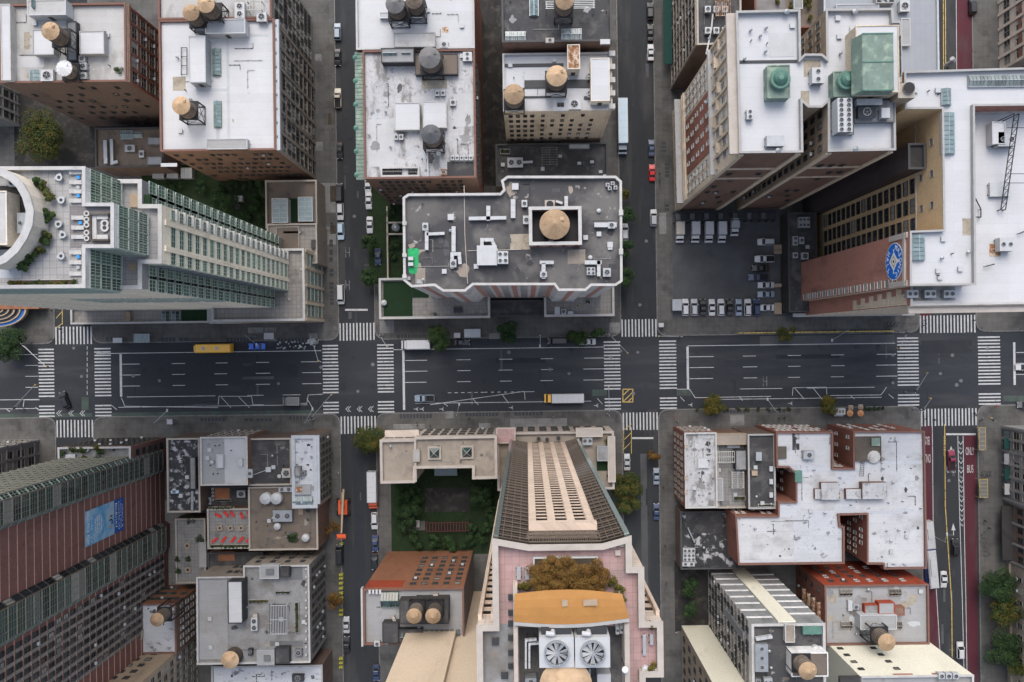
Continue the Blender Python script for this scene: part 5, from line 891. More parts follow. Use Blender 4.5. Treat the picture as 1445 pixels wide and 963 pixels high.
def letter(ch, ang, flip=False):
    cu = bpy.data.curves.new('letter', 'FONT'); cu.body = ch; cu.align_x = 'CENTER'; cu.align_y = 'CENTER'; cu.size = rad * .36; cu.extrude = .02; cu.offset = .02; cu.materials.append(MAT['emblem_white']); o = bpy.data.objects.new('letter', cu); COL.objects.link(o); o.parent = em
    x, z = math.cos(ang) * rad * .75, math.sin(ang) * rad * .75; rot = ang - math.pi / 2 if not flip else ang + math.pi / 2
    # seen from outside (local +Y looks at the viewer) the local +X axis points to the viewer's left
    o.location = (-x, .1, z); o.rotation_euler = (math.pi / 2, rot * 1.0, math.pi); o.rotation_mode = 'XYZ'
    from mathutils import Matrix
    m = Matrix(((-1, 0, 0), (0, 0, 1), (0, 1, 0))).transposed() if False else Matrix(((-math.cos(rot), math.sin(rot), 0), (0, 0, 1), (math.sin(rot), math.cos(rot), 0)))
    o.rotation_mode = 'QUATERNION'; o.rotation_quaternion = m.to_quaternion()
for i, ch in enumerate('MASONIC'): letter(ch, math.radians(158 - i * 22.7))
for i, ch in enumerate('HALL'): letter(ch, math.radians(232 + i * 25), True)
skyl(b, (1328, 158, 1348, 217), 1.0, 9, 'metal_grey', 'glass_sky'); skyl(b, (1329, 124, 1343, 148), 1.0, 4, 'metal_grey', 'glass_sky'); skyl(b, (1367, 105, 1460, 122), 1.0, 18, 'metal_grey', 'glass_pale'); skyl(b, (1286, 331, 1306, 367), 1.0, 6, 'metal_grey', 'glass_sky')
b.ref = 'the upper roof of the brick hall'; vents(b, 8, box=(1310, 330, 1370, 400)); vents(b, 4, box=(1285, 105, 1330, 150)); patch(b, (1358, 308, 1372, 332), 'patch_tan', .006); tt = b.root
b.name2 = None; tier(b, [(1331, 160), (1470, 158), (1470, 428), (1283, 431), (1283, 392), (1331, 392)], 1.395, 1.0, {'*': 'brick_hall', 2: 'stone_cream'}, 'roof_white', cop='coping_white', par=.6)
b.ref = 'the lower roof of the brick hall'; bands(b, 2, 14, .3, .3, 'stone_cream', z0=4); bands(b, 2, 1, .9, 1.6, 'coping_beige', z0=b.z - 1.2, name='cornice')
for i in range(12): epart(b, 'quoin', 3, .2, 2.4 + (i % 2) * 1.3 - i * .12, .01, .18, 60.5 - i * 2.2, 62.6 - i * 2.2, 'stone_cream')
for x in (1280, 1305, 1332): ac(b, (x, 409, x + 16, 420), 'grey two-fan condenser on the avenue ledge', 1.3, (2, 1), 'metal_galv')
patch(b, (1286, 404, 1348, 424), 'roof_grey'); bulk(b, (1400, 172, 1418, 203), 2.2, 'metal_white', 'roof_white'); ac(b, (1409, 186, 1434, 206), 'white machine with two black fans', 2.2, (2, 1), fr=.28); ac(b, (1411, 335, 1431, 354), 'white square unit with two black fans', 2.0, (2, 1), fr=.3); ac(b, (1397, 257, 1426, 277), 'pale ribbed louvre box', .9, None); patch(b, (1396, 344, 1412, 362), 'rust', .006)
X0, X1, Y0, Y1 = rectw(1432, 160, 1439, 290, b.z + 6); at = tag(empty('antenna_truss', ((X0 + X1) / 2, Y0, b.z)), 'black lattice antenna mast lying over the lower roof of the brick hall', 'antenna')
for x in (X0, X1): mb = MB(); mb.tube((x, Y0, b.z + 1.2), (x, Y1, b.z + 6), .1, 5); mb.build('chord', 'steel_black', at)
for i in range(14): mb = MB(); f, g = i / 14, (i + 1) / 14; mb.tube((X0, Y0 + (Y1 - Y0) * f, b.z + 1.2 + 4.8 * f), (X1, Y0 + (Y1 - Y0) * g, b.z + 1.2 + 4.8 * g), .07, 4); mb.tube((X1, Y0 + (Y1 - Y0) * f, b.z + 1.2 + 4.8 * f), (X0, Y0 + (Y1 - Y0) * f, b.z + 1.2 + 4.8 * f), .07, 4); mb.build('lattice_bar', 'steel_black', at)
for i, y in enumerate((245, 258, 180)): mb = MB(); p = G(1421, y, b.z + 3); q = G(1445, y, b.z + 3); mb.tube((*p, b.z + 3), (*q, b.z + 3), .07, 4); mb.build('cross_arm', 'steel_black', at)
for x in (X0, X1): mb = MB(); mb.tube((x, Y0, b.z), (x, Y0, b.z + 1.2), .1, 5); mb.tube((x, Y1, b.z), (x, Y1, b.z + 6), .1, 5); mb.build('post', 'steel_black', at)
for p, q in (((1372, 278), (1381, 296)), ((1381, 296), (1381, 307)), ((1381, 307), (1372, 307)), ((1435, 330), (1445, 326)), ((1388, 376), (1400, 373)), ((1320, 374), (1338, 372))): mb = MB(); mb.tube((*G(*p, b.z), b.z + .8), (*G(*q, b.z), b.z + .8), .12, 5); mb.tube((*G(*p, b.z), b.z), (*G(*p, b.z), b.z + .8), .08, 4); tag(mb.build('roof_pipe', 'steel_black'), 'thin black pipe run on the white roofs of the brick hall', 'pipe')
b = B('shaft', 'windowless_shaft', 'dark windowless corrugated shaft between the stone hotel and brick hall', 'the dark shaft', (1280, 203, 1304, 239), 1.38, 'wall_corrugated', 'wall_dark', par=.5, cop='coping_dark')
inset_px('sidewalk_shed_base', (1119, 441, 1290, 446), 'coping_grey', .3); mb = MB(); X0, X1, Y0, Y1 = rectw(1119, 441, 1288, 446, 4); mb.box(X0, X1, Y0, Y1, 3.4, 4.2); sh = tag(empty('pavement_canopy', ((X0 + X1) / 2, Y0, .15)), 'long narrow white canopy over the pavement at the brick hall', 'canopy'); sh['_o'] = tuple(sh.location); mb.build('fascia', 'coping_white', sh)
for i in range(12): mb = MB(); x = X0 + .3 + (X1 - X0 - .6) * i / 11; mb.box(x - .08, x + .08, (Y0 + Y1) / 2 - .08, (Y0 + Y1) / 2 + .08, .15, 3.4); mb.build('post', 'metal_grey', sh)
b = B('liftyard', 'plant_yard', 'low dark machinery roof beside the car park', 'the low machinery roof', (1112, 300, 1152, 440), 1.03, 'wall_dark', 'roof_tar', par=.4, cop='coping_dark')
for r, f in (((1127, 306, 1143, 321), (3, 2)), ((1119, 333, 1126, 346), (1, 2)), ((1128, 334, 1135, 344), (1, 1)), ((1119, 356, 1126, 364), (1, 1)), ((1131, 356, 1141, 366), (1, 1))): ac(b, r, 'grey fan unit', 1.4, f, 'metal_grey')
vents(b, 4)
# --- glass tower with sun deck
b = B('b8', 'glass_tower', 'tall cream and green-glass tower with rooftop sun deck', 'the glass tower', [(-260, 256), (204, 255), (204, 290), (232, 290), (232, 372), (204, 372), (204, 408), (-260, 412)], 1.65, {'*': 'panel_ivory', 1: 'panel_grey', 5: 'panel_grey', 2: 'panel_grey', 6: 'panel_ivory'}, 'terrace_white', cop='coping_white', par=1.0, pw=.6)
z8 = b.z; NF = 21
[wins(b, 3, 1, NF, w_, 1.7, t0=a_, t1=c_, z0=15, z1=z8 - 1.5, sty='tower', alt=('curtain', .3)) for w_, a_, c_ in ((1.7, .02, .23), (3.5, .33, .71), (2.0, .77, .99))]; piers(b, 3, 2, .95, .3, 'panel_ivory', z0=14, t0=.285, t1=.735)
for i in range(NF): 
    z = 15 + (z8 - 16.5) * (i + .55) / NF
    epart(b, 'fin', 3, .02, 2.1, .01, .55, z - 1.2, z - .75, 'coping_white')
wins(b, 1, 2, NF, 2.6, 2.35, t0=.02, t1=.98, z0=15, z1=z8 - 1, sty='curtain'); wins(b, 5, 2, NF, 2.6, 2.35, t0=.02, t1=.98, z0=15, z1=z8 - 1, sty='curtain')
bands(b, 6, NF, .45, .12, 'panel_ivory', z0=14, z1=z8 - 3, name='balcony_slab'); bands(b, 4, NF, .4, .4, 'panel_grey', z0=15, z1=z8 - 3, name='balcony_slab')
wins(b, 6, 5, 4, 4.6, 1.9, t0=0, t1=.5, z0=50, z1=63, sty='tower', name='glazing_bay'); wins(b, 4, 1, NF, 3.6, 2.2, z0=15, z1=z8 - 1, sty='curtain', name='glazing_bay')
patch(b, (206, 275, 214, 291), 'turf', .5, 'lawn'); ac(b, (183, 273, 196, 292), 'brown slatted bench', .6, None, 'brick_tan', ref='the north ledge of the glass tower', cat='bench', name='ledge_bench'); ac(b, (180, 371, 194, 382), 'brown slatted mat', .2, None, 'brick_tan', ref='the avenue-side ledge of the glass tower', cat='mat', name='wood_mat', lift=.05)
tier(b, [(-260, 238), (125, 237), (125, 288), (165, 288), (165, 350), (125, 350), (125, 406), (-260, 409)], 1.79, 1.65, {'*': 'panel_white'}, 'terrace_white', cop='coping_white', par=.9, pw=.45)
for e, n in ((1, 3), (3, 4), (5, 3)): wins(b, e, n, 3, edge(b, e)[3] / n - .25, 2.9, t0=0, t1=1, z0=z8 + .6, z1=b.z - .2, sty='curtain', name='glazing_bay')
wins(b, 4, 2, 3, 2.0, 2.9, z0=z8 + .6, z1=b.z - .2, sty='curtain', name='glazing_bay'); wins(b, 6, 8, 3, 3.0, 2.4, t0=0, t1=.55, z0=z8 + .6, z1=b.z - .2, sty='curtain', name='glazing_bay')
D8 = 'on the sun deck of the glass tower'
patch(b, (99, 290, 161, 348), 'deck_wood', .12, 'wood_deck'); b.z += .0
for y in (243, 257, 270, 283, 356, 370, 386): lounger(b, 107, y, 0, 'white sun lounger in the line by the glass edge of the tower sun deck')
for y in (307, 321, 334): lounger(b, 110, y, 0, 'white sun lounger on the grey wooden deck of the glass tower', z=b.z + .12)
for x, y in ((110, 250), (110, 276), (110, 362)): cube_table(b, x, y, 'bright blue side table beside the sun loungers ' + D8)
cube_table(b, 113, 314, 'bright blue side table on the grey wooden deck of the glass tower')
for y in (264, 377): cube_table(b, 110, y, 'small grey side table between sun loungers ' + D8, 'metal_grey')
for y in (301, 309.5, 317, 328, 336): rtable(b, 122, y, .45, 'white ring-topped table on the grey wooden deck of the glass tower', 'fabric_white', .5)
for y in (315, 321): rtable(b, 147.5, y, .65, 'white round table inside the U-shaped sofa ' + D8, 'fabric_white', .45)
sf = tag(empty('outdoor_sofa', (*G(139, 318, b.z), b.z)), 'U-shaped white outdoor sofa on the grey wooden deck of the glass tower', 'sofa')
for nme, r, h in (('seat', (128, 303, 136, 337), .55), ('seat', (136.4, 303, 152, 309), .55), ('seat', (136.4, 331, 152, 337), .55), ('backrest', (126, 301, 127.9, 339), .95), ('backrest', (128, 300.6, 153, 302.8), .95), ('backrest', (128, 337.2, 153, 339.4), .95)): X0, X1, Y0, Y1 = rectw(*r, b.z + h); mb = MB(); mb.box(X0, X1, Y0, Y1, b.z + .13, b.z + h); mb.build(nme, 'fabric_white' if nme == 'seat' else 'deck_brown', sf)
for x, y in ((83, 250), (86, 282), (82, 316), (88, 331), (86, 361)):
    rtable(b, x, y, .55, 'white round dining table ' + D8, 'metal_white')
    for k in range(3): t = k * 2.1 + y; cube_table(b, x + 4.5 * math.cos(t), y + 4.5 * math.sin(t), 'small white stool at a dining table ' + D8, 'metal_white', .42, .44)
ARC = [(-12, 236), (6, 239), (21, 247), (33, 259), (42, 275), (48, 297), (46, 318), (38, 337), (26, 355), (10, 369), (-12, 378)]
W0 = [Vector(G(x, y, b.z + 4)) for x, y in ARC]; cr8 = MB(); cw8 = MB()
for i in range(len(W0) - 1):
    def off(i, d): a = W0[max(0, i - 1)]; c = W0[min(len(W0) - 1, i + 1)]; t = (c - a).normalized(); return W0[i] + Vector((-t.y, t.x)) * d
    a0, a1, c0, c1 = off(i, 0), off(i + 1, 0), off(i, -1.0), off(i + 1, -1.0)
    cw8.hexa([(*p, b.z) for p in (c0, c1, a1, a0)], [(*p, b.z + 4) for p in (c0, c1, a1, a0)]); k0, k1 = off(i, .12), off(i + 1, .12); j0, j1 = off(i, -1.1), off(i + 1, -1.1)
    cr8.hexa([(*p, b.z + 4.004) for p in (j0, j1, k1, k0)], [(*p, b.z + 4.25) for p in (j0, j1, k1, k0)])
cwo = cw8.build('curved_wall', 'stucco_cream', b.root); cr8.build('coping', 'coping_white', cwo)
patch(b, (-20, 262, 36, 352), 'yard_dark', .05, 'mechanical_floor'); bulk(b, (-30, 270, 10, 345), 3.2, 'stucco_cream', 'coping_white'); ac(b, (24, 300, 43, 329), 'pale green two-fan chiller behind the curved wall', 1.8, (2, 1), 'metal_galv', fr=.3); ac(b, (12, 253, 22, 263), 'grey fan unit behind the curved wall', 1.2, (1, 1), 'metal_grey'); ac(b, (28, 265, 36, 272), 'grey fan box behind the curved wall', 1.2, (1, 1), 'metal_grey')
for x, y, r in ((50, 257, 6), (62, 264, 9), (66, 277, 9), (69, 300, 9), (66, 310, 8), (64, 331, 8), (60, 343, 9), (52, 353, 8), (42, 364, 7), (33, 375, 8)): shrub(b, x, y, r, 'leafy bush in the row along the curved wall', hgt=1.8, n=420, size=.2, leaf=R.choice(['leaf_green', 'leaf_turn', 'leaf_green']), ref='the glass tower roof')
planter(b, (11, 394, 107, 404), 'long planter of green and brown grasses', 'leaf_turn', .4, 'coping_white', 1600, .16, 'the sun deck of the glass tower', .4); patch(b, (-20, 378, 30, 392), 'patch_grey', .02)
tier(b, (300, 352, 431, 453), 1.087, 1.0, {'*': 'stone_cream', 1: 'stone_cream'}, 'paver', cop='coping_white', par=.9, pw=.5); b.ref = 'the podium of the glass tower'
wins(b, 1, 4, 4, 3.4, 2.7, sty='green', z0=2, z1=17); piers(b, 1, 5, .8, .3, 'stone_cream')
for x, y in ((403, 415), (408, 422), (425, 380)): cube_table(b, x, y, 'small pale stool on the tiled podium of the glass tower', 'coping_beige')
duct(b, [(427, 395), (427, 425)], 2, 'black vent slot strip', .3, 'metal_dark', .05)
b = B('p8', 'podium_building', 'narrow tiled podium terrace along the avenue below the glass tower', 'the avenue podium of the glass tower', (102, 433, 296, 456), 1.025, 'stone_cream', 'paver', cop='coping_white', par=.7, pw=.4)
bulk(b, (176, 440, 183, 452), 1.2, 'brick_tan', 'brick_tan', door=False); patch(b, (256, 437, 296, 453), 'turf', .06, 'lawn'); skyl(b, (228, 439, 240, 454), .6, 3, 'metal_grey', 'glass_green'); skyl(b, (242, 439, 254, 454), .6, 3, 'metal_grey', 'glass_green')
b = B('p8b', 'podium_building', 'small low roof with machinery beside the podium lawn', 'the machinery podium', (297, 434, 342, 456), 1.03, 'stone_cream', 'paver_grey', cop='coping_white', par=.6)
ac(b, (308, 437, 322, 449), 'grey boxed fan unit', 1.2, (1, 1), 'metal_grey'); bulk(b, (327, 437, 346, 450), 1.5, 'metal_dark', 'roof_tar', door=False)
b = B('p8c', 'terrace_building', 'low brown terrace with two glass boxes and grass strip', 'the terrace with glass boxes', (376, 255, 448, 322), 1.04, 'stone_tan', 'roof_brown', cop='coping_tan', par=.6)
patch(b, (406, 280, 421, 314), 'turf', .08, 'lawn'); patch(b, (425, 318, 446, 322), 'paver', .02)
for r in ((384, 280, 406, 314), (421, 278, 441, 312)):
    o = bulk(b, r, 3.0, 'frame_white', 'glass_sky', name='glass_pavilion', door=False); X0, X1, Y0, Y1 = rectw(*r, b.z + 3)
    for i in range(1, 5): mb = MB(); y = Y0 + (Y1 - Y0) * i / 5; mb.box(X0, X1, y - .05, y + .05, b.z + 3.01, b.z + 3.09); mb.build('glazing_bar', 'frame_white', o)
    mb = MB(); mb.box((X0 + X1) / 2 - .05, (X0 + X1) / 2 + .05, Y0, Y1, b.z + 3.1, b.z + 3.17); mb.build('glazing_bar', 'frame_white', o)
b = B('p8d', 'terrace_building', 'low tan paved roof between the glass boxes and glass tower', 'the tan paved low roof', (378, 316, 448, 372), 1.05, 'stone_tan', 'paver', cop='coping_tan', par=.5)
bulk(b, (390, 320, 422, 356), .5, 'coping_tan', 'roof_brown', door=False); ac(b, (400, 326, 424, 329), 'long pale bench', .5, None, 'coping_beige', cat='bench', name='long_bench'); ac(b, (439, 338, 445, 350), 'dark wall box', 1.0, None, 'metal_dark', cat='box', name='wall_box')
for i, (x, y) in enumerate(((223, 243), (243, 243), (263, 243))):
    root = tag(empty('garden_shed', (*G(x, y), .18)), 'small white-sided garden shed with grey plank roof behind the glass tower', 'shed'); X0, X1, Y0, Y1 = rectw(x - 8, y - 6, x + 8, y + 8, 2.4); mb = MB(); mb.box(X0, X1, Y0, Y1, .18, 2.3); mb.build('wall', 'panel_grey', root)
    for k in range(6): mb = MB(); xx = X0 + (X1 - X0) * k / 6; mb.box(xx + .03, xx + (X1 - X0) / 6 - .03, Y0 - .1, Y1 + .1, 2.3, 2.42 + .03 * (k % 2)); mb.build('roof_plank', 'coping_white' if k == 5 else 'patch_grey', root)
rtable('b8', 335, 291, .9, 'dark garden table on the lawn behind the glass tower', 'metal_dark', z=.18); ac('p8c', (328, 276, 342, 284), 'white lawn shed box', 1.6, None, z=.18, ref='the lawn behind the glass tower', name='white_box', cat='box')
for x, y, r in ((245, 262, 12), (285, 265, 10), (310, 275, 12), (300, 300, 10), (345, 305, 9), (360, 285, 10), (372, 310, 8), (350, 262, 10), (328, 258, 9)): shrub('b8', x, y, r, 'dark bush in the shaded garden behind the glass tower', 'leaf_dark', 2.6, 520, .24, ref='', z=.18)
# --- brick tower with banner
b = B('b9', 'brick_tower', 'tall brown brick tower with green-glass bays and blue banner', 'the brick tower', ('g', [(-600, 143), (-514, 143), (-509, 148), (-509, 172), (-513, 176), (-513, 246), (-506, 251), (-506, 283), (-509, 287), (-509, 420), (-600, 420)]), 1.95, {'*': 'brick_tower'}, 'roof_grey', cop='coping_tan', par=1)
zt = 76.0; NF = 27; z00 = 3.0
for e, t in ((2, 3), (6, 3)): wins(b, e, 1, NF, edge(b, e)[3] - .3, 2.45, t0=0, t1=1, z0=z00, z1=zt, sty='olive', name='glazing_bay')
for e in (1, 3, 5, 7): L_ = edge(b, e)[3]; wins(b, e, 1, NF, L_ - .28, 2.45, t0=0, t1=1, z0=z00, z1=zt, sty='green' if e != 5 else 'slim', name='glazing_bay')
wins(b, 0, 2, NF, 8.3, 2.4, t0=.01, t1=.99, z0=z00, z1=zt, sty='olive', name='glazing_bay'); bands(b, 0, NF, .3, .07, 'frame_olive', z0=z00, z1=zt - 2.8)
bands(b, 4, NF, .18, .07, 'brick_pink', z0=z00, z1=zt - 2.8); bands(b, 2, NF, .2, .2, 'frame_olive', z0=z00 - .1, z1=zt - 2.8); bands(b, 6, NF, .2, .2, 'frame_olive', z0=z00 - .1, z1=zt - 2.8)
bands(b, 8, NF, .18, .1, 'brick_pink', z0=z00, z1=zt - 2.8); wins(b, 8, 8, NF, 1.05, 1.8, t0=.02, t1=.66, z0=z00, z1=zt, sty='dark'); wins(b, 8, 8, NF, .7, 1.8, t0=.055, t1=.695, z0=z00, z1=zt, sty='blind', name='pale_panel')
a_, d_, n_, L_ = edge(b, 4); Vv = lambda v: (v - 176) / PPM
bn = empty('wall_banner', (*(a_ + d_ * Vv(211) + n_ * .15), 32.0), math.atan2(n_.y, n_.x) - math.pi / 2); tag(bn, 'large blue printed banner hung on the brick tower wall', 'banner')
wB, zB0, zB1 = 41.2 / PPM / 2, 23.4 - 32, 41 - 32
def bp(name, mat, x0, x1, z0, z1, y): mb = MB(); mb.box(x0, x1, y, y + .02, z0, z1); return child(name, mb.mesh(name, mat), bn)
bp('cloth', 'banner_blue', -wB, wB, zB0, zB1, 0); bp('picture_panel', 'banner_sky', -wB, wB, zB0 + 4.6, zB1, .021)
rr2 = random.Random(3)
for z0, h, n, x0, x1, m in ((zB1 - 1.9, 1.1, 14, -.92, .92, 'banner_pale'), (zB1 - 3.0, .5, 16, -.6, .9, 'banner_pale'), (zB1 - 4.6, .5, 10, -.35, .4, 'emblem_white'), (zB1 - 5.5, .5, 12, -.5, .5, 'emblem_white'), (zB1 - 6.4, .5, 13, -.55, .55, 'emblem_white'), (zB1 - 7.3, .55, 9, -.4, .5, 'banner_pale'), (zB0 + 3.2, .9, 12, -.8, .85, 'emblem_white'), (zB0 + 2.1, .5, 20, -.85, .85, 'banner_pale'), (zB0 + 1.2, .4, 22, -.85, .85, 'banner_pale'), (zB0 + .5, .35, 18, -.6, .85, 'banner_pale')):
    mb = MB(); x = x0 * wB; st = (x1 - x0) * wB / n
    for i in range(n):
        if rr2.random() < .86: w_ = st * rr2.uniform(.45, .75); mb.box(x, x + w_ * .35, .042, .05, z0, z0 + h); mb.box(x + w_ * .36, x + w_, .042, .05, z0 + h * rr2.choice([0, .4, .75]), z0 + h * rr2.choice([.8, 1]))
        x += st
    child('lettering', mb.mesh('lettering', m), bn)
for i in range(7): bp('picture_detail', rr2.choice(['banner_pale', 'steel_black', 'banner_blue', 'metal_grey']), -wB * .2 + i * .45, -wB * .2 + i * .45 + .35, zB0 + 4.8 + rr2.random(), zB0 + 5.6 + rr2.random() * 1.8, .043 + i * .0011)
tier(b, (85, 630, 187, 668), 1.092, 1.0, {'*': 'brick_tower', 0: 'brick_brown'}, 'roof_grey', cop='coping_white', par=.9, pw=.4); b.ref = 'the low terrace of the brick tower'
wins(b, 0, 12, 6, 1.0, 1.8, sty='dark'); wins(b, 1, 2, 5, 1.5, 1.9, sty='dark')
for x, y, r, l in ((141, 637, 8, 'leaf_green'), (137, 632, 6, 'leaf_yellow'), (104, 634, 6, 'leaf_turn'), (115, 635, 5, 'leaf_green'), (90, 640, 4, 'leaf_green'), (118, 645, 4, 'leaf_yellow')): shrub(b, x, y, r, 'bushy potted plant', l, 1.6, 320, .18)
ac(b, (92, 641, 106, 651), 'white tilted tabletop board', .8, None, cat='board', name='white_board'); rtable(b, 122, 634, .6, 'pale round table on the low terrace of the brick tower', 'metal_white'); ac(b, (153, 632, 160, 636), 'black box vent', .8, (1, 1), 'metal_dark')
b = B('b25', 'stone_building', 'grey stone corner block with tall windows across the side street from the brick tower', 'the grey windowed corner block', ('g', [(-860, 130), (-690, 130), (-690, 300), (-860, 300)]), 1.13, 'stone_grey', 'roof_tar', cop='coping_tan', par=.8)
wins(b, 0, 16, 5, 1.6, 2.8, t0=.3, t1=.99, sty='light'); wins(b, 1, 8, 5, 2.0, 2.8, sty='light', t1=.7); bands(b, 1, 5, .4, .3, 'stone_grey'); piers(b, 1, 7, .6, .3, 'stone_grey', t1=.7)
# curved blue canopy corner
cb = tag(empty('curved_canopy', (*G(0, 440), .15)), 'rounded brown-ribbed glass canopy with a blue panel at the corner', 'canopy'); cc = (-3, 436)
mb = MB(); X0, X1, Y0, Y1 = rectw(-30, 428, 55, 436, 4.5); mb.box(X0, X1, Y0, Y1, .15, 4.5); mb.build('wall', 'brick_orange', cb)
for k, r in enumerate((9, 17, 25, 33, 41)):
    for seg in range(10):
        t0, t1 = math.pi / 2 * seg / 10, math.pi / 2 * (seg + 1) / 10; q = [G(cc[0] + rr_ * math.cos(t), cc[1] + rr_ * .62 * math.sin(t), 4) for rr_, t in ((r, t0), (r, t1), (r - 2.2, t1), (r - 2.2, t0))]; mb = MB(); mb.prism(q, 3.2, 4.3); mb.build('rib', 'brick_tan', cb)
        if k and seg < 10: q = [G(cc[0] + rr_ * math.cos(t), cc[1] + rr_ * .62 * math.sin(t), 4) for rr_, t in ((r - 2.3, t0), (r - 2.3, t1), (r - 7.9, t1), (r - 7.9, t0))]; mb = MB(); mb.prism(q, 3.3, 3.8); mb.build('panel', 'awning_blue' if k == 4 else 'glass_dark', cb)
for t in (0.2, .8, 1.4): mb = MB(); p = G(cc[0] + 40 * math.cos(t), cc[1] + 25 * math.sin(t), 2); mb.cyl(p, .12, .12, .15, 3.2, 8); mb.build('post', 'metal_dark', cb)
# --- low row on the avenue, terraces
def low(key, label, ref, r, s, wall, roof, **k): return B(key, 'row_building', label, ref, r, s, wall, roof, **k)
b = low('r1', 'narrow row building with black and white mottled tar roof beside the brick tower', 'the mottled tar roof', (237, 618, 283, 722), 1.06, 'brick_dark', 'roof_mottled', cop='coping_tan', par=.4)
bulk(b, (268, 645, 276, 690), 1.4, 'metal_dark', 'roof_grey', door=False); ac(b, (241, 692, 252, 696), 'pale blue plastic crate', .5, None, 'car_lightblue', cat='crate', name='plastic_crate', lift=.03); duct(b, [(271, 695), (271, 718)], 4, 'crooked grey duct', 1, 'metal_galv'); vents(b, 9)
b = low('r2', 'two-tone grey and white roofed row building facing the avenue', 'the two-tone row roof', (284, 616, 350, 684), 1.075, 'brick_brown', 'roof_light_grey', cop='coping_white', par=.4)
patch(b, (317, 617, 349, 683), 'patch_light', .02); bulk(b, (306, 641, 315, 660), .9, 'metal_white', 'roof_white', door=False); vent(b, 299, 652, 2); vent(b, 307, 668, 1); ac(b, (336, 647, 342, 658), 'white hatch with dark pane', .7, None, name='roof_light_box', cat='skylight'); ac(b, (349, 662, 356, 674), 'grey wall condenser', 1.0, (1, 1), 'metal_grey'); wins(b, 0, 6, 3, 1.2, 1.9, sty='light'); vents(b, 6)
b = low('r3', 'dark tar-roofed row building with antenna wires facing the avenue', 'the dark tar row roof', (352, 618, 412, 684), 1.06, 'brick_dark', 'roof_tar', cop='coping_tan', par=.5)
ac(b, (398, 661, 410, 674), 'beige box condenser', 1.1, (1, 1), 'coping_beige'); ac(b, (375, 659, 382, 666), 'white small vent box', .8, None); vent(b, 394, 672, 2); duct(b, [(352, 672), (376, 663)], 1.2, 'thin pale cable tray', .6, 'metal_white', .3); vents(b, 6)
b = low('r4', 'corner row building with blue-white cracked roof and white cornice', 'the blue-white corner roof', (413, 614, 448, 716), 1.075, {'*': 'brick_dark', 1: 'stone_tan'}, 'roof_silver_blue', cop='coping_blue', par=.5, pw=.8)
wins(b, 1, 9, 4, 1.1, 1.9, sty='dark'); epart(b, 'cornice', 1, 0, 18, 0, .7, b.z - .4, b.z + .5, 'coping_blue'); bulk(b, (416, 658, 424, 672), 1.4, 'metal_mid', 'roof_grey'); ac(b, (424, 664, 431, 671), 'dark square ventilator', 1, (1, 1), 'metal_mid'); bulk(b, (416, 684, 438, 697), .9, 'metal_grey', 'roof_light_grey', door=False); skyl(b, (413, 700, 441, 714), .8, 8, 'metal_galv', 'glass_sky'); ac(b, (418, 687, 426, 694), 'dark roof hatch box', 1.1, None, 'rust', name='roof_hatch_box', cat='hatch'); vents(b, 7)
b = low('r5', 'low dark cluttered roof with a red-brown deck behind the row buildings', 'the low cluttered roof', (284, 686, 372, 716), 1.03, 'brick_dark', 'roof_tar', cop='coping_dark', par=.4)
patch(b, (303, 688, 324, 705), 'brick_ribs', .05, 'deck'); planter(b, (304, 704, 326, 708), 'low green planter', 'leaf_dark', n=160)
for r in ((287, 690, 294, 700), (288, 702, 298, 712), (334, 692, 346, 702), (350, 690, 356, 700), (360, 700, 366, 712)): ac(b, r, 'small grey fan unit', 1, (1, 1), 'metal_grey')
for i in range(4): rtable(b, 300 + i * .2, 690 + i * 5, .35, 'tiny pale table by the red-brown deck', 'metal_white')
b = low('r6', 'brown gravel terrace roof with two round vents', 'the brown gravel terrace', (352, 686, 449, 775), 1.055, 'brick_brown', 'roof_brown', cop='coping_tan', par=.5)
for x, y in ((377, 702), (392, 702)): vent(b, x, y, 2, 3.0)
ac(b, (385, 720, 412, 736), 'pale grey boxed machine with dark grille', 1.8, (2, 1), 'metal_galv', fr=.3); ac(b, (393, 687, 412, 694), 'grey strip condenser', 1, (2, 1), 'metal_grey'); vent(b, 432, 758, 2, 2.0); vent(b, 392, 742, 2, 1.8); ac(b, (421, 716, 428, 726), 'tan pallet', .3, None, 'fabric_tan', cat='pallet', name='pallet', lift=.05); shrub(b, 412, 760, 10, 'sprawling dry bush', 'leaf_dark', 1.0, 380, .18, ry=7)
for x, y in ((380, 748), (377, 760), (384, 764), (375, 768), (408, 752), (445, 700)): rtable(b, x, y, .4, 'dark small table on the brown gravel terrace', 'metal_mid')
vents(b, 6)
b = low('r7', 'paved roof terrace with red sun loungers', 'the red lounger terrace', (294, 717, 371, 773), 1.05, 'brick_brown', 'paver_grey', cop='coping_tan', par=.5)
for x, y, a in ((308, 727, -.55), (319, 725, -.9), (328, 725, -1.0), (341, 727, -1.2), (351, 726, -1.4)): lounger(b, x, y, a, 'red sun lounger in the row near the planted edge of the red lounger terrace' , 'fabric_red', 'fabric_tan')
for x, y, a in ((303, 762, .6), (316, 761, .9), (329, 761, .9), (340, 761, .8), (351, 761, .8)): lounger(b, x, y, a, 'red sun lounger in the row near the hedge of the red lounger terrace', 'fabric_red', 'fabric_tan')
for x, y in ((366, 723), (366, 730), (367, 756), (366, 762)): lounger(b, x, y, 1.5, 'red sun lounger against the side wall of the red lounger terrace', 'fabric_red', 'fabric_tan')
for x in (310, 325, 340, 354):
    rtable(b, x, 745, .7, 'wicker round table with stools on the red lounger terrace', 'fabric_tan')
    for k in range(4): t = k * 1.57 + .6; cube_table(b, x + 5 * math.cos(t), 745 + 4.5 * math.sin(t), 'small wicker stool on the red lounger terrace', 'fabric_tan', .4, .42)
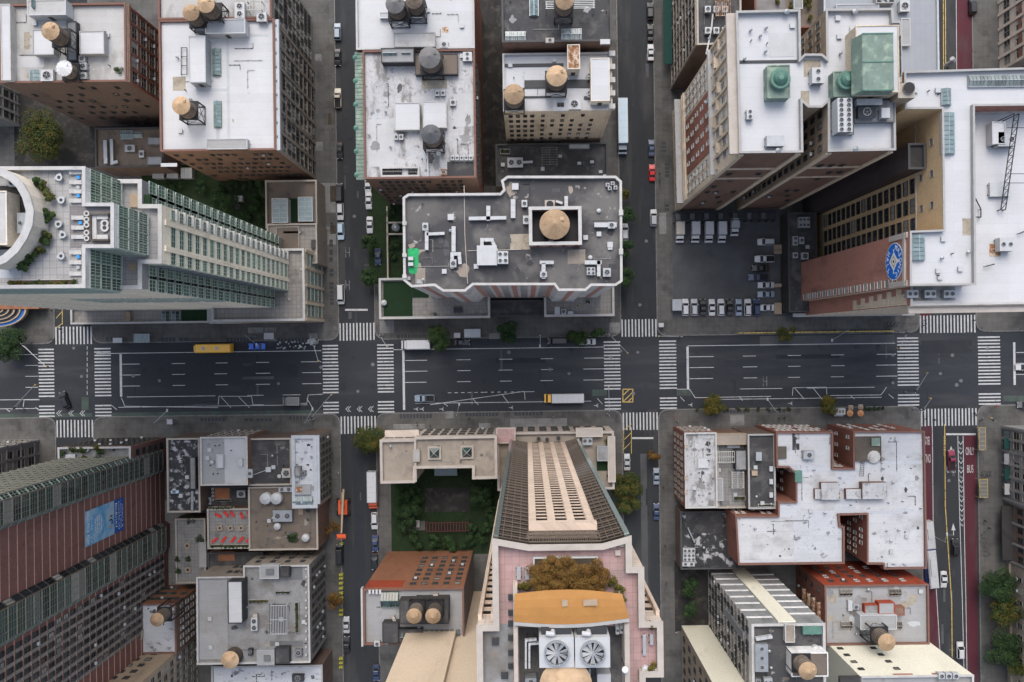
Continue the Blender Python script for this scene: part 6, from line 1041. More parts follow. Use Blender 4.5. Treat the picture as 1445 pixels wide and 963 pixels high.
planter(b, (296, 768, 371, 774), 'long planted hedge', 'leaf_dark', .5, 'coping_tan', 900, .18); planter(b, (294, 715, 330, 718), 'narrow planted edge', 'leaf_green', .5, 'coping_tan', 300, .16)
b = low('r8', 'grey paved terrace with planters at the foot of the brick tower', 'the grey paved terrace', (249, 731, 291, 822), 1.03, 'brick_dark', 'paver_grey', cop='coping_tan', par=.4)
for x, y in ((264, 770), (265, 804)): rtable(b, x, y, .8, 'wicker round table on the grey paved terrace', 'fabric_tan')
for x, y, r in ((250, 789, 4), (251, 806, 5), (264, 788, 5), (283, 760, 6), (270, 733, 7)): shrub(b, x, y, r, 'small dark shrub', 'leaf_dark', 1, 200, .15)
bulk(b, (281, 765, 291, 800), .8, 'coping_grey', 'coping_grey', door=False)
b = low('r8b', 'small dark roof with an orange strip between terrace and grey building', 'the small dark orange-striped roof', (294, 779, 372, 800), 1.03, 'brick_dark', 'roof_tar', cop='coping_dark', par=.3); patch(b, (308, 778, 331, 791), 'brick_orange', .05)
# --- grey roof with pergola
b = B('b12', 'office_building', 'stone building with grey roof, white stair house and steel pergola', 'the grey pergola roof', [(279, 813), (345, 812), (345, 797), (437, 796), (439, 933), (280, 936)], 1.078, {'*': 'stone_tan', 3: 'stone_grey'}, 'roof_grey', cop='coping_white', par=.7)
wins(b, 3, 11, 5, 1.1, 1.8, sty='dark') if False else wins(b, 3, 10, 5, 1.1, 1.9, sty='dark'); wins(b, 0, 3, 3, 1.1, 1.6, sty='dark', t0=.5); wins(b, 2, 4, 4, 1.1, 1.6, sty='dark')
patch(b, (281, 816, 321, 930), 'roof_light_grey', .02); bulk(b, (322, 820, 342, 879), 4.0, 'metal_dark', 'roof_white'); bulk(b, (367, 798, 393, 816), 2.0, 'metal_white', 'roof_light_grey'); ac(b, (375, 803, 386, 811), 'dark square skylight box', 2.4, None, 'metal_mid', name='skylight_box', cat='skylight'); bulk(b, (395, 800, 408, 814), 2.0, 'metal_dark', 'roof_tar')
patch(b, (380, 852, 404, 894), 'roof_tar', .02); pergola(b, (382, 854, 405, 894), 'white steel grid pergola', 2.6, 11, 'metal_white'); planter(b, (416, 850, 422, 893), 'tall planted hedge box', 'leaf_green', .6, n=500); planter(b, (350, 846, 379, 851), 'low planted box', 'leaf_yellow', .5, n=300); planter(b, (388, 834, 410, 838), 'narrow planter at the pergola', 'leaf_dark', .5, n=220); patch(b, (410, 800, 427, 818), 'metal_mid', .05, 'grating'); patch(b, (381, 904, 428, 912), 'metal_mid', .05, 'grating')
for i in range(12): X, Y = G(432, 803 + i * 11, b.z + .5); mb = MB(); mb.box(X - .25, X + .25, Y - .25, Y + .25, b.z, b.z + .6); mb.build('parapet_post', 'coping_white', b.root)
ac(b, (354, 872, 363, 890), 'white L-shaped condenser', 1.2, (1, 2)); ac(b, (357, 866, 363, 872), 'small beige box', .8, None, 'coping_beige', name='beige_box', cat='box'); bulk(b, (363, 917, 387, 938), 2.6, 'metal_grey', 'roof_light_grey'); ac(b, (372, 925, 381, 933), 'dark framed hatch', 3.0, None, 'metal_mid', name='roof_hatch_box', cat='hatch'); bulk(b, (388, 914, 408, 936), 2.0, 'metal_dark', 'roof_tar'); ac(b, (416, 916, 426, 926), 'dark grille vent', 1.0, (1, 1), 'metal_mid'); ac(b, (350, 915, 356, 925), 'black pump', 1, (1, 1), 'metal_dark'); vents(b, 8)
b = low('r9', 'mottled blue-grey roofed building with tan water tank behind the grey pergola roof', 'the mottled blue-grey roof', (300, 938, 456, 1000), 1.05, 'brick_dark', 'roof_silver_blue', cop='coping_grey', par=.5)
tank(b, 322, 934, 12.5, 'tan-topped water tank', 5.0, 4.0); ac(b, (412, 952, 428, 962), 'black square ventilator', 1.2, (1, 1), 'metal_dark'); bulk(b, (458, 938, 476, 1000), 1, 'metal_mid', 'roof_metal_blue', door=False) if False else None; vents(b, 5)
b = low('r10', 'brick building with pale blue-white roof and slender water tank', 'the pale blue-white roof', (140, 851, 250, 922), 1.074, {'*': 'brick_tan', 0: 'brick_orange', 1: 'brick_brown'}, 'roof_silver_blue', cop='coping_red', par=.5)
wins(b, 1, 6, 4, 1.0, 1.5, sty='white'); wins(b, 0, 7, 3, 1.2, 1.4, t0=.5, sty='dark', prob=.7); tank(b, 218, 877, 10, 'slender tan-topped water tank', 7.5, 4.0); bulk(b, (150, 903, 176, 922), 2.5, 'brick_tan', 'coping_tan'); ac(b, (153, 906, 168, 917), 'black square louvre', 3.0, None, 'metal_dark', name='louvre_box', cat='vent'); bulk(b, (160, 890, 200, 902), 1.2, 'coping_tan', 'roof_gravel_tan', door=False); vents(b, 4)
b = B('r11', 'tan_building', 'tan brick building with blank wall and scattered small windows', 'the tan blank-walled building', ('g', [(-640, 404), (-468, 404), (-468, 520), (-640, 520)]), 1.25, 'brick_tan', 'roof_grey', cop='coping_tan', par=.6)
wins(b, 0, 2, 8, 1.4, 1.3, t0=.72, t1=.9, sty='dark', z0=14); wins(b, 0, 2, 8, 1.3, 1.2, t0=.4, t1=.55, sty='dark', prob=.7, z0=14); wins(b, 1, 6, 12, 1.5, 2.0, t1=.6, sty='light')
# --- garden building with gravel roof
P14 = [(537, 620), (585, 619), (586, 616), (701, 614), (702, 674), (667, 675), (667, 659), (587, 660), (586, 680), (538, 681)]
b = B('b14', 'garden_building', 'low beige building with tan gravel roof and two pyramid skylights', 'the tan gravel roof', P14, 1.086, 'panel_beige', 'roof_gravel_tan', cop='coping_beige', par=.8, pw=.6)
wins(b, 2, 8, 3, 1.6, 2.2, sty='dark'); wins(b, 0, 3, 3, 2.0, 2.2, sty='dark'); bulk(b, (583, 634, 592, 651), 1.2, 'coping_tan', 'coping_grey', door=False); mb = MB(); ebox(mb, b, 0, .5, 9.5, .05, 1.9, b.z - 5, b.z - 3.6); mb.build('entrance_frame', 'panel_beige', b.root)
X0, X1, Y0, Y1 = rectw(584.5, 620, 587.5, 680, b.z + .9); mb = MB(); mb.box(X0, X1, Y0, Y1, b.z - .05, b.z + .85); mb.build('party_wall', 'coping_beige', b.root)
for x, y in ((613, 639), (659, 638)):
    X0, X1, Y0, Y1 = rectw(x - 9.5, y - 9.5, x + 9.5, y + 9.5, b.z + .6); mb = MB(); mb.box(X0, X1, Y0, Y1, b.z, b.z + .6); o = mb.build('skylight', 'coping_tan', b.root); c = ((X0 + X1) / 2, (Y0 + Y1) / 2, b.z + 2.2); k = .5; q = [(X0 + k, Y0 + k), (X1 - k, Y0 + k), (X1 - k, Y1 - k), (X0 + k, Y1 - k)]
    for i in range(4): mb = MB(); mb.face([(*q[i], b.z + .61), (*q[(i + 1) % 4], b.z + .61), c]); mb.build('pane', 'glass_pale' if (i == 2 and x < 630) else 'glass_green', o); mb = MB(); mb.tube((*q[i], b.z + .63), c, .08, 4); mb.build('glazing_bar', 'coping_grey', o)
vents(b, 4)
for x, y, r in ((570, 700, 11), (585, 690, 9), (567, 722, 10), (575, 745, 12), (590, 763, 11), (612, 765, 10), (635, 766, 11), (660, 765, 10), (684, 755, 11), (690, 735, 11), (686, 712, 12), (690, 690, 9), (594, 705, 9), (672, 690, 9), (668, 745, 9)): shrub('b14', x, y, r, 'dark leafy bush in the courtyard garden', 'leaf_dark', 3.2, 620, .26, ref='', z=.18)
inset_px('garden_path', (600, 688, 662, 722), 'yard_dark', .2); inset_px('garden_path', (572, 735, 600, 748), 'concrete_walk', .2)
pg = tag(empty('garden_pergola', (*G(631, 743), .2)), 'long dark red ribbed pergola in the courtyard garden', 'pergola'); X0, X1, Y0, Y1 = rectw(602, 737, 661, 750, 2.6)
for i in range(15): mb = MB(); x = X0 + (X1 - X0) * i / 14; mb.box(x - .12, x + .12, Y0, Y1, 2.4, 2.6); mb.build('rib', 'wood_maroon', pg)
for x in (X0, X1):
    for y in (Y0, Y1): mb = MB(); mb.box(x - .1, x + .1, y - .1, y + .1, .18, 2.4); mb.build('post', 'wood_maroon', pg)
for y in (Y0 + .1, Y1 - .1): mb = MB(); mb.box(X0, X1, y - .08, y + .08, 2.25, 2.395); mb.build('beam', 'wood_maroon', pg)
for i in range(3): ac('b14', (571 + i * 8, 734, 576 + i * 8, 744), 'grey stone garden bench', .5, None, 'coping_grey', ref='the courtyard garden path', z=.2, cat='bench', name='garden_bench')
ac('b14', (613, 660, 645, 671), 'long pale glass entrance canopy', 3.0, None, 'glass_sky', lift=2.8, ref='the courtyard wall of the tan gravel roof building', z=.2, cat='canopy', name='glass_canopy')
# --- striped tower with copper canopy
b = B('b15', 'striped_tower', 'tall tower with cream window columns, pink roof terrace and orange canopy', 'the pink terrace tower', ('g', [(-24, 130), (0, 134.5), (48, 134.5), (67, 129.5), (67, 150), (75, 150), (75, 186), (87, 186), (87, 222), (75, 222), (75, 275), (-35, 275), (-35, 187), (-24, 187)]), 2.12, {'*': 'panel_beige', 0: 'glass_brown', 2: 'glass_brown', 1: 'glass_brown'}, 'paver_pink', cop='coping_beige', par=1.1, pw=.7, cw=.1)
zp, zc = zs(1.075), zs(1.965); NF = 42
wc = edge(b, 1)[3]
for i in range(4): t = .5 + (wc - 1.0) * i / 3; epart(b, 'column', 1, t - .55, t + .55, .01, .35, zp, zc, 'panel_cream')
for i in range(3):
    t0 = .5 + (wc - 1.0) * i / 3 + .55; t1 = .5 + (wc - 1) * (i + 1) / 3 - .55
    for f in range(NF): z = zp + (zc - zp) * f / NF; epart(b, 'spandrel', 1, t0, t1, .01, .1, z, z + .62, 'panel_cream')
    wins(b, 1, 1, NF, t1 - t0 - .12, 1.5, t0=t0 / wc, t1=t1 / wc, z0=zp + .3, z1=zc + .3, sty='cream')
epart(b, 'column_cap', 1, -.05, wc + .05, .02, 1.1, zc, zc + 1.6, 'panel_cream')
NG = 38
epart(b, 'corner_glazing', 0, .02, .7, .02, .3, zp, b.z - .2, 'glass_pale'); Lq = edge(b, 2)[3]; epart(b, 'corner_glazing', 2, Lq - .7, Lq - .02, .02, .3, zp, b.z - .2, 'glass_pale')
for e in (0, 2): wins(b, e, 1, NG, edge(b, e)[3] - .2, 2.5, t0=0, t1=1, z0=zp, z1=b.z - .5, sty='bronze', name='glazing_bay'); bands(b, e, NG, .16, .13, 'frame_bronze', z0=zp, z1=b.z - 2, name='sunshade')
bands(b, 1, 4, .2, .12, 'frame_bronze', z0=zc + 2, z1=b.z - .6, name='sunshade'); wins(b, 1, 6, 2, 1.2, 2.2, z0=zc + 1.8, z1=b.z - .3, sty='bronze', name='glazing_bay')
for e in (13, 6, 4): 
    L_ = edge(b, e)[3]; wins(b, 13 if e == 13 else e, 1, 30, L_ - .7, 1.7, t0=0, t1=1, z0=30, z1=b.z - 1, sty='cream') if False else None
for e in (12, 6):
    L_ = edge(b, e)[3]; wins(b, e, 1, 26, L_ - 1.0, 1.7, t0=0, t1=1, z0=40, z1=b.z - 2.5, sty='cream')
    for f in range(26): z = 40 + (b.z - 42.5) * f / 26; epart(b, 'spandrel', e, .3, L_ - .3, .01, .1, z, z + 1.0, 'panel_cream')
    epart(b, 'column', e, .0, .5, .01, .8, 40, b.z - 1, 'panel_cream'); epart(b, 'column', e, L_ - .5, L_, .01, .8, 40, b.z - 1, 'panel_cream')
zr = b.z
bulk(b, (753, 786, 843, 800), .8, 'coping_white', 'soil', door=False, name='planter_wall'); rs = random.Random(5)
for i, (x, y, r) in enumerate(((762, 808, 17), (778, 800, 15), (785, 818, 20), (800, 805, 18), (818, 815, 20), (835, 806, 17), (848, 818, 15), (770, 825, 16), (838, 828, 15), (805, 826, 17))): shrub(b, x, y, r, 'bushy rust-orange shrub in the big planter', 'leaf_autumn', 3.4, 3600, .1, name='autumn_shrub', lumps=16)
for x, y, r in ((738, 826, 8), (745, 828, 7), (866, 822, 8), (874, 830, 8), (878, 842, 7), (880, 856, 5)): shrub(b, x, y, r, 'low green-yellow bush beside the orange canopy', 'leaf_yellow', 1.6, 320, .15)
# orange canopy: shallow wavy vault
cn = tag(empty('orange_canopy', (*G(806, 858, zr), zr)), 'large orange copper canopy with a grey fascia on the pink terrace tower', 'canopy'); n = 24; mb = MB(); mf = MB(); zz = zr + 4.2
tp = [(726 + (878 - 726) * i / n, 838 - 6 * abs(math.sin(i / n * math.pi * 1.0)) + 8 * math.sin(i / n * math.pi) * 0) for i in range(n + 1)]; bt = [(725 + (888 - 725) * i / n, 877 + 6 * math.sin(math.pi * i / n) - 5 * (i / n)) for i in range(n + 1)]
zf = lambda f: zz + .9 * math.sin(math.pi * f)
for i in range(n):
    f, g = i / n, (i + 1) / n
    for k in range(4):
        def pt(j, kk): ff = j / n; x = tp[j][0] + (bt[j][0] - tp[j][0]) * kk / 4; y = tp[j][1] + (bt[j][1] - tp[j][1]) * kk / 4; z = zf(ff) - .5 + .5 * math.sin(math.pi * (.3 + .6 * kk / 4)); return (*G(x, y, z), z)
        q = [pt(i, k), pt(i + 1, k), pt(i + 1, k + 1), pt(i, k + 1)]; mb.hexa([(x, y, z - .12) for x, y, z in q][::-1], q[::-1])
    a, c = pt(i, 4), pt(i + 1, 4); mf.hexa([(c[0], c[1] - .45, c[2] - .7), (a[0], a[1] - .45, a[2] - .7), (a[0], a[1] - .02, a[2] - .7), (c[0], c[1] - .02, c[2] - .7)], [(c[0], c[1] - .45, c[2] + .05), (a[0], a[1] - .45, a[2] + .05), (a[0], a[1] - .02, a[2] + .05), (c[0], c[1] - .02, c[2] + .05)])
mb.build('membrane', 'copper_orange', cn); mf.build('fascia', 'coping_grey', cn)
for x, y in ((730, 842), (876, 842), (730, 876), (882, 872)): p = G(x, y, zz - 1); mb = MB(); mb.cyl(p, .14, .14, zr, zz - .6, 8); mb.build('post', 'metal_grey', cn)
for r in ((793, 846, 801, 855), (823, 846, 843, 854)): X0, X1, Y0, Y1 = rectw(*r, zz + .9); mb = MB(); mb.hexa([(X0, Y0, zz + .5), (X1, Y0, zz + .5), (X1, Y1, zz + .5), (X0, Y1, zz + .5)], [(X0, Y0, zz + 1.05), (X1, Y0, zz + 1.05), (X1, Y1, zz + 1.05), (X0, Y1, zz + 1.05)]); mb.build('access_panel', 'fabric_tan', cn)
patch(b, (680, 880, 724, 1000), 'roof_grey', .03); patch(b, (733, 884, 884, 1010), 'roof_gravel', .04, 'plant_floor')
for r in ((725, 830, 731, 1010), (882, 880, 889, 1010)): bulk(b, r, 3.4, 'panel_beige', 'coping_beige', door=False, name='screen_wall', lip=False)
for y in (843, 865, 880, 900, 921, 940): bulk(b, (717, y - 4, 724, y + 4), .5, 'metal_mid', 'metal_dark', door=False, name='roof_light', lip=False)
for x, y in ((699, 905), (712, 953)): bulk(b, (x - 5, y - 5, x + 5, y + 5), .5, 'metal_mid', 'metal_dark', door=False, name='roof_light', lip=False)
for i, r in enumerate(((761, 899, 810, 942), (811.5, 899, 861, 942))):
    zb = b.z + .04; hgt = 5.5; X0, X1, Y0, Y1 = rectw(*r, zb + hgt); c = ((X0 + X1) / 2, (Y0 + Y1) / 2); root = tag(empty('cooling_tower', (*c, zb)), 'large white square cooling tower beside the ' + ('globe lamp' if i else 'bent white pipes') + ' on the pink terrace tower', 'cooling tower')
    mb = MB(); mb.box(X0, X1, Y0, Y1, zb + .6, zb + hgt); mb.build('casing', 'metal_white', root); mb = MB(); mb.box(X0 + .3, X1 - .3, Y1, Y1 + 1.0, zb + 1, zb + hgt - .9); mb.build('louvre_panel', 'metal_dark', root); mb = MB(); mb.box(X0, X1, Y0 + .2, Y1 - .2, zb - .03, zb + .6); mb.build('basin', 'metal_grey', root); R_ = 16.2 / PPM * (H - zb - hgt) / H
    n = 32; mb = MB(); mb.ring([(c[0] + R_ * 1.1 * math.cos(-t), c[1] + R_ * 1.1 * math.sin(-t)) for t in [6.2832 * k / n for k in range(n)]], [(c[0] + R_ * .98 * math.cos(-t), c[1] + R_ * .98 * math.sin(-t)) for t in [6.2832 * k / n for k in range(n)]], zb + hgt, zb + hgt + .5); mb.build('fan_ring', 'metal_galv', root); mb = MB(); mb.cyl(c, R_ * .98, R_ * .98, zb + hgt + .004, zb + hgt + .03, n); mb.build('fan_well', 'steel_black', root)
    for k in range(9): t = 6.2832 * k / 9 + i * .3; u = t + .42; mb = MB(); mb.face([(c[0] + R_ * .12 * math.cos(t), c[1] + R_ * .12 * math.sin(t), zb + hgt + .1), (c[0] + R_ * .95 * math.cos(t), c[1] + R_ * .95 * math.sin(t), zb + hgt + .08), (c[0] + R_ * .95 * math.cos(u), c[1] + R_ * .95 * math.sin(u), zb + hgt + .24), (c[0] + R_ * .12 * math.cos(u + .4), c[1] + R_ * .12 * math.sin(u + .4), zb + hgt + .2)]); mb.build('blade', 'metal_grey', root)
    for k in range(14): t = 6.2832 * k / 14; mb = MB(); mb.tube((c[0] + R_ * .1 * math.cos(t), c[1] + R_ * .1 * math.sin(t), zb + hgt + .52), (c[0] + R_ * 1.04 * math.cos(t), c[1] + R_ * 1.04 * math.sin(t), zb + hgt + .5), .03, 4); mb.build('guard_rod', 'metal_white', root)
    mb = MB(); mb.cyl(c, R_ * .13, R_ * .1, zb + hgt + .04, zb + hgt + .55, 12); mb.build('hub', 'metal_galv', root); xx = X0 + (X1 - X0) * .4; mb = MB(); mb.tube((xx, Y1 + .5, zb + hgt - .8), (xx, Y1 + .5, zb + hgt + .3), .3, 10); mb.tube((xx - .9, Y1 + .6, zb + hgt + .3), (xx + .1, Y1 + .5, zb + hgt + .3), .32, 10); mb.build('outlet_pipe', 'metal_white', root); ac(b, (r[0] + 4, 944, r[0] + 22, 953), 'grey louvre box at a cooling tower foot', 2.2, None, 'metal_galv')
for x in (742, 747): duct(b, [(x + 14, 903 + (x - 742)), (x, 904 + (x - 742)), (x, 942)], 3.2, 'bent white pipe beside the cooling towers', 2.6, 'metal_white', 2.0)
c = G(799, 972, zr + 6); root = tag(empty('water_tank', (*c, zr)), 'very large tan-topped drum behind the cooling towers on the pink terrace tower', 'water tank'); mb = MB(); mb.cyl(c, 3.2, 3.2, zr, zr + 5, 32); mb.build('barrel', 'wood_tank', root); mb = MB(); mb.cyl(c, 3.35, 0, zr + 5, zr + 6.2, 32); mb.build('conical_roof', 'tank_tan', root)
ac(b, (843, 951, 862, 966), 'white box cabinet', 2.5, None); ac(b, (741, 957, 757, 967), 'small silver drum unit', 2, (1, 1), 'metal_galv')
for x, y in ((869, 890), (875, 889), (881, 887)): ac(b, (x, y - 6, x + 5, y + 5), 'small white condenser by the canopy end', 1.6, (1, 1))
mb = MB(); p = G(881, 941, zr + 3); tk = tag(empty('lamp_globe', (*p, zr)), 'white globe lamp on a post beside the cooling towers', 'lamp'); mb.tube((*p, zr), (*p, zr + 3.5), .07, 6); mb.build('post', 'metal_dark', tk); mb = MB(); [mb.cyl(p, .45 * math.cos(a), max(.0, .45 * math.cos(a + .393)), zr + 3.9 + .45 * math.sin(a), zr + 3.9 + .45 * math.sin(a + .393), 14) for a in [-1.178 + .393 * k for k in range(7)]]; mb.build('globe', 'lamp_white', tk)
for r in ((729, 800, 735, 818), (741, 800, 747, 818), (907, 895, 912, 925), (917, 895, 922, 910)): ac(b, r, 'grey slatted terrace bench', .5, None, 'metal_grey', cat='bench', name='terrace_bench')
for x, y in ((866, 770), (878, 768), (872, 780)): cube_table(b, x, y, 'small pale table near the parapet of the pink terrace tower', 'coping_beige', .7, .5)
shrub(b, 918, 882, 6, 'small green bush in the wing corner', 'leaf_yellow', 1.5, 260, .15); shrub(b, 919, 943, 7, 'green bush beside the wing pot', 'leaf_yellow', 1.5, 260, .15); vent(b, 911, 944, 2, .9); bulk(b, (906, 944, 930, 950), .9, 'coping_white', 'coping_white', door=False, name='planter_wall')
tier(b, (702, 609, 866, 690), 1.06, 1.0, {'*': 'panel_beige'}, 'roof_gravel_tan', cop='coping_beige', par=.8, pw=.5); b.ref = 'the podium of the pink terrace tower'
wins(b, 0, 9, 3, 1.8, 2.2, sty='dark'); bulk(b, (701, 604, 727, 625), 2.0, 'panel_beige', 'paver_pink', door=False); bulk(b, (813, 604, 850, 616), 2.0, 'panel_beige', 'coping_beige', door=False)
bulk(b, (858, 616, 868, 680), 1.6, 'panel_beige', 'coping_beige', door=False, name='frame_beam'); patch(b, (842, 648, 862, 664), 'turf', .06, 'lawn'); bulk(b, (843, 630, 858, 650), 2.2, 'metal_grey', 'roof_grey'); shrub(b, 858, 622, 6, 'yellowish bush', 'leaf_yellow', 1.5, 240, .15); shrub(b, 860, 672, 6, 'small green bush', 'leaf_green', 1.5, 240, .15); ac(b, (822, 616, 836, 628), 'grey fan unit', 1.4, (2, 1), 'metal_grey')
for x, y in ((772, 620), (788, 618), (760, 619)): rtable(b, x, y, .5, 'dark cafe table on the podium of the pink terrace tower', 'metal_dark')
# --- orange brick building with two tanks
b = B('b16', 'brick_building', 'orange brick building with rows of windows and black machine house', 'the orange brick building', (514, 829, 655, 907), 1.176, {'*': 'brick_orange', 1: 'brick_dark'}, 'roof_light_grey', cop='coping_red', par=.7)
wins(b, 0, 5, 7, 1.35, 1.5, t0=.42, t1=.98, z0=6, sty='dark'); epart(b, 'painted_band', 0, 0.1, 9, .01, .06, b.z - 6, b.z - .5, 'paint_wall_red')
mb = MB(); ebox(mb, b, 3, -.3, edge(b, 3)[3] + .3, .1, .55, b.z - .5, b.z + 1.1); mb.build('cornice', 'coping_white', b.root); bulk(b, (564, 846, 633, 880), 3.6, 'wall_dark', 'roof_tar'); skyl(b, (537, 836, 562, 857), 1.6, 6, 'copper_green', 'glass_green')
for x in (583, 610): tank(b, x, 872, 11, 'tan-topped water tank beside its twin', 2.6, 4.2, z=b.z + 3.6)
bulk(b, (540, 878, 562, 907), 2.2, 'wall_dark', 'roof_tar'); bulk(b, (562, 888, 596, 906), 1.8, 'metal_dark', 'roof_tar', door=False); skyl(b, (566, 890, 582, 904), 2.6, 4, 'metal_grey', 'glass_green')
for i in range(7): ac(b, (599 + i * 7.2, 890, 604.5 + i * 7.2, 897), 'small black fan unit in the roof-edge row', 1.1, (1, 1), 'metal_mid')
for i in range(4): bulk(b, (520 + i * 5, 832, 523 + i * 5, 838), 1.0, 'coping_white', 'roof_white', door=False, lip=False, name='chimney')
ac(b, (611, 838, 618, 843), 'small beige vent box', .9, None, 'coping_beige'); bulk(b, (566, 839, 588, 844), .7, 'metal_grey', 'roof_light_grey', door=False); duct(b, [(555, 872), (558, 880)], 5, 'curved beige duct', 1.4, 'coping_beige'); vent(b, 546, 903, 2, 1.6); vent(b, 591, 889, 2, 1.4); vent(b, 592, 900, 2, 1.4); ac(b, (528, 905, 536, 912), 'white corner fan box', 1, (1, 1)); vents(b, 4)
# --- blank cream slabs
b = B('b17', 'cream_slab', 'tall blank cream-walled slab building', 'the blank cream slab', ('g', [(-148, 345), (-89, 345), (-89, 460), (-148, 460)]), 1.6, 'stucco_warm', 'roof_grey', cop='coping_white', par=.5)
b = B('b17b', 'cream_slab', 'set-back tan blank wall of the cream slab building beside the pink terrace tower', 'the tan blank slab', ('g', [(-88.6, 352), (-44, 352), (-44, 460), (-88.6, 460)]), 1.57, 'stucco_warm', 'roof_grey', cop='coping_white', par=.5)
# --- brick block with light wells
b = low('q1', 'red brick corner building with blotchy white roof facing the avenue', 'the blotchy white corner roof', (966, 610, 1011, 716), 1.075, 'brick_red', 'roof_silver', cop='coping_white', par=.5)
wins(b, 3, 10, 3, 1.1, 1.7, sty='light'); wins(b, 0, 5, 3, 1.2, 1.7, sty='light'); bulk(b, (985, 645, 1000, 660), .5, 'metal_white', 'roof_white', door=False); vents(b, 9)
for y in (628, 672, 692): bulk(b, (966, y, 971, y + 5), .8, 'brick_red', 'coping_tan', door=False, lip=False, name='chimney')
b = low('q2', 'row building with grey roof terrace and white pergolas', 'the pergola terrace', (1012, 612, 1053, 716), 1.06, 'brick_brown', 'paver_grey', cop='coping_tan', par=.5)
pergola(b, (1012, 637, 1036, 652), 'white slatted pergola over the seating corner', 2.4, 10, 'frame_white'); pergola(b, (1033, 666, 1049, 688), 'white slatted pergola at the terrace edge', 2.4, 9, 'frame_white', 'y'); bulk(b, (1038, 635, 1053, 663), 2.8, 'metal_dark', 'roof_grey'); bulk(b, (1011, 612, 1053, 627), 2.4, 'brick_tan', 'roof_gravel_tan'); bulk(b, (1010, 675, 1020, 706), 1.6, 'metal_white', 'roof_light_grey', door=False); cube_table(b, 1015, 663, 'white side table on the pergola terrace', 'metal_white', .9, .6); ac(b, (1026, 627, 1044, 632), 'white outdoor bench', .7, None, cat='bench', name='white_bench'); planter(b, (1035, 700, 1052, 706), 'dry planter box', 'leaf_turn', n=150); vents(b, 3)
b = low('q3', 'dark tar-roofed row building between the pergola terrace and the big white roof', 'the dark tar roof by the light well', (1055, 612, 1093, 717), 1.075, 'brick_dark', 'roof_tar', cop='coping_grey', par=.5)
ac(b, (1067, 638, 1075, 650), 'grey metal box vent', 1.2, None, 'metal_grey'); ac(b, (1061, 664, 1069, 671), 'brown tilted box', .9, None, 'brick_tan', name='brown_box', cat='box'); planter(b, (1070, 711, 1092, 715), 'white-edged planter', 'leaf_dark', .4, 'coping_white', 100)
for y in (658, 676, 695): ac(b, (1086, y, 1091, y + 7), 'white box unit along the roof edge', .9, None)
vents(b, 5)
PQ = [(1094, 609), (1174, 609), (1174, 660), (1203, 660), (1203, 608), (1303, 608), (1306, 801), (1246, 802), (1245, 795), (1222, 795), (1222, 725), (1183, 726), (1184, 741), (1190, 742), (1190, 794), (1041, 796), (1037, 727), (1097, 727), (1097, 707), (1122, 707), (1122, 668), (1112, 659), (1095, 659)]
b = B('q4', 'brick_block', 'big red brick block with stained white roof and deep light wells', 'the stained white brick block', PQ, 1.085, 'brick_red', 'roof_silver_blue', cop='coping_red', par=.6)
for e, n in ((4, 6), (3, 3), (20, 3), (19, 3), (9, 7), (10, 4), (12, 5), (16, 6), (0, 9), (4, 1), (2, 4)): wins(b, e, n, 4, .9, 1.4, sty='white', prob=.7)
for r in ((1098, 612, 1170, 655), (1208, 655, 1300, 720), (1225, 725, 1302, 795), (1045, 730, 1120, 790), (1130, 665, 1180, 720), (1206, 611, 1300, 650)): patch(b, r, 'roof_white_spot', R.uniform(.006, .011))
bulk(b, (1207, 616, 1243, 650), .8, 'deck_brown', 'deck_brown', door=False, name='wood_platform'); dm = tag(empty('white_dome_cover', (*G(1230, 645, b.z), b.z + .8)), 'crumpled white cover heaped on the brown wooden platform', 'cover'); mb = MB(); c = G(1230, 644, b.z); rs2 = random.Random(2)
for i in range(4): mb.cyl((c[0] + rs2.uniform(-.3, .3), c[1]), 1.7 - i * .42, 1.5 - i * .42, b.z + .8 + i * .2, b.z + 1.0 + i * .2, 11)
mb.build('fabric', 'fabric_white', dm); ac(b, (1230, 618, 1242, 629), 'pale green upturned boat-shaped cover', .7, None, 'copper_green', z=b.z + .8, cat='cover', name='green_cover'); ac(b, (1134, 636, 1150, 648), 'grey square cooling box', 1.6, (1, 1), 'metal_grey', fr=.3); patch(b, (1118, 611, 1128, 635), 'roof_mottled', .014); ac(b, (1097, 630, 1110, 647), 'stack of weathered boards', .6, None, 'deck_brown', cat='boards', name='board_stack', lift=.05); ac(b, (1122, 664, 1132, 680), 'dark green tarp bundle', .8, None, 'copper_teal', cat='tarp', name='tarp_bundle', lift=.05)
for r, h in (((1159, 681, 1184, 705), 1.6), (((1150, 690, 1159, 704)), 1.2), ((1194, 690, 1222, 704), 1.4), ((1217, 681, 1252, 704), 2.2)): bulk(b, r, h, 'brick_brown', 'roof_silver', lip=False)
ac(b, (1178, 693, 1188, 705), 'grey twin-flue vent box', 1.4, (1, 2), 'coping_beige'); ld = tag(empty('ladder', (*G(1216, 662, b.z), b.z)), 'grey ladder lying from the wooden platform on the stained white brick block', 'ladder')
for x in (1214, 1219): mb = MB(); mb.tube((*G(x, 650, b.z), b.z + .3), (*G(x - 1.5, 672, b.z), b.z + .3), .06, 4); mb.build('rail', 'metal_mid', ld)
for i in range(8): mb = MB(); y = 651 + i * 2.8; mb.tube((*G(1214, y, b.z), b.z + .3), (*G(1219, y, b.z), b.z + .3), .05, 4); mb.build('rung', 'metal_mid', ld)
vents(b, 26)
b = low('q5', 'low black mottled roof with a bank of fans beside the brick block', 'the low fan-bank roof', (960, 721, 1036, 802), 1.035, 'brick_dark', 'roof_mottled', cop='coping_dark', par=.4); patch(b, (968, 722, 1020, 752), 'roof_tar')
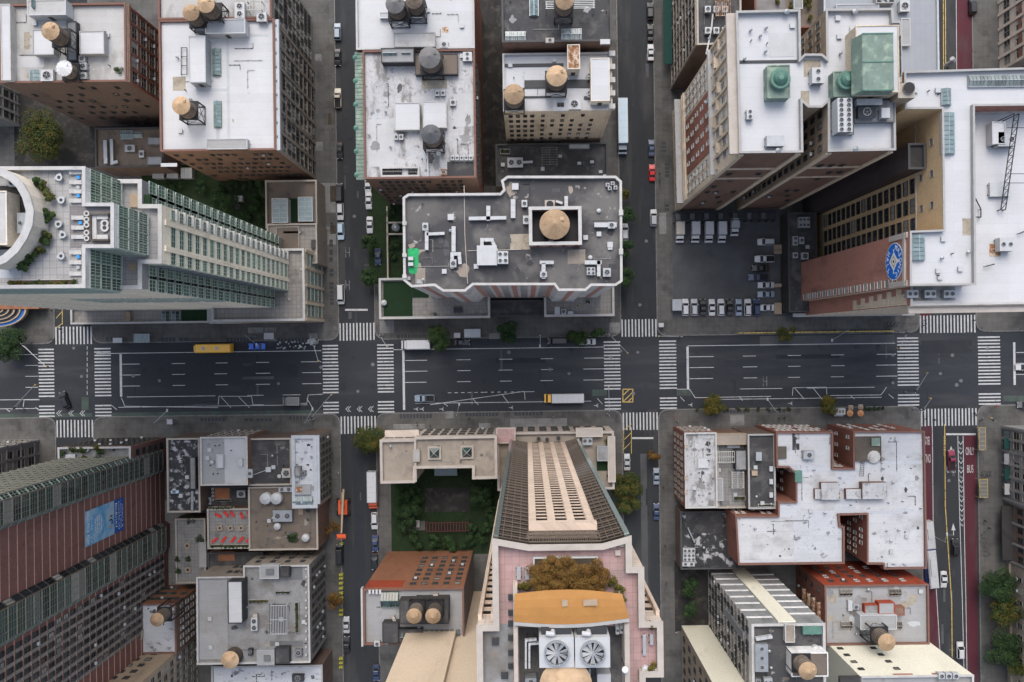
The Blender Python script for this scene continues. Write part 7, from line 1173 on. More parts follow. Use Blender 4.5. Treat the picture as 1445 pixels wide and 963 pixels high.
ac(b, (964, 781, 981, 792), 'white bank of six fans', 1.5, (3, 2)); ac(b, (964, 774, 981, 780), 'white row of vents', 1.3, (3, 1)); ac(b, (963, 793, 980, 799), 'white two-fan condenser', 1.3, (2, 1)); duct(b, [(971, 745), (980, 765)], 2, 'bent grey duct', .8, 'metal_galv'); vents(b, 6)
# --- red-painted building, striped grey building, cream slabs
b = B('q6', 'brick_building', 'building with red-painted windowed wall and pale grey roof', 'the red-walled building', (1163, 824, 1309, 908), 1.105, {'*': 'brick_red', 0: 'paint_wall_red'}, 'roof_light_grey', cop='coping_red', par=.6)
wins(b, 0, 4, 4, 1.1, 1.5, t0=.05, t1=.55, z0=5, sty='dark', alt=('white', .3)); wins(b, 0, 2, 4, 1.1, 1.5, t0=.55, t1=.9, z0=5, sty='dark', alt=('white', .2)); wins(b, 3, 4, 4, 1.0, 1.5, sty='dark')
bulk(b, (1214, 868, 1265, 888), 3.4, 'metal_white', 'roof_light_grey'); bulk(b, (1220, 853, 1247, 867), 1.6, 'paint_wall_red', 'roof_grey', door=False); bulk(b, (1240, 850, 1262, 866), 2.2, 'paint_wall_red', 'roof_light_grey'); bulk(b, (1262, 856, 1276, 868), 1.8, 'brick_red', 'brick_brown'); 
for r in ((1185, 831, 1203, 841), (1255, 831, 1272, 841), (1187, 877, 1203, 887), (1262, 877, 1273, 888)): skyl(b, r, .9, 4, 'coping_tan', 'glass_brown')
tank(b, 1255, 909, 12.5, 'leaning-framed tan-topped water tank', 6.5, 4.2); ac(b, (1197, 847, 1203, 862), 'long white capsule tank', 1, None, cat='tank', name='capsule_tank'); ac(b, (1204, 853, 1212, 860), 'small grey vent box', 1, (1, 1), 'metal_grey'); vents(b, 7)
fe = tag(empty('fire_escape', (*G(1160, 850), 8)), 'rusty red fire escape on the side of the red-walled building', 'fire escape')
for i in range(4):
    z = 8 + i * 3.6; a_, d_, n_, L_ = edge(b, 3); mb = MB(); ebox(mb, b, 3, 4, 10, .02, 1.1, z, z + .12); mb.build('landing', 'rust', fe); mb = MB(); ebox(mb, b, 3, 4, 10, 1.05, 1.1, z + .12, z + 1.0); mb.build('railing', 'rust', fe)
b = B('q7', 'striped_building', 'grey and white striped building with window-checked side wall', 'the striped grey building', (1060, 878, 1163, 1010), 1.235, {'*': 'panel_grey', 3: 'panel_white'}, 'roof_gravel', cop='coping_white', par=.8, pw=.5)
LN = edge(b, 0)[3]; bands(b, 0, 8, .8, .12, 'panel_white', z0=4, z1=b.z - 4, t1=.36); bands(b, 0, 8, .8, .12, 'panel_white', z0=5.5, z1=b.z - 6, t0=.64); epart(b, 'vertical_strip', 0, LN * .38, LN * .62, .01, .3, 0.2, b.z, 'stucco_pale')
wins(b, 3, 13, 12, 1.25, 1.9, t0=0, t1=1, sty='dark', alt=('blind', .45)); epart(b, 'louvre_screen', 3, 15.5, 17.5, .1, .5, 20, 38, 'panel_grey')
for r in ((1066, 909, 1084, 948),): ac(b, r, 'long pale green cabinet with three vents', 1.8, (1, 3), 'metal_galv', fr=.22)
ac(b, (1133, 884, 1160, 895), 'green ribbed tank box', 1.4, None, 'copper_teal'); bulk(b, (1108, 881, 1121, 906), 1.6, 'coping_white', 'roof_gravel_tan', door=False); bulk(b, (1117, 921, 1168, 954), 4.0, 'panel_white', 'roof_brown'); tank(b, 1143, 950, 13, 'tan-topped water tank behind the brown machine roof', 4.4, 4.2); duct(b, [(1069, 902), (1088, 899)], 5, 'white ribbed duct', 1.4); ac(b, (1078, 957, 1090, 968), 'grey two-fan unit', 1.4, (2, 1), 'metal_grey'); ac(b, (1066, 958, 1074, 966), 'dark round fan', 1.2, (1, 1), 'metal_mid'); vents(b, 6); vent(b, 1160, 938, 2, 1.6); vent(b, 1150, 915, 2, 1.8)
b = B('q8', 'cream_slab', 'blank cream-walled slab building with a windowed flank beside the striped grey building', 'the cream slab', ('g', [(213, 404), (255, 404), (255, 520), (213, 520)]), 1.4, {'*': 'stucco_pale', 3: 'brick_tan'}, 'roof_grey', cop='coping_tan', par=.6); wins(b, 3, 6, 9, 1.3, 1.9, sty='dark', t0=.2)
b = B('q9', 'cream_slab', 'pale cream blank-walled building with a few tiny windows beyond the red-walled building', 'the pale cream building', ('g', [(381, 393), (512, 393), (512, 520), (381, 520)]), 1.215, {'*': 'stucco_pale'}, 'roof_light_grey', cop='coping_white', par=.7)
wins(b, 0, 1, 4, 1.3, .9, t0=.04, t1=.1, z0=22, sty='dark'); wins(b, 0, 1, 4, 1.3, .9, t0=.36, t1=.42, z0=22, sty='dark'); epart(b, 'red_band', 0, 8, 12.5, .01, .08, b.z - .4, b.z + .3, 'brick_hall'); epart(b, 'red_band', 0, 17, 20.5, .01, .08, b.z - .4, b.z + .3, 'brick_hall'); bulk(b, (1185, 955, 1215, 985), .8, 'wall_dark', 'wall_dark', door=False)
for x in (1325, 1335, 1345): ac(b, (x, 950, x + 8, 958), 'bent white roof unit', 1.4, (1, 1))
# --- far edges
b = B('e1', 'shop_building', 'grey shop building with green awnings facing the red bus lane', 'the shop building', ('g', [(669, 128), (860, 128), (860, 232), (669, 232)]), 1.12, 'stone_grey', 'roof_tar', cop='coping_tan', par=.6)
wins(b, 3, 7, 5, 2.0, 2.4, sty='light', z0=5); wins(b, 3, 5, 1, 3.2, 2.8, sty='shop', z0=.6, z1=4); [epart(b, 'awning', 3, 2 + i * 4.2, 5 + i * 4.2, .05, 1.5, 3.3, 3.6, m) for i, m in enumerate(('coping_white', 'awning_green', 'metal_grey', 'awning_green'))]; piers(b, 3, 7, .7, .3, 'stone_grey')
b = B('e2', 'shop_building', 'dark-fronted building with black sidewalk shed facing the red bus lane', 'the dark-fronted building', ('g', [(672, 233, ), (860, 233), (860, 318), (672, 318)]), 1.13, 'brick_dark', 'roof_tar', cop='coping_tan', par=.6); wins(b, 3, 6, 5, 1.4, 2.2, sty='dark', z0=5); epart(b, 'sidewalk_shed', 3, 1, 16, .05, 3.0, 3.2, 3.6, 'wall_dark'); piers(b, 3, 4, .6, .3, 'stone_grey')
b = B('e3', 'stone_building', 'tan stone building behind street trees facing the red bus lane', 'the tan stone building', ('g', [(672, 319), (860, 319), (860, 560), (672, 560)]), 1.14, 'stone_tan', 'roof_tar', cop='coping_tan', par=.6); wins(b, 3, 14, 5, 1.4, 2.2, sty='light', z0=4); bands(b, 3, 3, .5, .5, 'stone_tan')
b = B('e4', 'brick_building', 'pink stone building with red brick bands beyond the red lane', 'the pink banded building', ('g', [(672, -470), (860, -470), (860, -370), (672, -370)]), 1.3, 'panel_beige', 'roof_tar', cop='coping_tan', par=.6); wins(b, 3, 10, 9, 1.6, 2.6, sty='light'); [epart(b, 'brick_band', 3, .2, 19.8, .02, .1, z, z + 1.4, 'brick_red') for z in (9, 20, 31)]; piers(b, 3, 6, .8, .35, 'panel_beige')
b = B('e4b', 'stone_building', 'plain stone building at the avenue corner beyond the red lane', 'the plain stone corner building', ('g', [(690, -369), (860, -369), (860, -60), (690, -60)]), 1.1, 'stone_grey', 'roof_tar', cop='coping_tan', par=.6); wins(b, 3, 10, 4, 1.6, 2.4, sty='light')
b = B('e5', 'loft_building', 'dark stone loft with rows of arched windows beside the stone hotel', 'the dark windowed loft', ('g', [(209, -640), (262, -640), (262, -352), (209, -352)]), 1.175, {'*': 'brick_dark', 3: 'stone_tan'}, 'roof_tar', cop='coping_tan', par=.6); wins(b, 3, 22, 9, 1.2, 2.0, t0=.0, t1=.62, sty='dark'); bands(b, 3, 9, .3, .4, 'stone_tan'); piers(b, 3, 12, .5, .35, 'stone_tan')
for i in range(6): r = (995 + (i % 3) * 12, 8 + (i // 3) * 30, 1003 + (i % 3) * 12, 17 + (i // 3) * 30); ac(b, r, 'dusty grey fan unit', 1.4, (1, 1), 'metal_grey')
duct(b, [(997, 75), (1004, 40), (1006, 20)], 2.5, 'long pale bent pipe', .8, 'metal_white', .3); pergola(b, (1010, 0, 1030, 22), 'rusty steel frame', 2.5, 8, 'rust'); vents(b, 14); epart(b, 'green_awning', 3, 6, 24, .3, 2.6, 3.4, 3.7, 'awning_green')
b = low('e6', 'low brown roof with potted greenery behind the stone hotel', 'the low planted roof', (1064, -40, 1160, 40), 1.12, 'brick_red', 'roof_brown', cop='coping_red', par=.5)
for x, y, r in ((1117, 8, 6), (1141, 5, 6), (1142, 25, 5), (1138, -4, 5), (1098, 2, 4)): shrub(b, x, y, r, 'bright leafy potted plant', 'leaf_yellow', 1.6, 300, .18)
patch(b, (1064, -5, 1108, 16), 'deck_wood', .05, 'wood_deck'); bulk(b, (1120, -20, 1132, 12), 2, 'metal_grey', 'roof_grey')
b = low('e7', 'low building with broad blue-grey metal roof beside the red lane', 'the blue-grey metal roof', (1162, -40, 1323, 108), 1.14, 'stone_grey', 'roof_metal_blue', cop='coping_blue', par=.4); bulk(b, (1180, 6, 1240, 16), 1.5, 'metal_white', 'roof_metal_blue', door=False); bulk(b, (1272, 26, 1284, 64), 1.0, 'metal_white', 'roof_light_grey', door=False); bulk(b, (1236, -8, 1262, 4), 1.8, 'coping_grey', 'roof_mottled'); ac(b, (1270, 0, 1284, 16), 'white wrapped unit', 1.4, (1, 1)); vents(b, 4)
X, Y = G(1343, 87, 3); dk = tag(empty('vent_elbow', (X, Y, .15)), 'white curved steam pipe rising beside the brick hall roof', 'pipe'); mb = MB(); X2, Y2 = G(1343, 97, 8); zz = 4.0; mb.tube((X, Y, 0), (X, Y, zz), .6, 12); mb.build('riser', 'metal_white', dk); mb = MB(); mb.tube((X, Y, zz), (X - .9, Y + .3, zz + .8), .6, 12); mb.build('elbow', 'metal_white', dk)
# wear on the roofs
for k_, n_ in (('b1', 4), ('b2', 5), ('b2n', 2), ('b3n', 5), ('b3', 6), ('b4', 3), ('b4n', 4), ('b5', 8), ('r1', 4), ('r3', 3), ('r6', 4), ('b12', 6), ('q1', 3), ('q4', 10), ('q6', 5), ('q7', 4), ('b16', 3), ('r9', 4), ('e5', 5), ('b14', 2)): conduits(k_, n_)
for k_, n_, m_, a_, c_ in (('b1', 12, ['patch_tan', 'patch_grey', 'roof_grey'], .3, 1.3), ('b2', 5, ['patch_grey', 'patch_tan'], .3, 1.0), ('b3n', 9, ['patch_grey', 'roof_grey'], .2, .8), ('b3', 34, ['roof_grey', 'patch_grey', 'roof_gravel', 'patch_light'], .3, 2.0), ('b4', 6, ['patch_grey'], .3, .9), ('b4n', 8, ['roof_grey', 'asphalt_patch'], .4, 1.6), ('b5', 22, ['roof_tar', 'roof_gravel_tan', 'asphalt_lot'], .4, 2.4), ('q1', 20, ['roof_grey', 'roof_tar', 'patch_grey'], .2, 1.1), ('q4', 46, ['roof_tar', 'roof_grey', 'patch_grey', 'patch_light'], .15, 1.0), ('q6', 14, ['patch_tan', 'patch_grey', 'roof_grey'], .4, 2.0), ('q7', 8, ['roof_brown', 'roof_tar'], .4, 1.5), ('b12', 14, ['patch_tan', 'roof_grey', 'roof_tar'], .4, 1.8), ('b16', 8, ['patch_tan', 'roof_grey'], .4, 1.4), ('r4', 12, ['roof_tar', 'roof_grey'], .15, .7), ('r2', 8, ['roof_grey', 'roof_tar'], .15, .6), ('r9', 10, ['roof_tar', 'patch_light'], .2, 1.2), ('r10', 9, ['roof_tar', 'roof_grey'], .2, .9), ('r6', 8, ['roof_tar', 'patch_tan'], .3, 1.3), ('b14', 6, ['roof_brown', 'roof_gravel'], .3, 1.2), ('e7', 5, ['patch_grey'], .4, 1.4)): blobs(k_, n_, m_, a_, c_)
# ------------------------------------------------------------------ vehicles
U, D_, W_, E_ = 0.0, math.pi, math.pi / 2, -math.pi / 2
K1 = ' parked at the kerb opposite the green-corniced loft'
car(476, 44, 'suv', 'steel', 'blue-grey estate car' + K1); car(476, 80, 'sedan', 'black', 'black car' + K1, D_); car(476.5, 138, 'pickup', 'tan', 'tan pickup truck' + K1); car(479, 212, 'sedan', 'black', 'black car' + K1, D_); car(479, 272, 'van', 'black', 'black van parked beside the terrace with glass boxes'); car(480, 298, 'suv', 'white', 'white car parked beside the low terrace with glass boxes', D_); car(480.5, 326, 'suv', 'lightblue', 'pale blue car parked beside the tan paved low roof', D_)
car(520, 283, 'sedan', 'white', 'white police-style car parked at the narrow planted yard', D_); car(521.5, 317, 'sedan', 'white', 'white car with dark bonnet parked at the narrow planted yard', D_); car(533, 362, 'sedan', 'navy', 'dark blue car tucked at the pavement beside the narrow yard', D_); car(481, 415, 'van', 'white', 'white delivery van parked beside the glass tower podium', D_); car(519, 262, 'sedan', 'white', 'white car half hidden under the green-corniced loft wall', D_)
K2 = ' parked opposite the cream-walled block'
car(917.5, 15, 'suv', 'black', 'black off-roader' + K2); car(918, 45, 'sedan', 'black', 'black saloon' + K2); car(918.5, 73, 'sedan', 'white', 'white saloon' + K2); car(919.5, 208, 'sedan', 'navy', 'dark navy car parked behind the red car'); car(920.5, 243, 'sedan', 'red', 'bright red car parked by the stone hotel'); car(922.5, 307, 'suv', 'silver', 'silver car parked at the car park pavement'); car(882, 327, 'suv', 'white', 'white car half under trees beside the pink-striped block')
truck(879, 177, 15.0, 2.6, 3.7, 'long light-blue box trailer truck parked beside the cream-walled block', D_, 'car_lightblue', 'car_steel', 2.4)
bus(297, 491.5, 11.0, 2.5, 3.0, 'orange-yellow school bus parked at the kerb of the avenue', W_, 'car_yellow', 'car_yellow', (-.16, .18), 1.1); car(362, 488.5, 'sedan', 'blue', 'bright blue car parked behind the yellow school bus', W_); truck(586, 486, 8.2, 2.5, 3.2, 'white box trailer truck parked at the stop line of the avenue', W_, 'car_white', 'car_white', 1.6); car(651, 483, 'sedan', 'black', 'black car parked beside a street tree on the avenue', E_); car(787, 481, 'van', 'black', 'long black van parked on the avenue', W_); car(829, 482, 'sedan', 'white', 'white and blue car parked near the crossing on the avenue', W_)
car(599, 562, 'pickup', 'steel', 'dark blue-grey pickup waiting in the turning lane', W_); truck(796, 562, 11.0, 2.5, 3.0, 'white-roofed bus with yellow front in the avenue kerb lane', W_, 'car_white', 'car_yellow', 1.9, 'yellow_nosed_bus', 'bus'); truck(410, 566, 5.0, 2.2, 2.6, 'dark grey small truck standing in the floating parking lane', W_, 'metal_mid', 'metal_mid', 1.5); car(90.5, 564, 'suv', 'black', 'black car turning across the junction by the brick tower', .35); car(1446, 518, 'sedan', 'white', 'white car stopped at the line beyond the wide street', W_)
car(1448, 571, 'suv', 'grey', 'grey car at the corner beyond the wide street', W_)
truck(525, 692, 10.6, 2.6, 3.6, 'long white box truck with orange cab', D_, 'car_white', 'car_orange', 1.9); car(528.5, 735, 'suv', 'white', 'white car behind the orange-cabbed truck', D_); car(529, 767, 'sedan', 'navy', 'dark blue car parked across from the boom lift', D_); car(528.5, 793, 'sedan', 'black', 'black car with red tail lights by the orange brick building', D_); car(488.5, 882, 'sedan', 'silver', 'silver car parked by the yellow barriers'); car(489, 910, 'sedan', 'black', 'black car parked behind the silver car'); car(530.5, 950, 'sedan', 'navy', 'dark car parked under the blank cream slab', D_); car(479, 782, 'van', 'black', 'black van parked behind the boom lift')
car(926.5, 672, 'sedan', 'steel', 'slate blue car parked beside the blotchy white corner roof'); car(926.5, 722, 'sedan', 'navy', 'dark navy car parked by the low fan-bank roof'); car(885, 652, 'sedan', 'silver', 'silver car by the podium of the pink terrace tower'); car(1373, 8, 'suv', 'black', 'black car on the red lane by the pink banded building')
car(1332.5, 818, 'sedan', 'white', 'white car driving beside the articulated bus', D_); car(1348.5, 772, 'suv', 'black', 'black car on the wide street by the red bus lane'); car(1343.5, 649, 'pickup', 'maroon', 'magenta pickup standing on the lane lettering', .05); car(1355.5, 918, 'suv', 'white', 'white car with red rear on the wide street'); 
for y, L_, l, bm, h in ((756, 8.0, 'rear section of the white articulated bus in the red lane', 'car_white', True), (804, 11.0, 'front section of the white and blue articulated bus in the red lane', 'car_blue', False)):
    bus(1313.5 + (y - 756) * .085, y, L_ - .3, 2.6, 3.1, l, D_ + .08, bm, 'metal_white', (), None, 'articulated_bus', units=((-.25, .1),) if h else ((-.3, .15),))
# car park rows
CP = ' in the open car park'
for x, c, l in ((960, 'tan', 'beige box van by the lift racks'), (982, 'white', 'white box van second from the beige one'), (1001, 'white', 'white ribbed box van between two box vans'), (1019.5, 'white', 'white box van with a rounded cab'), (1037.5, 'silver', 'silver short box van beside rubble')): truck(x, 325 + (2 if x < 1030 else -5), 5.7 if x < 1030 else 4.7, 2.3, 2.9, l + CP, D_, 'car_' + c, 'car_white', 1.9)
for i, (c, k) in enumerate((('white', 'suv'), ('silver', 'suv'), ('black', 'sedan'), ('white', 'sedan'), ('white', 'suv'), ('black', 'sedan'), ('steel', 'sedan'), ('white', 'suv'), ('navy', 'suv'))): car(967 + i * 12.6, 433.5, k, c, f'{dict(steel="slate grey", navy="dark blue").get(c, c)} {"tall " if k == "suv" else ""}car in the avenue-side row' + CP, U, .175)
for x, y, c, k in ((1081, 341, 'white', 'suv'), (1079, 365, 'white', 'pickup'), (1073, 378, 'black', 'sedan'), (1070, 391, 'navy', 'pickup'), (1081, 402, 'silver', 'sedan'), (1081, 415, 'steel', 'sedan'), (1082, 434, 'white', 'sedan')): car(x, y, k, c, f'{dict(steel="slate grey", navy="dark blue").get(c, c)} {k if k != "sedan" else "saloon"} in the column facing the brick hall' + CP, W_, .175)
lr = tag(empty('parking_lift', (*G(1020, 305), .175)), 'dark steel parking lift racks under the stone hotel wall', 'parking lift'); X0, X1, Y0, Y1 = rectw(952, 298, 1092, 313, 2)
for i in range(15): x = X0 + (X1 - X0) * i / 14; mb = MB(); mb.box(x - .1, x + .1, Y0, Y0 + .2, .175, 3.4); mb.box(x - .1, x + .1, Y1 - .2, Y1, .175, 3.4); mb.box(x - .09, x + .09, Y0 + .2, Y1 - .2, 3.2, 3.4); mb.build('frame_post', 'metal_dark', lr)
for z in (1.9, 3.42): mb = MB(); mb.box(X0, X1, Y0 + .3, Y0 + .5, z, z + .15); mb.build('rail', 'metal_dark', lr); mb = MB(); mb.box(X0, X1, Y1 - .5, Y1 - .3, z, z + .15); mb.build('rail', 'metal_dark', lr)
for i in range(7): mb = MB(); x = X0 + (X1 - X0) * (i * 2 + .5) / 14; mb.box(x - .7, x + .7, Y0 + .5, Y1 - .5, 1.7, 1.85); mb.build('platform', 'metal_mid', lr)
ac('liftyard', (949, 422, 962, 438), 'pale blue attendant hut', 2.6, None, 'metal_galv', ref='the corner of the open car park', z=.175, cat='hut', name='attendant_hut', lift=.02)
for y, h in ((345, 8), (352, 6), (427, 8), (435, 8), (400, 5)): ac('liftyard', (1093, y, 1103, y + h), 'brown ventilation crate', 1.2, None, 'brick_tan', ref='the strip beside the open car park', z=.175, cat='crate', name='vent_crate', lift=.02)
# boom lift, barriers
bm = tag(empty('boom_lift', (*G(486, 714), .01)), 'orange boom lift with long tan arms working in the side street', 'boom lift'); ox, oy = G(486, 714)
mb = MB(); mb.box(ox - 1.3, ox + 1.2, oy - 2.0, oy + 2.0, .8, 2.0); mb.build('chassis', 'car_orange', bm); mb = MB(); mb.box(ox - 1.1, ox - .4, oy - 1.6, oy + 1.7, 2.0, 2.7); mb.build('engine_cover', 'car_orange', bm)
for x in (-1.7, 1.5):
    for y in (-1.7, 1.7): mb = MB(); mb.tube((ox + x - .25, oy + y, .6), (ox + x + .25, oy + y, .6), .6, 14); mb.build('wheel', 'rubber', bm)
p0 = (*G(485, 690, 4), 4.0); p1 = (*G(482, 752, 8), 8.0)
mb = MB(); mb.tube(p0, p1, .34, 4, 0, .26); mb.build('arm', 'fabric_tan', bm); mb = MB(); mb.tube((ox + .2, oy + 4.5, 3.0), (ox + .3, oy - 3, 4.6), .3, 4); mb.build('arm', 'tank_tan', bm); mb = MB(); mb.tube((ox + .1, oy, 2), (ox + .1, oy + 2, 3.4), .4, 8); mb.build('turret', 'metal_dark', bm)
mb = MB(); c = G(481, 757, 8); mb.box(c[0] - 1.2, c[0] + 1.2, c[1] - .5, c[1] + .5, 7.3, 7.4); [mb.tube((c[0] + x, c[1] + y, 7.4), (c[0] + x, c[1] + y, 8.5), .05, 4) for x in (-1.2, 1.2) for y in (-.5, .5)]; mb.tube((c[0] - 1.2, c[1] - .5, 8.5), (c[0] + 1.2, c[1] - .5, 8.5), .05, 4); mb.tube((c[0] - 1.2, c[1] + .5, 8.5), (c[0] + 1.2, c[1] + .5, 8.5), .05, 4); mb.build('basket', 'car_orange', bm)
for y in (767, 810, 815, 822, 829, 836, 843, 860, 866, 928, 934, 940):
    root = tag(empty('barrier_block', (*G(482, y), .01)), 'yellow-green plastic barrier block along the kerb of the boom lift street', 'barrier'); x, yy = G(482, y); mb = MB(); mb.hexa([(x - .5, yy - .35, .01), (x + .5, yy - .35, .01), (x + .5, yy + .35, .01), (x - .5, yy + .35, .01)], [(x - .5, yy - .22, 1.0), (x + .5, yy - .22, 1.0), (x + .5, yy + .22, 1.0), (x - .5, yy + .22, 1.0)]); mb.build('shell', 'fabric_yellow', root); mb = MB(); mb.box(x - .52, x + .52, yy - .37, yy + .37, .008, .1); mb.build('base_flange', 'fabric_yellow', root); mb = MB(); mb.cyl((x, yy), .12, .12, 1.0, 1.05, 10); mb.build('fill_cap', 'metal_dark', root)
# ------------------------------------------------------------------ street furniture
def signal(px, py, tx, ty, label, hgt=6.2, lamp=False):
    "pole foot and arm tip in pixels"
    x, y = G(px, py); t = G(tx, ty, hgt); root = tag(empty('traffic_light' if not lamp else 'street_lamp', (x, y, .15)), label, 'traffic light' if not lamp else 'street lamp')
    mb = MB(); mb.tube((x, y, .15), (x, y, hgt), .11, 8); mb.cyl((x, y), .26, .2, .15, .7, 10); mb.build('pole', 'metal_galv', root); mb = MB(); mb.tube((x, y, hgt - .4), (t[0], t[1], hgt), .07, 6); mb.tube((x, y, hgt - 1.6), (x + (t[0] - x) * .5, y + (t[1] - y) * .5, hgt - .2), .04, 5); mb.build('arm', 'metal_galv', root)
    if lamp:
        mb = MB(); mb.box(t[0] - .2, t[0] + .2, t[1] - .4, t[1] + .4, hgt - .05, hgt + .15); mb.build('lamp_head', 'metal_white', root)
    else:
        for f in (1.0, .12):
            q = (x + (t[0] - x) * f, y + (t[1] - y) * f); mb = MB(); mb.box(q[0] - .17, q[0] + .17, q[1] - .17, q[1] + .17, hgt - 1.1, hgt - .05); hd = mb.build('signal_head', 'paint_yellow' if f > .5 else 'metal_dark', root)
            for k in range(3): mb = MB(); mb.tube((q[0], q[1] - .17, hgt - .25 - k * .32), (q[0], q[1] - .34, hgt - .25 - k * .32), .11, 8); mb.build('lens_hood', 'metal_dark', hd)
SG = [(45, 482, 65, 517, 'beside the curved blue canopy'), (34, 577, 49, 543, 'at the grey windowed corner block'), (449, 483, 449, 509, 'by the litter heap at the glass tower'), (443, 591, 467, 557, 'at the corner of the blue-white corner roof'), (856, 471, 886, 498, 'by the bicycles at the pink-striped block'), (957, 475, 930, 474, 'at the car park corner'), (857, 584, 859, 546, 'at the podium of the pink terrace tower'), (1277, 553, 1309, 526, 'on the island beside the wide street'), (1288, 577, 1314, 562, 'at the stained white brick block corner'), (1268, 467, 1270, 491, 'in front of the brick hall'), (1386, 590, 1400, 590, 'at the shop building corner'), (541, 473, 546, 489, 'by the podium lawn terrace')]
for a, c, d, e, l in SG: signal(a, c, d, e, 'grey traffic light mast with arm ' + l)
for a, c, d, e, l in [(361, 474, 362, 486, 'behind the blue car'), (762, 473, 762, 488, 'by the black van'), (648, 582, 648, 570, 'by the tan gravel roof building'), (1083, 577, 1083, 563, 'by the stained white brick block'), (237, 592, 236, 579, 'by the mottled tar roof'), (442, 592, 441, 577, 'by the worn cycle lane'), (1312, 754, 1336, 753, 'over the articulated bus'), (1181, 466, 1174, 480, 'by the yellow kerb')]: signal(a, c, d, e, 'tall grey street lamp with a curved arm ' + l, 8.5, True)
def shelter(r, label, mat='glass_sky', fr='metal_galv'):
    X0, X1, Y0, Y1 = rectw(*r, 2.6); root = tag(empty('bus_shelter', ((X0 + X1) / 2, (Y0 + Y1) / 2, .15)), label, 'shelter'); mb = MB(); mb.box(X0 + .1, X1 - .1, Y0 + .1, Y1 - .1, 2.52, 2.58); mb.build('roof_pane', mat, root); mb = MB(); q = [(X0, Y1), (X1, Y1), (X1, Y0), (X0, Y0)]; mb.ring(q, inset(q, .12), 2.45, 2.66); mb.build('roof_frame', fr, root)
    for i in range(1, 5): mb = MB(); f = i / 5; (mb.box(X0 + (X1 - X0) * f - .04, X0 + (X1 - X0) * f + .04, Y0, Y1, 2.59, 2.65) if X1 - X0 > Y1 - Y0 else mb.box(X0, X1, Y0 + (Y1 - Y0) * f - .04, Y0 + (Y1 - Y0) * f + .04, 2.59, 2.65)); mb.build('roof_bar', fr, root)
    for x, y in q: mb = MB(); mb.box(x - .06 if x > X0 else x, x + .06 if x < X1 else x, y - .06 if y > Y0 else y, y + .06 if y < Y1 else y, .15, 2.45); mb.build('post', fr, root)
    mb = MB(); mb.box(X0 + .3, X1 - .3, Y1 - .5, Y1 - .15, .5, .6) if X1 - X0 > Y1 - Y0 else mb.box(X1 - .5, X1 - .15, Y0 + .3, Y1 - .3, .5, .6); mb.build('bench', 'metal_mid', root)
shelter((189, 471, 211, 483), 'pale glass bus shelter on the pavement before the glass tower'); shelter((655, 464, 678, 476), 'pale slatted shelter on the pavement before the pink-striped block', 'metal_galv'); shelter((1381, 603, 1391, 635), 'yellow-framed shelter at the crossing beside the red bus lane', 'metal_mid', 'paint_yellow'); shelter((1382, 676, 1394, 702), 'yellow-framed shelter behind parked bicycles beside the red bus lane', 'metal_mid', 'paint_yellow')
for r, l in (((236, 592, 243, 598), 'pale blue kiosk by the mottled tar roof'), ((641, 470, 649, 476), 'white kiosk beside a street tree'), ((373, 470, 386, 478), 'grey stone kiosk before the glass tower'), ((160, 477, 172, 483), 'small blue-grey news box row'), ((930, 456, 936, 461), 'small grey cabinet at the car park corner')): 
    X0, X1, Y0, Y1 = rectw(*r, 2); root = tag(empty('pavement_kiosk', ((X0 + X1) / 2, (Y0 + Y1) / 2, .15)), l + ' on the avenue pavement', 'kiosk'); mb = MB(); mb.box(X0, X1, Y0, Y1, .15, 2.0); mb.build('cabinet', 'metal_galv', root); mb = MB(); mb.box(X0 - .1, X1 + .1, Y0 - .1, Y1 + .1, 2.0, 2.1); mb.build('roof', 'metal_white', root)
yk = struct('kerb_rail', 'long thin yellow rail along the avenue kerb by the car park', 'rail'); X0, X1, Y0, Y1 = rectw(1042, 467.6, 1262, 469.2, .8); yk.location = (0, 0, 0)
for i in range(12): mb = MB(); a0, a1 = X0 + (X1 - X0) * i / 12, X0 + (X1 - X0) * (i + 1) / 12 - .15; mb.box(a0, a1, Y0, Y1, .6, .85); mb.box(a0, a0 + .15, Y0, Y1, .15, .598); mb.build('rail_panel', 'paint_yellow', yk)
# food stand
fs = tag(empty('food_cart', (*G(1184, 581), .15)), 'white box food cart beside the orange umbrellas', 'food cart'); X0, X1, Y0, Y1 = rectw(1177, 576, 1193, 585, 2.3); mb = MB(); mb.box(X0, X1, Y0, Y1, .6, 2.3); mb.build('cabin', 'metal_white', fs); mb = MB(); mb.box(X0 + .3, X1 - .3, Y0 - .5, Y0, 1.5, 1.56); mb.build('counter', 'metal_galv', fs)
for i in range(3): mb = MB(); mb.box(X0 + .4 + i * .9, X0 + 1.0 + i * .9, Y0 + .5, Y1 - .5, 2.3, 2.36); mb.build('roof_vent', 'metal_mid', fs)
for x in (X0 + .5, X1 - .5): mb = MB(); mb.tube((x, Y0 + .05, .5), (x, Y1 - .05, .5), .34, 12); mb.build('wheel', 'rubber', fs)
for x, y, m, l in ((1200, 583, 'fabric_orange', 'orange segmented umbrella'), (1215, 583, 'fabric_orange', 'orange segmented umbrella'), (1201, 575, 'fabric_tan', 'tan square umbrella'), (1215, 574, 'fabric_tan', 'tan square umbrella')):
    c = G(x, y, 2.4); root = tag(empty('market_umbrella', (*c, .15)), l + ' beside the food cart', 'umbrella'); mb = MB(); mb.cyl(c, .04, .04, .15, 2.3, 6); mb.build('pole', 'metal_grey', root); n = 10 if 'orange' in m else 4; r = .95
    for i in range(n): mb = MB(); t, u = 6.2832 * i / n + .78, 6.2832 * (i + 1) / n + .78; mb.face([(c[0] + r * math.cos(t), c[1] + r * math.sin(t), 2.15), (c[0] + r * math.cos(u), c[1] + r * math.sin(u), 2.15), (*c, 2.6)]); mb.build('segment', m if i % 2 or n == 4 else 'fabric_tan', root)
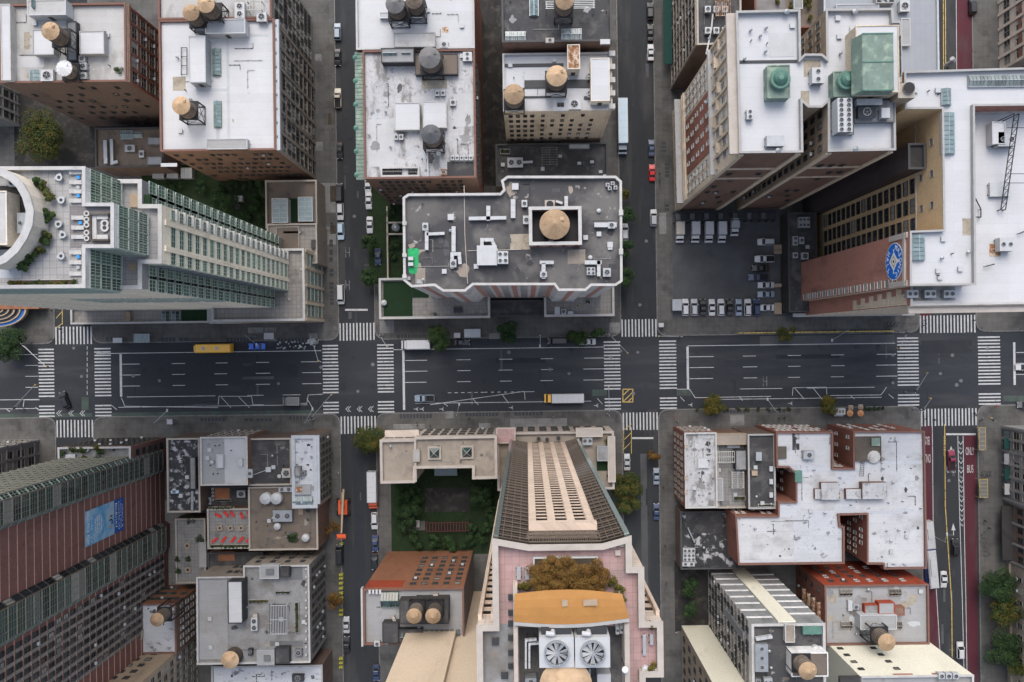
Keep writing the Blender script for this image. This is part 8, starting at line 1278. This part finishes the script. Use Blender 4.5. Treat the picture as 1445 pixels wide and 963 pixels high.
# litter heap and bicycles
def bike(px, py, rz, label):
    root = tag(empty('parked_bicycle', (*G(px, py), .15), rz), label, 'bicycle')
    wm = fm('bw', lambda: _mesh('rubber', lambda m: [m.tube((.33 * math.cos(i * .524), 0, .33 + .33 * math.sin(i * .524)), (.33 * math.cos(i * .524 + .524), 0, .33 + .33 * math.sin(i * .524 + .524)), .03, 4) for i in range(12)], 'wheel'))
    for x in (-.52, .52): child('wheel', wm, root, (x, 0, 0))
    child('frame', fm('bf', lambda: _mesh('metal_galv', lambda m: [m.tube(a, c, .03, 5) for a, c in (((-.52, 0, .33), (-.1, 0, .3)), ((-.1, 0, .3), (-.2, 0, .85)), ((-.1, 0, .3), (.38, 0, .75)), ((-.18, 0, .75), (.4, 0, .8)), ((-.52, 0, .33), (-.18, 0, .75)), ((.52, 0, .33), (.38, 0, .95)))], 'frame')), root); child('handlebar', fm('bh', lambda: _mesh('metal_dark', lambda m: m.tube((.38, -.28, .98), (.38, .28, .98), .025, 5), 'handlebar')), root); child('saddle', fm('bs', lambda: _mesh('metal_dark', lambda m: m.box(-.33, -.08, -.07, .07, .86, .93), 'saddle')), root)
for i in range(11): bike(838 + (i % 6) * 5 + R.uniform(-1, 1), 468 + (i // 6) * 5, 1.3 + R.uniform(-.5, .5), 'parked bicycle in the cluster at the crossing by the pink-striped block')
for i in range(6): bike(1252 + (i % 4) * 4.5, 458 + (i // 4) * 5, 1.2 + R.uniform(-.5, .5), 'parked bicycle in the cluster before the brick hall')
for i in range(5): bike(1384 + i * 3, 668 + R.uniform(-1, 2), 1.5 + R.uniform(-.5, .5), 'parked bicycle between the yellow shelters')
for i in range(6): bike(1385 + R.uniform(0, 8), 752 + i * 6, .2 + R.uniform(-.5, .5), 'bicycle parked on the pavement by the dark-fronted building')
lt = MB(); rl = random.Random(11)
for i in range(170):
    a = rl.uniform(0, 6.28); d = abs(rl.gauss(0, 4.5)); x, y = (441 + d * math.cos(a), 482 + d * .7 * math.sin(a)) if i < 140 else (rl.uniform(390, 435), rl.uniform(482, 492)); c = G(x, y); s_ = rl.uniform(.12, .34); z = (.15 if y < 480.5 else .0) + max(0, .5 - d * .08) * rl.random(); t = rl.random() * 3
    q = [(c[0] + s_ * math.cos(t + k * 1.571), c[1] + s_ * math.sin(t + k * 1.571)) for k in range(4)]; lt.prism(q, z, z + rl.uniform(.06, .22), rl.choice([0, 0, 0, 1]))
tag(lt.build('litter', ['fabric_white', 'car_lightblue']), 'scattered heap of white litter bags at the kerb by the crossing', 'litter', kind='stuff')
# ------------------------------------------------------------------ trees
T = [(55, 190, 33, 'broad green tree in the yard below the brown brick loft', 'leaf_turn', 11, 7000), (12, 487, 24, 'dark green tree by the curved blue canopy', 'leaf_dark', 8, 3500), (523, 622, 23, 'broad green-yellow tree at the corner of the gravel-roofed building', 'leaf_turn', 9, 5000), (621, 475, 18, 'round green street tree beside the parked black car', 'leaf_green', 7.5, 3000), (716, 469, 14, 'small green street tree before the garage entry', 'leaf_dark', 7, 1800), (817, 472, 14, 'green street tree by the podium tiled terrace', 'leaf_green', 7, 2000), (844, 470, 9, 'thin tree among the bicycles', 'leaf_dark', 6, 900), (1008, 575, 15, 'yellowing street tree by the blotchy white corner roof', 'leaf_yellow', 7, 1800), (1167, 573, 14, 'yellow-green street tree beside the food cart', 'leaf_yellow', 7, 2000), (1112, 473, 13, 'thin yellow-green tree at the car park kerb', 'leaf_turn', 6, 900), (884, 683, 19, 'green-yellow street tree by the pink terrace tower podium', 'leaf_turn', 9, 3600), (886, 712, 15, 'green street tree beside the slate blue car', 'leaf_turn', 8, 2400), (923, 640, 9, 'small orange-leaved street tree at the kerb', 'leaf_autumn', 6, 800),
     (881, 275, 9, 'yellow-tinged tree beside the pink-striped block', 'leaf_yellow', 7, 900), (884, 300, 12, 'dark tree at the kerb beside the pink-striped block', 'leaf_dark', 8, 1600), (883, 350, 13, 'dark leafy tree over a white car beside the pink-striped block', 'leaf_dark', 8, 1700), (882, 392, 13, 'dark tree near the crossing beside the pink-striped block', 'leaf_dark', 8, 1700), (520, 345, 12, 'thin dark tree at the kerb of the narrow yard', 'leaf_dark', 8, 1100), (522, 388, 13, 'dark tree at the kerb near the podium lawn terrace', 'leaf_dark', 8, 1300), (1412, 828, 24, 'dark green tree before the tan stone building', 'leaf_dark', 9, 3800), (1420, 862, 20, 'green-yellow tree before the tan stone building', 'leaf_turn', 9, 2600), (1416, 918, 25, 'broad dark tree farther along the tan stone building', 'leaf_dark', 9, 3800), (1436, 935, 16, 'tree against the tan stone building wall', 'leaf_turn', 9, 2000), (470, 745, 11, 'sparse brown street tree beside the boom lift', 'leaf_autumn', 7, 500), (470, 850, 14, 'sparse brown street tree by the grey pergola roof', 'leaf_autumn', 7, 700), (974, 828, 13, 'dark small tree in the yard beside the striped grey building', 'leaf_dark', 5, 1400), (975, 862, 12, 'dark bushy tree in the yard by the cream slab', 'leaf_dark', 5, 1200), (320, 287, 14, 'dark tree in the garden behind the glass tower', 'leaf_dark', 7, 1800), (372, 268, 13, 'dark tree by the clean loft in the garden', 'leaf_dark', 7, 1600), (678, 700, 15, 'dark tree in the courtyard garden by the striped tower', 'leaf_dark', 7, 1800), (580, 725, 15, 'dark tree in the courtyard garden by the street', 'leaf_dark', 7, 1800), (1060, 575, 0, '', '', 0, 0)]
for x, y, r, l, lf, h, n in T:
    if r: tree(x, y, r, l, lf, h, n, .24 if r > 12 else .2, lumps=max(8, int(r * .75)))
for i in range(10): shrub('b5', 985 + i * 14 + R.uniform(-3, 3), 578 - i * .18, R.uniform(2.5, 4), 'small round planter bush on the avenue pavement by the stained white brick block', 'leaf_turn', 1.0, 150, .13, ref='', z=.15, name='pavement_bush')
for i in range(5): shrub('b5', 1222 + i * 6, 576, 3, 'low bush beside the orange umbrellas', 'leaf_dark', .9, 130, .13, ref='', z=.15, name='pavement_bush')
# ------------------------------------------------------------------ people
PP = [(1307, 591, 0, 'crossing the wide street near the red lane'), (1319, 592, 0, 'crossing the wide street mid-stripe'), (1375, 583, 1, 'about to cross by the shop building'), (1377, 586, 0, 'standing beside a friend by the shop building'), (1384, 593, 1, 'pushing along the pavement at the shop building'), (1406, 573, 3, 'waiting at the kerb beyond the wide street'), (1099, 590, 0, 'walking before the stained white brick block'), (1107, 590, 0, 'following another walker before the stained white brick block'), (952, 589, 3, 'in red clothes at the corner of the blotchy white roof'), (957, 595, 2, 'in light clothes at the corner of the blotchy white roof'), (588, 596, 0, 'walking before the tan gravel roof building'), (589, 600, 1, 'walking a step behind before the tan gravel roof building'), (607, 601, 0, 'alone on the pavement before the tan gravel roof building'), (662, 590, 0, 'by the pavement grate before the tan gravel roof building'), (85, 464, 0, 'crossing the side street by the curved blue canopy'), (73, 438, 1, 'waiting at the kerb by the curved blue canopy'), (73, 479, 0, 'at the kerb of the avenue by the curved blue canopy'), (860, 504, 2, 'crossing the avenue on the zebra stripes'), (937, 688, 0, 'walking past the blotchy white corner roof'), (939, 770, 1, 'walking past the low fan-bank roof'), (941, 823, 0, 'on the pavement by the dark yard'), (954, 892, 2, 'in light clothes on the pavement by the cream slab'), (1306, 452, 0, 'crossing the wide street before the brick hall'), (1303, 459, 1, 'starting across the wide street before the brick hall'), (1374, 452, 0, 'at the far kerb of the wide street'), (446, 691, 3, 'in red near the boom lift'), (478, 667, 2, 'in a light coat by the boom lift'), (466, 660, 2, 'in light clothes on the pavement by the blue-white corner roof'), (469, 640, 0, 'on the pavement by the blue-white corner roof'), (781, 588, 2, 'in light clothes before the podium of the pink terrace tower'), (1390, 735, 0, 'by bicycles on the pavement of the dark-fronted building'), (1396, 745, 0, 'walking past the dark-fronted building'), (468, 315, 0, 'on the pavement beside the terrace with glass boxes'), (931, 245, 0, 'on the pavement by the red car'), (931, 255, 1, 'walking behind on the pavement by the red car')]
CL = ['in dark clothes', 'in a navy jacket', '', '']
for x, y, k, l in PP: person(x, y, ('person ' + (CL[k] + ' ' if k < 2 else '') + l), k, R.uniform(0, 6.28), .155 if not ('crossing' in l or 'starting' in l) else .015)
# lettering as plain meshes
dg_ = bpy.context.evaluated_depsgraph_get()
for o in [o for o in SC.objects if o.type == 'FONT']:
    me = bpy.data.meshes.new_from_object(o.evaluated_get(dg_)); n = bpy.data.objects.new('letter', me); COL.objects.link(n); n.parent = o.parent; n.location = o.location; n.scale = o.scale; n.rotation_mode = o.rotation_mode
    n.rotation_euler = o.rotation_euler; n.rotation_quaternion = o.rotation_quaternion; bpy.data.objects.remove(o)
# ------------------------------------------------------------------ close: unique labels or a shared group
seen = {}
for o in SC.objects:
    if o.parent is None and o.get('label'): seen.setdefault(o['label'], []).append(o)
for l, os_ in seen.items():
    if len(os_) > 1:
        for o in os_:
            if not o.get('group'): o['group'] = 'alike: ' + l
for o in SC.objects:
    if '_o' in o: del o['_o']
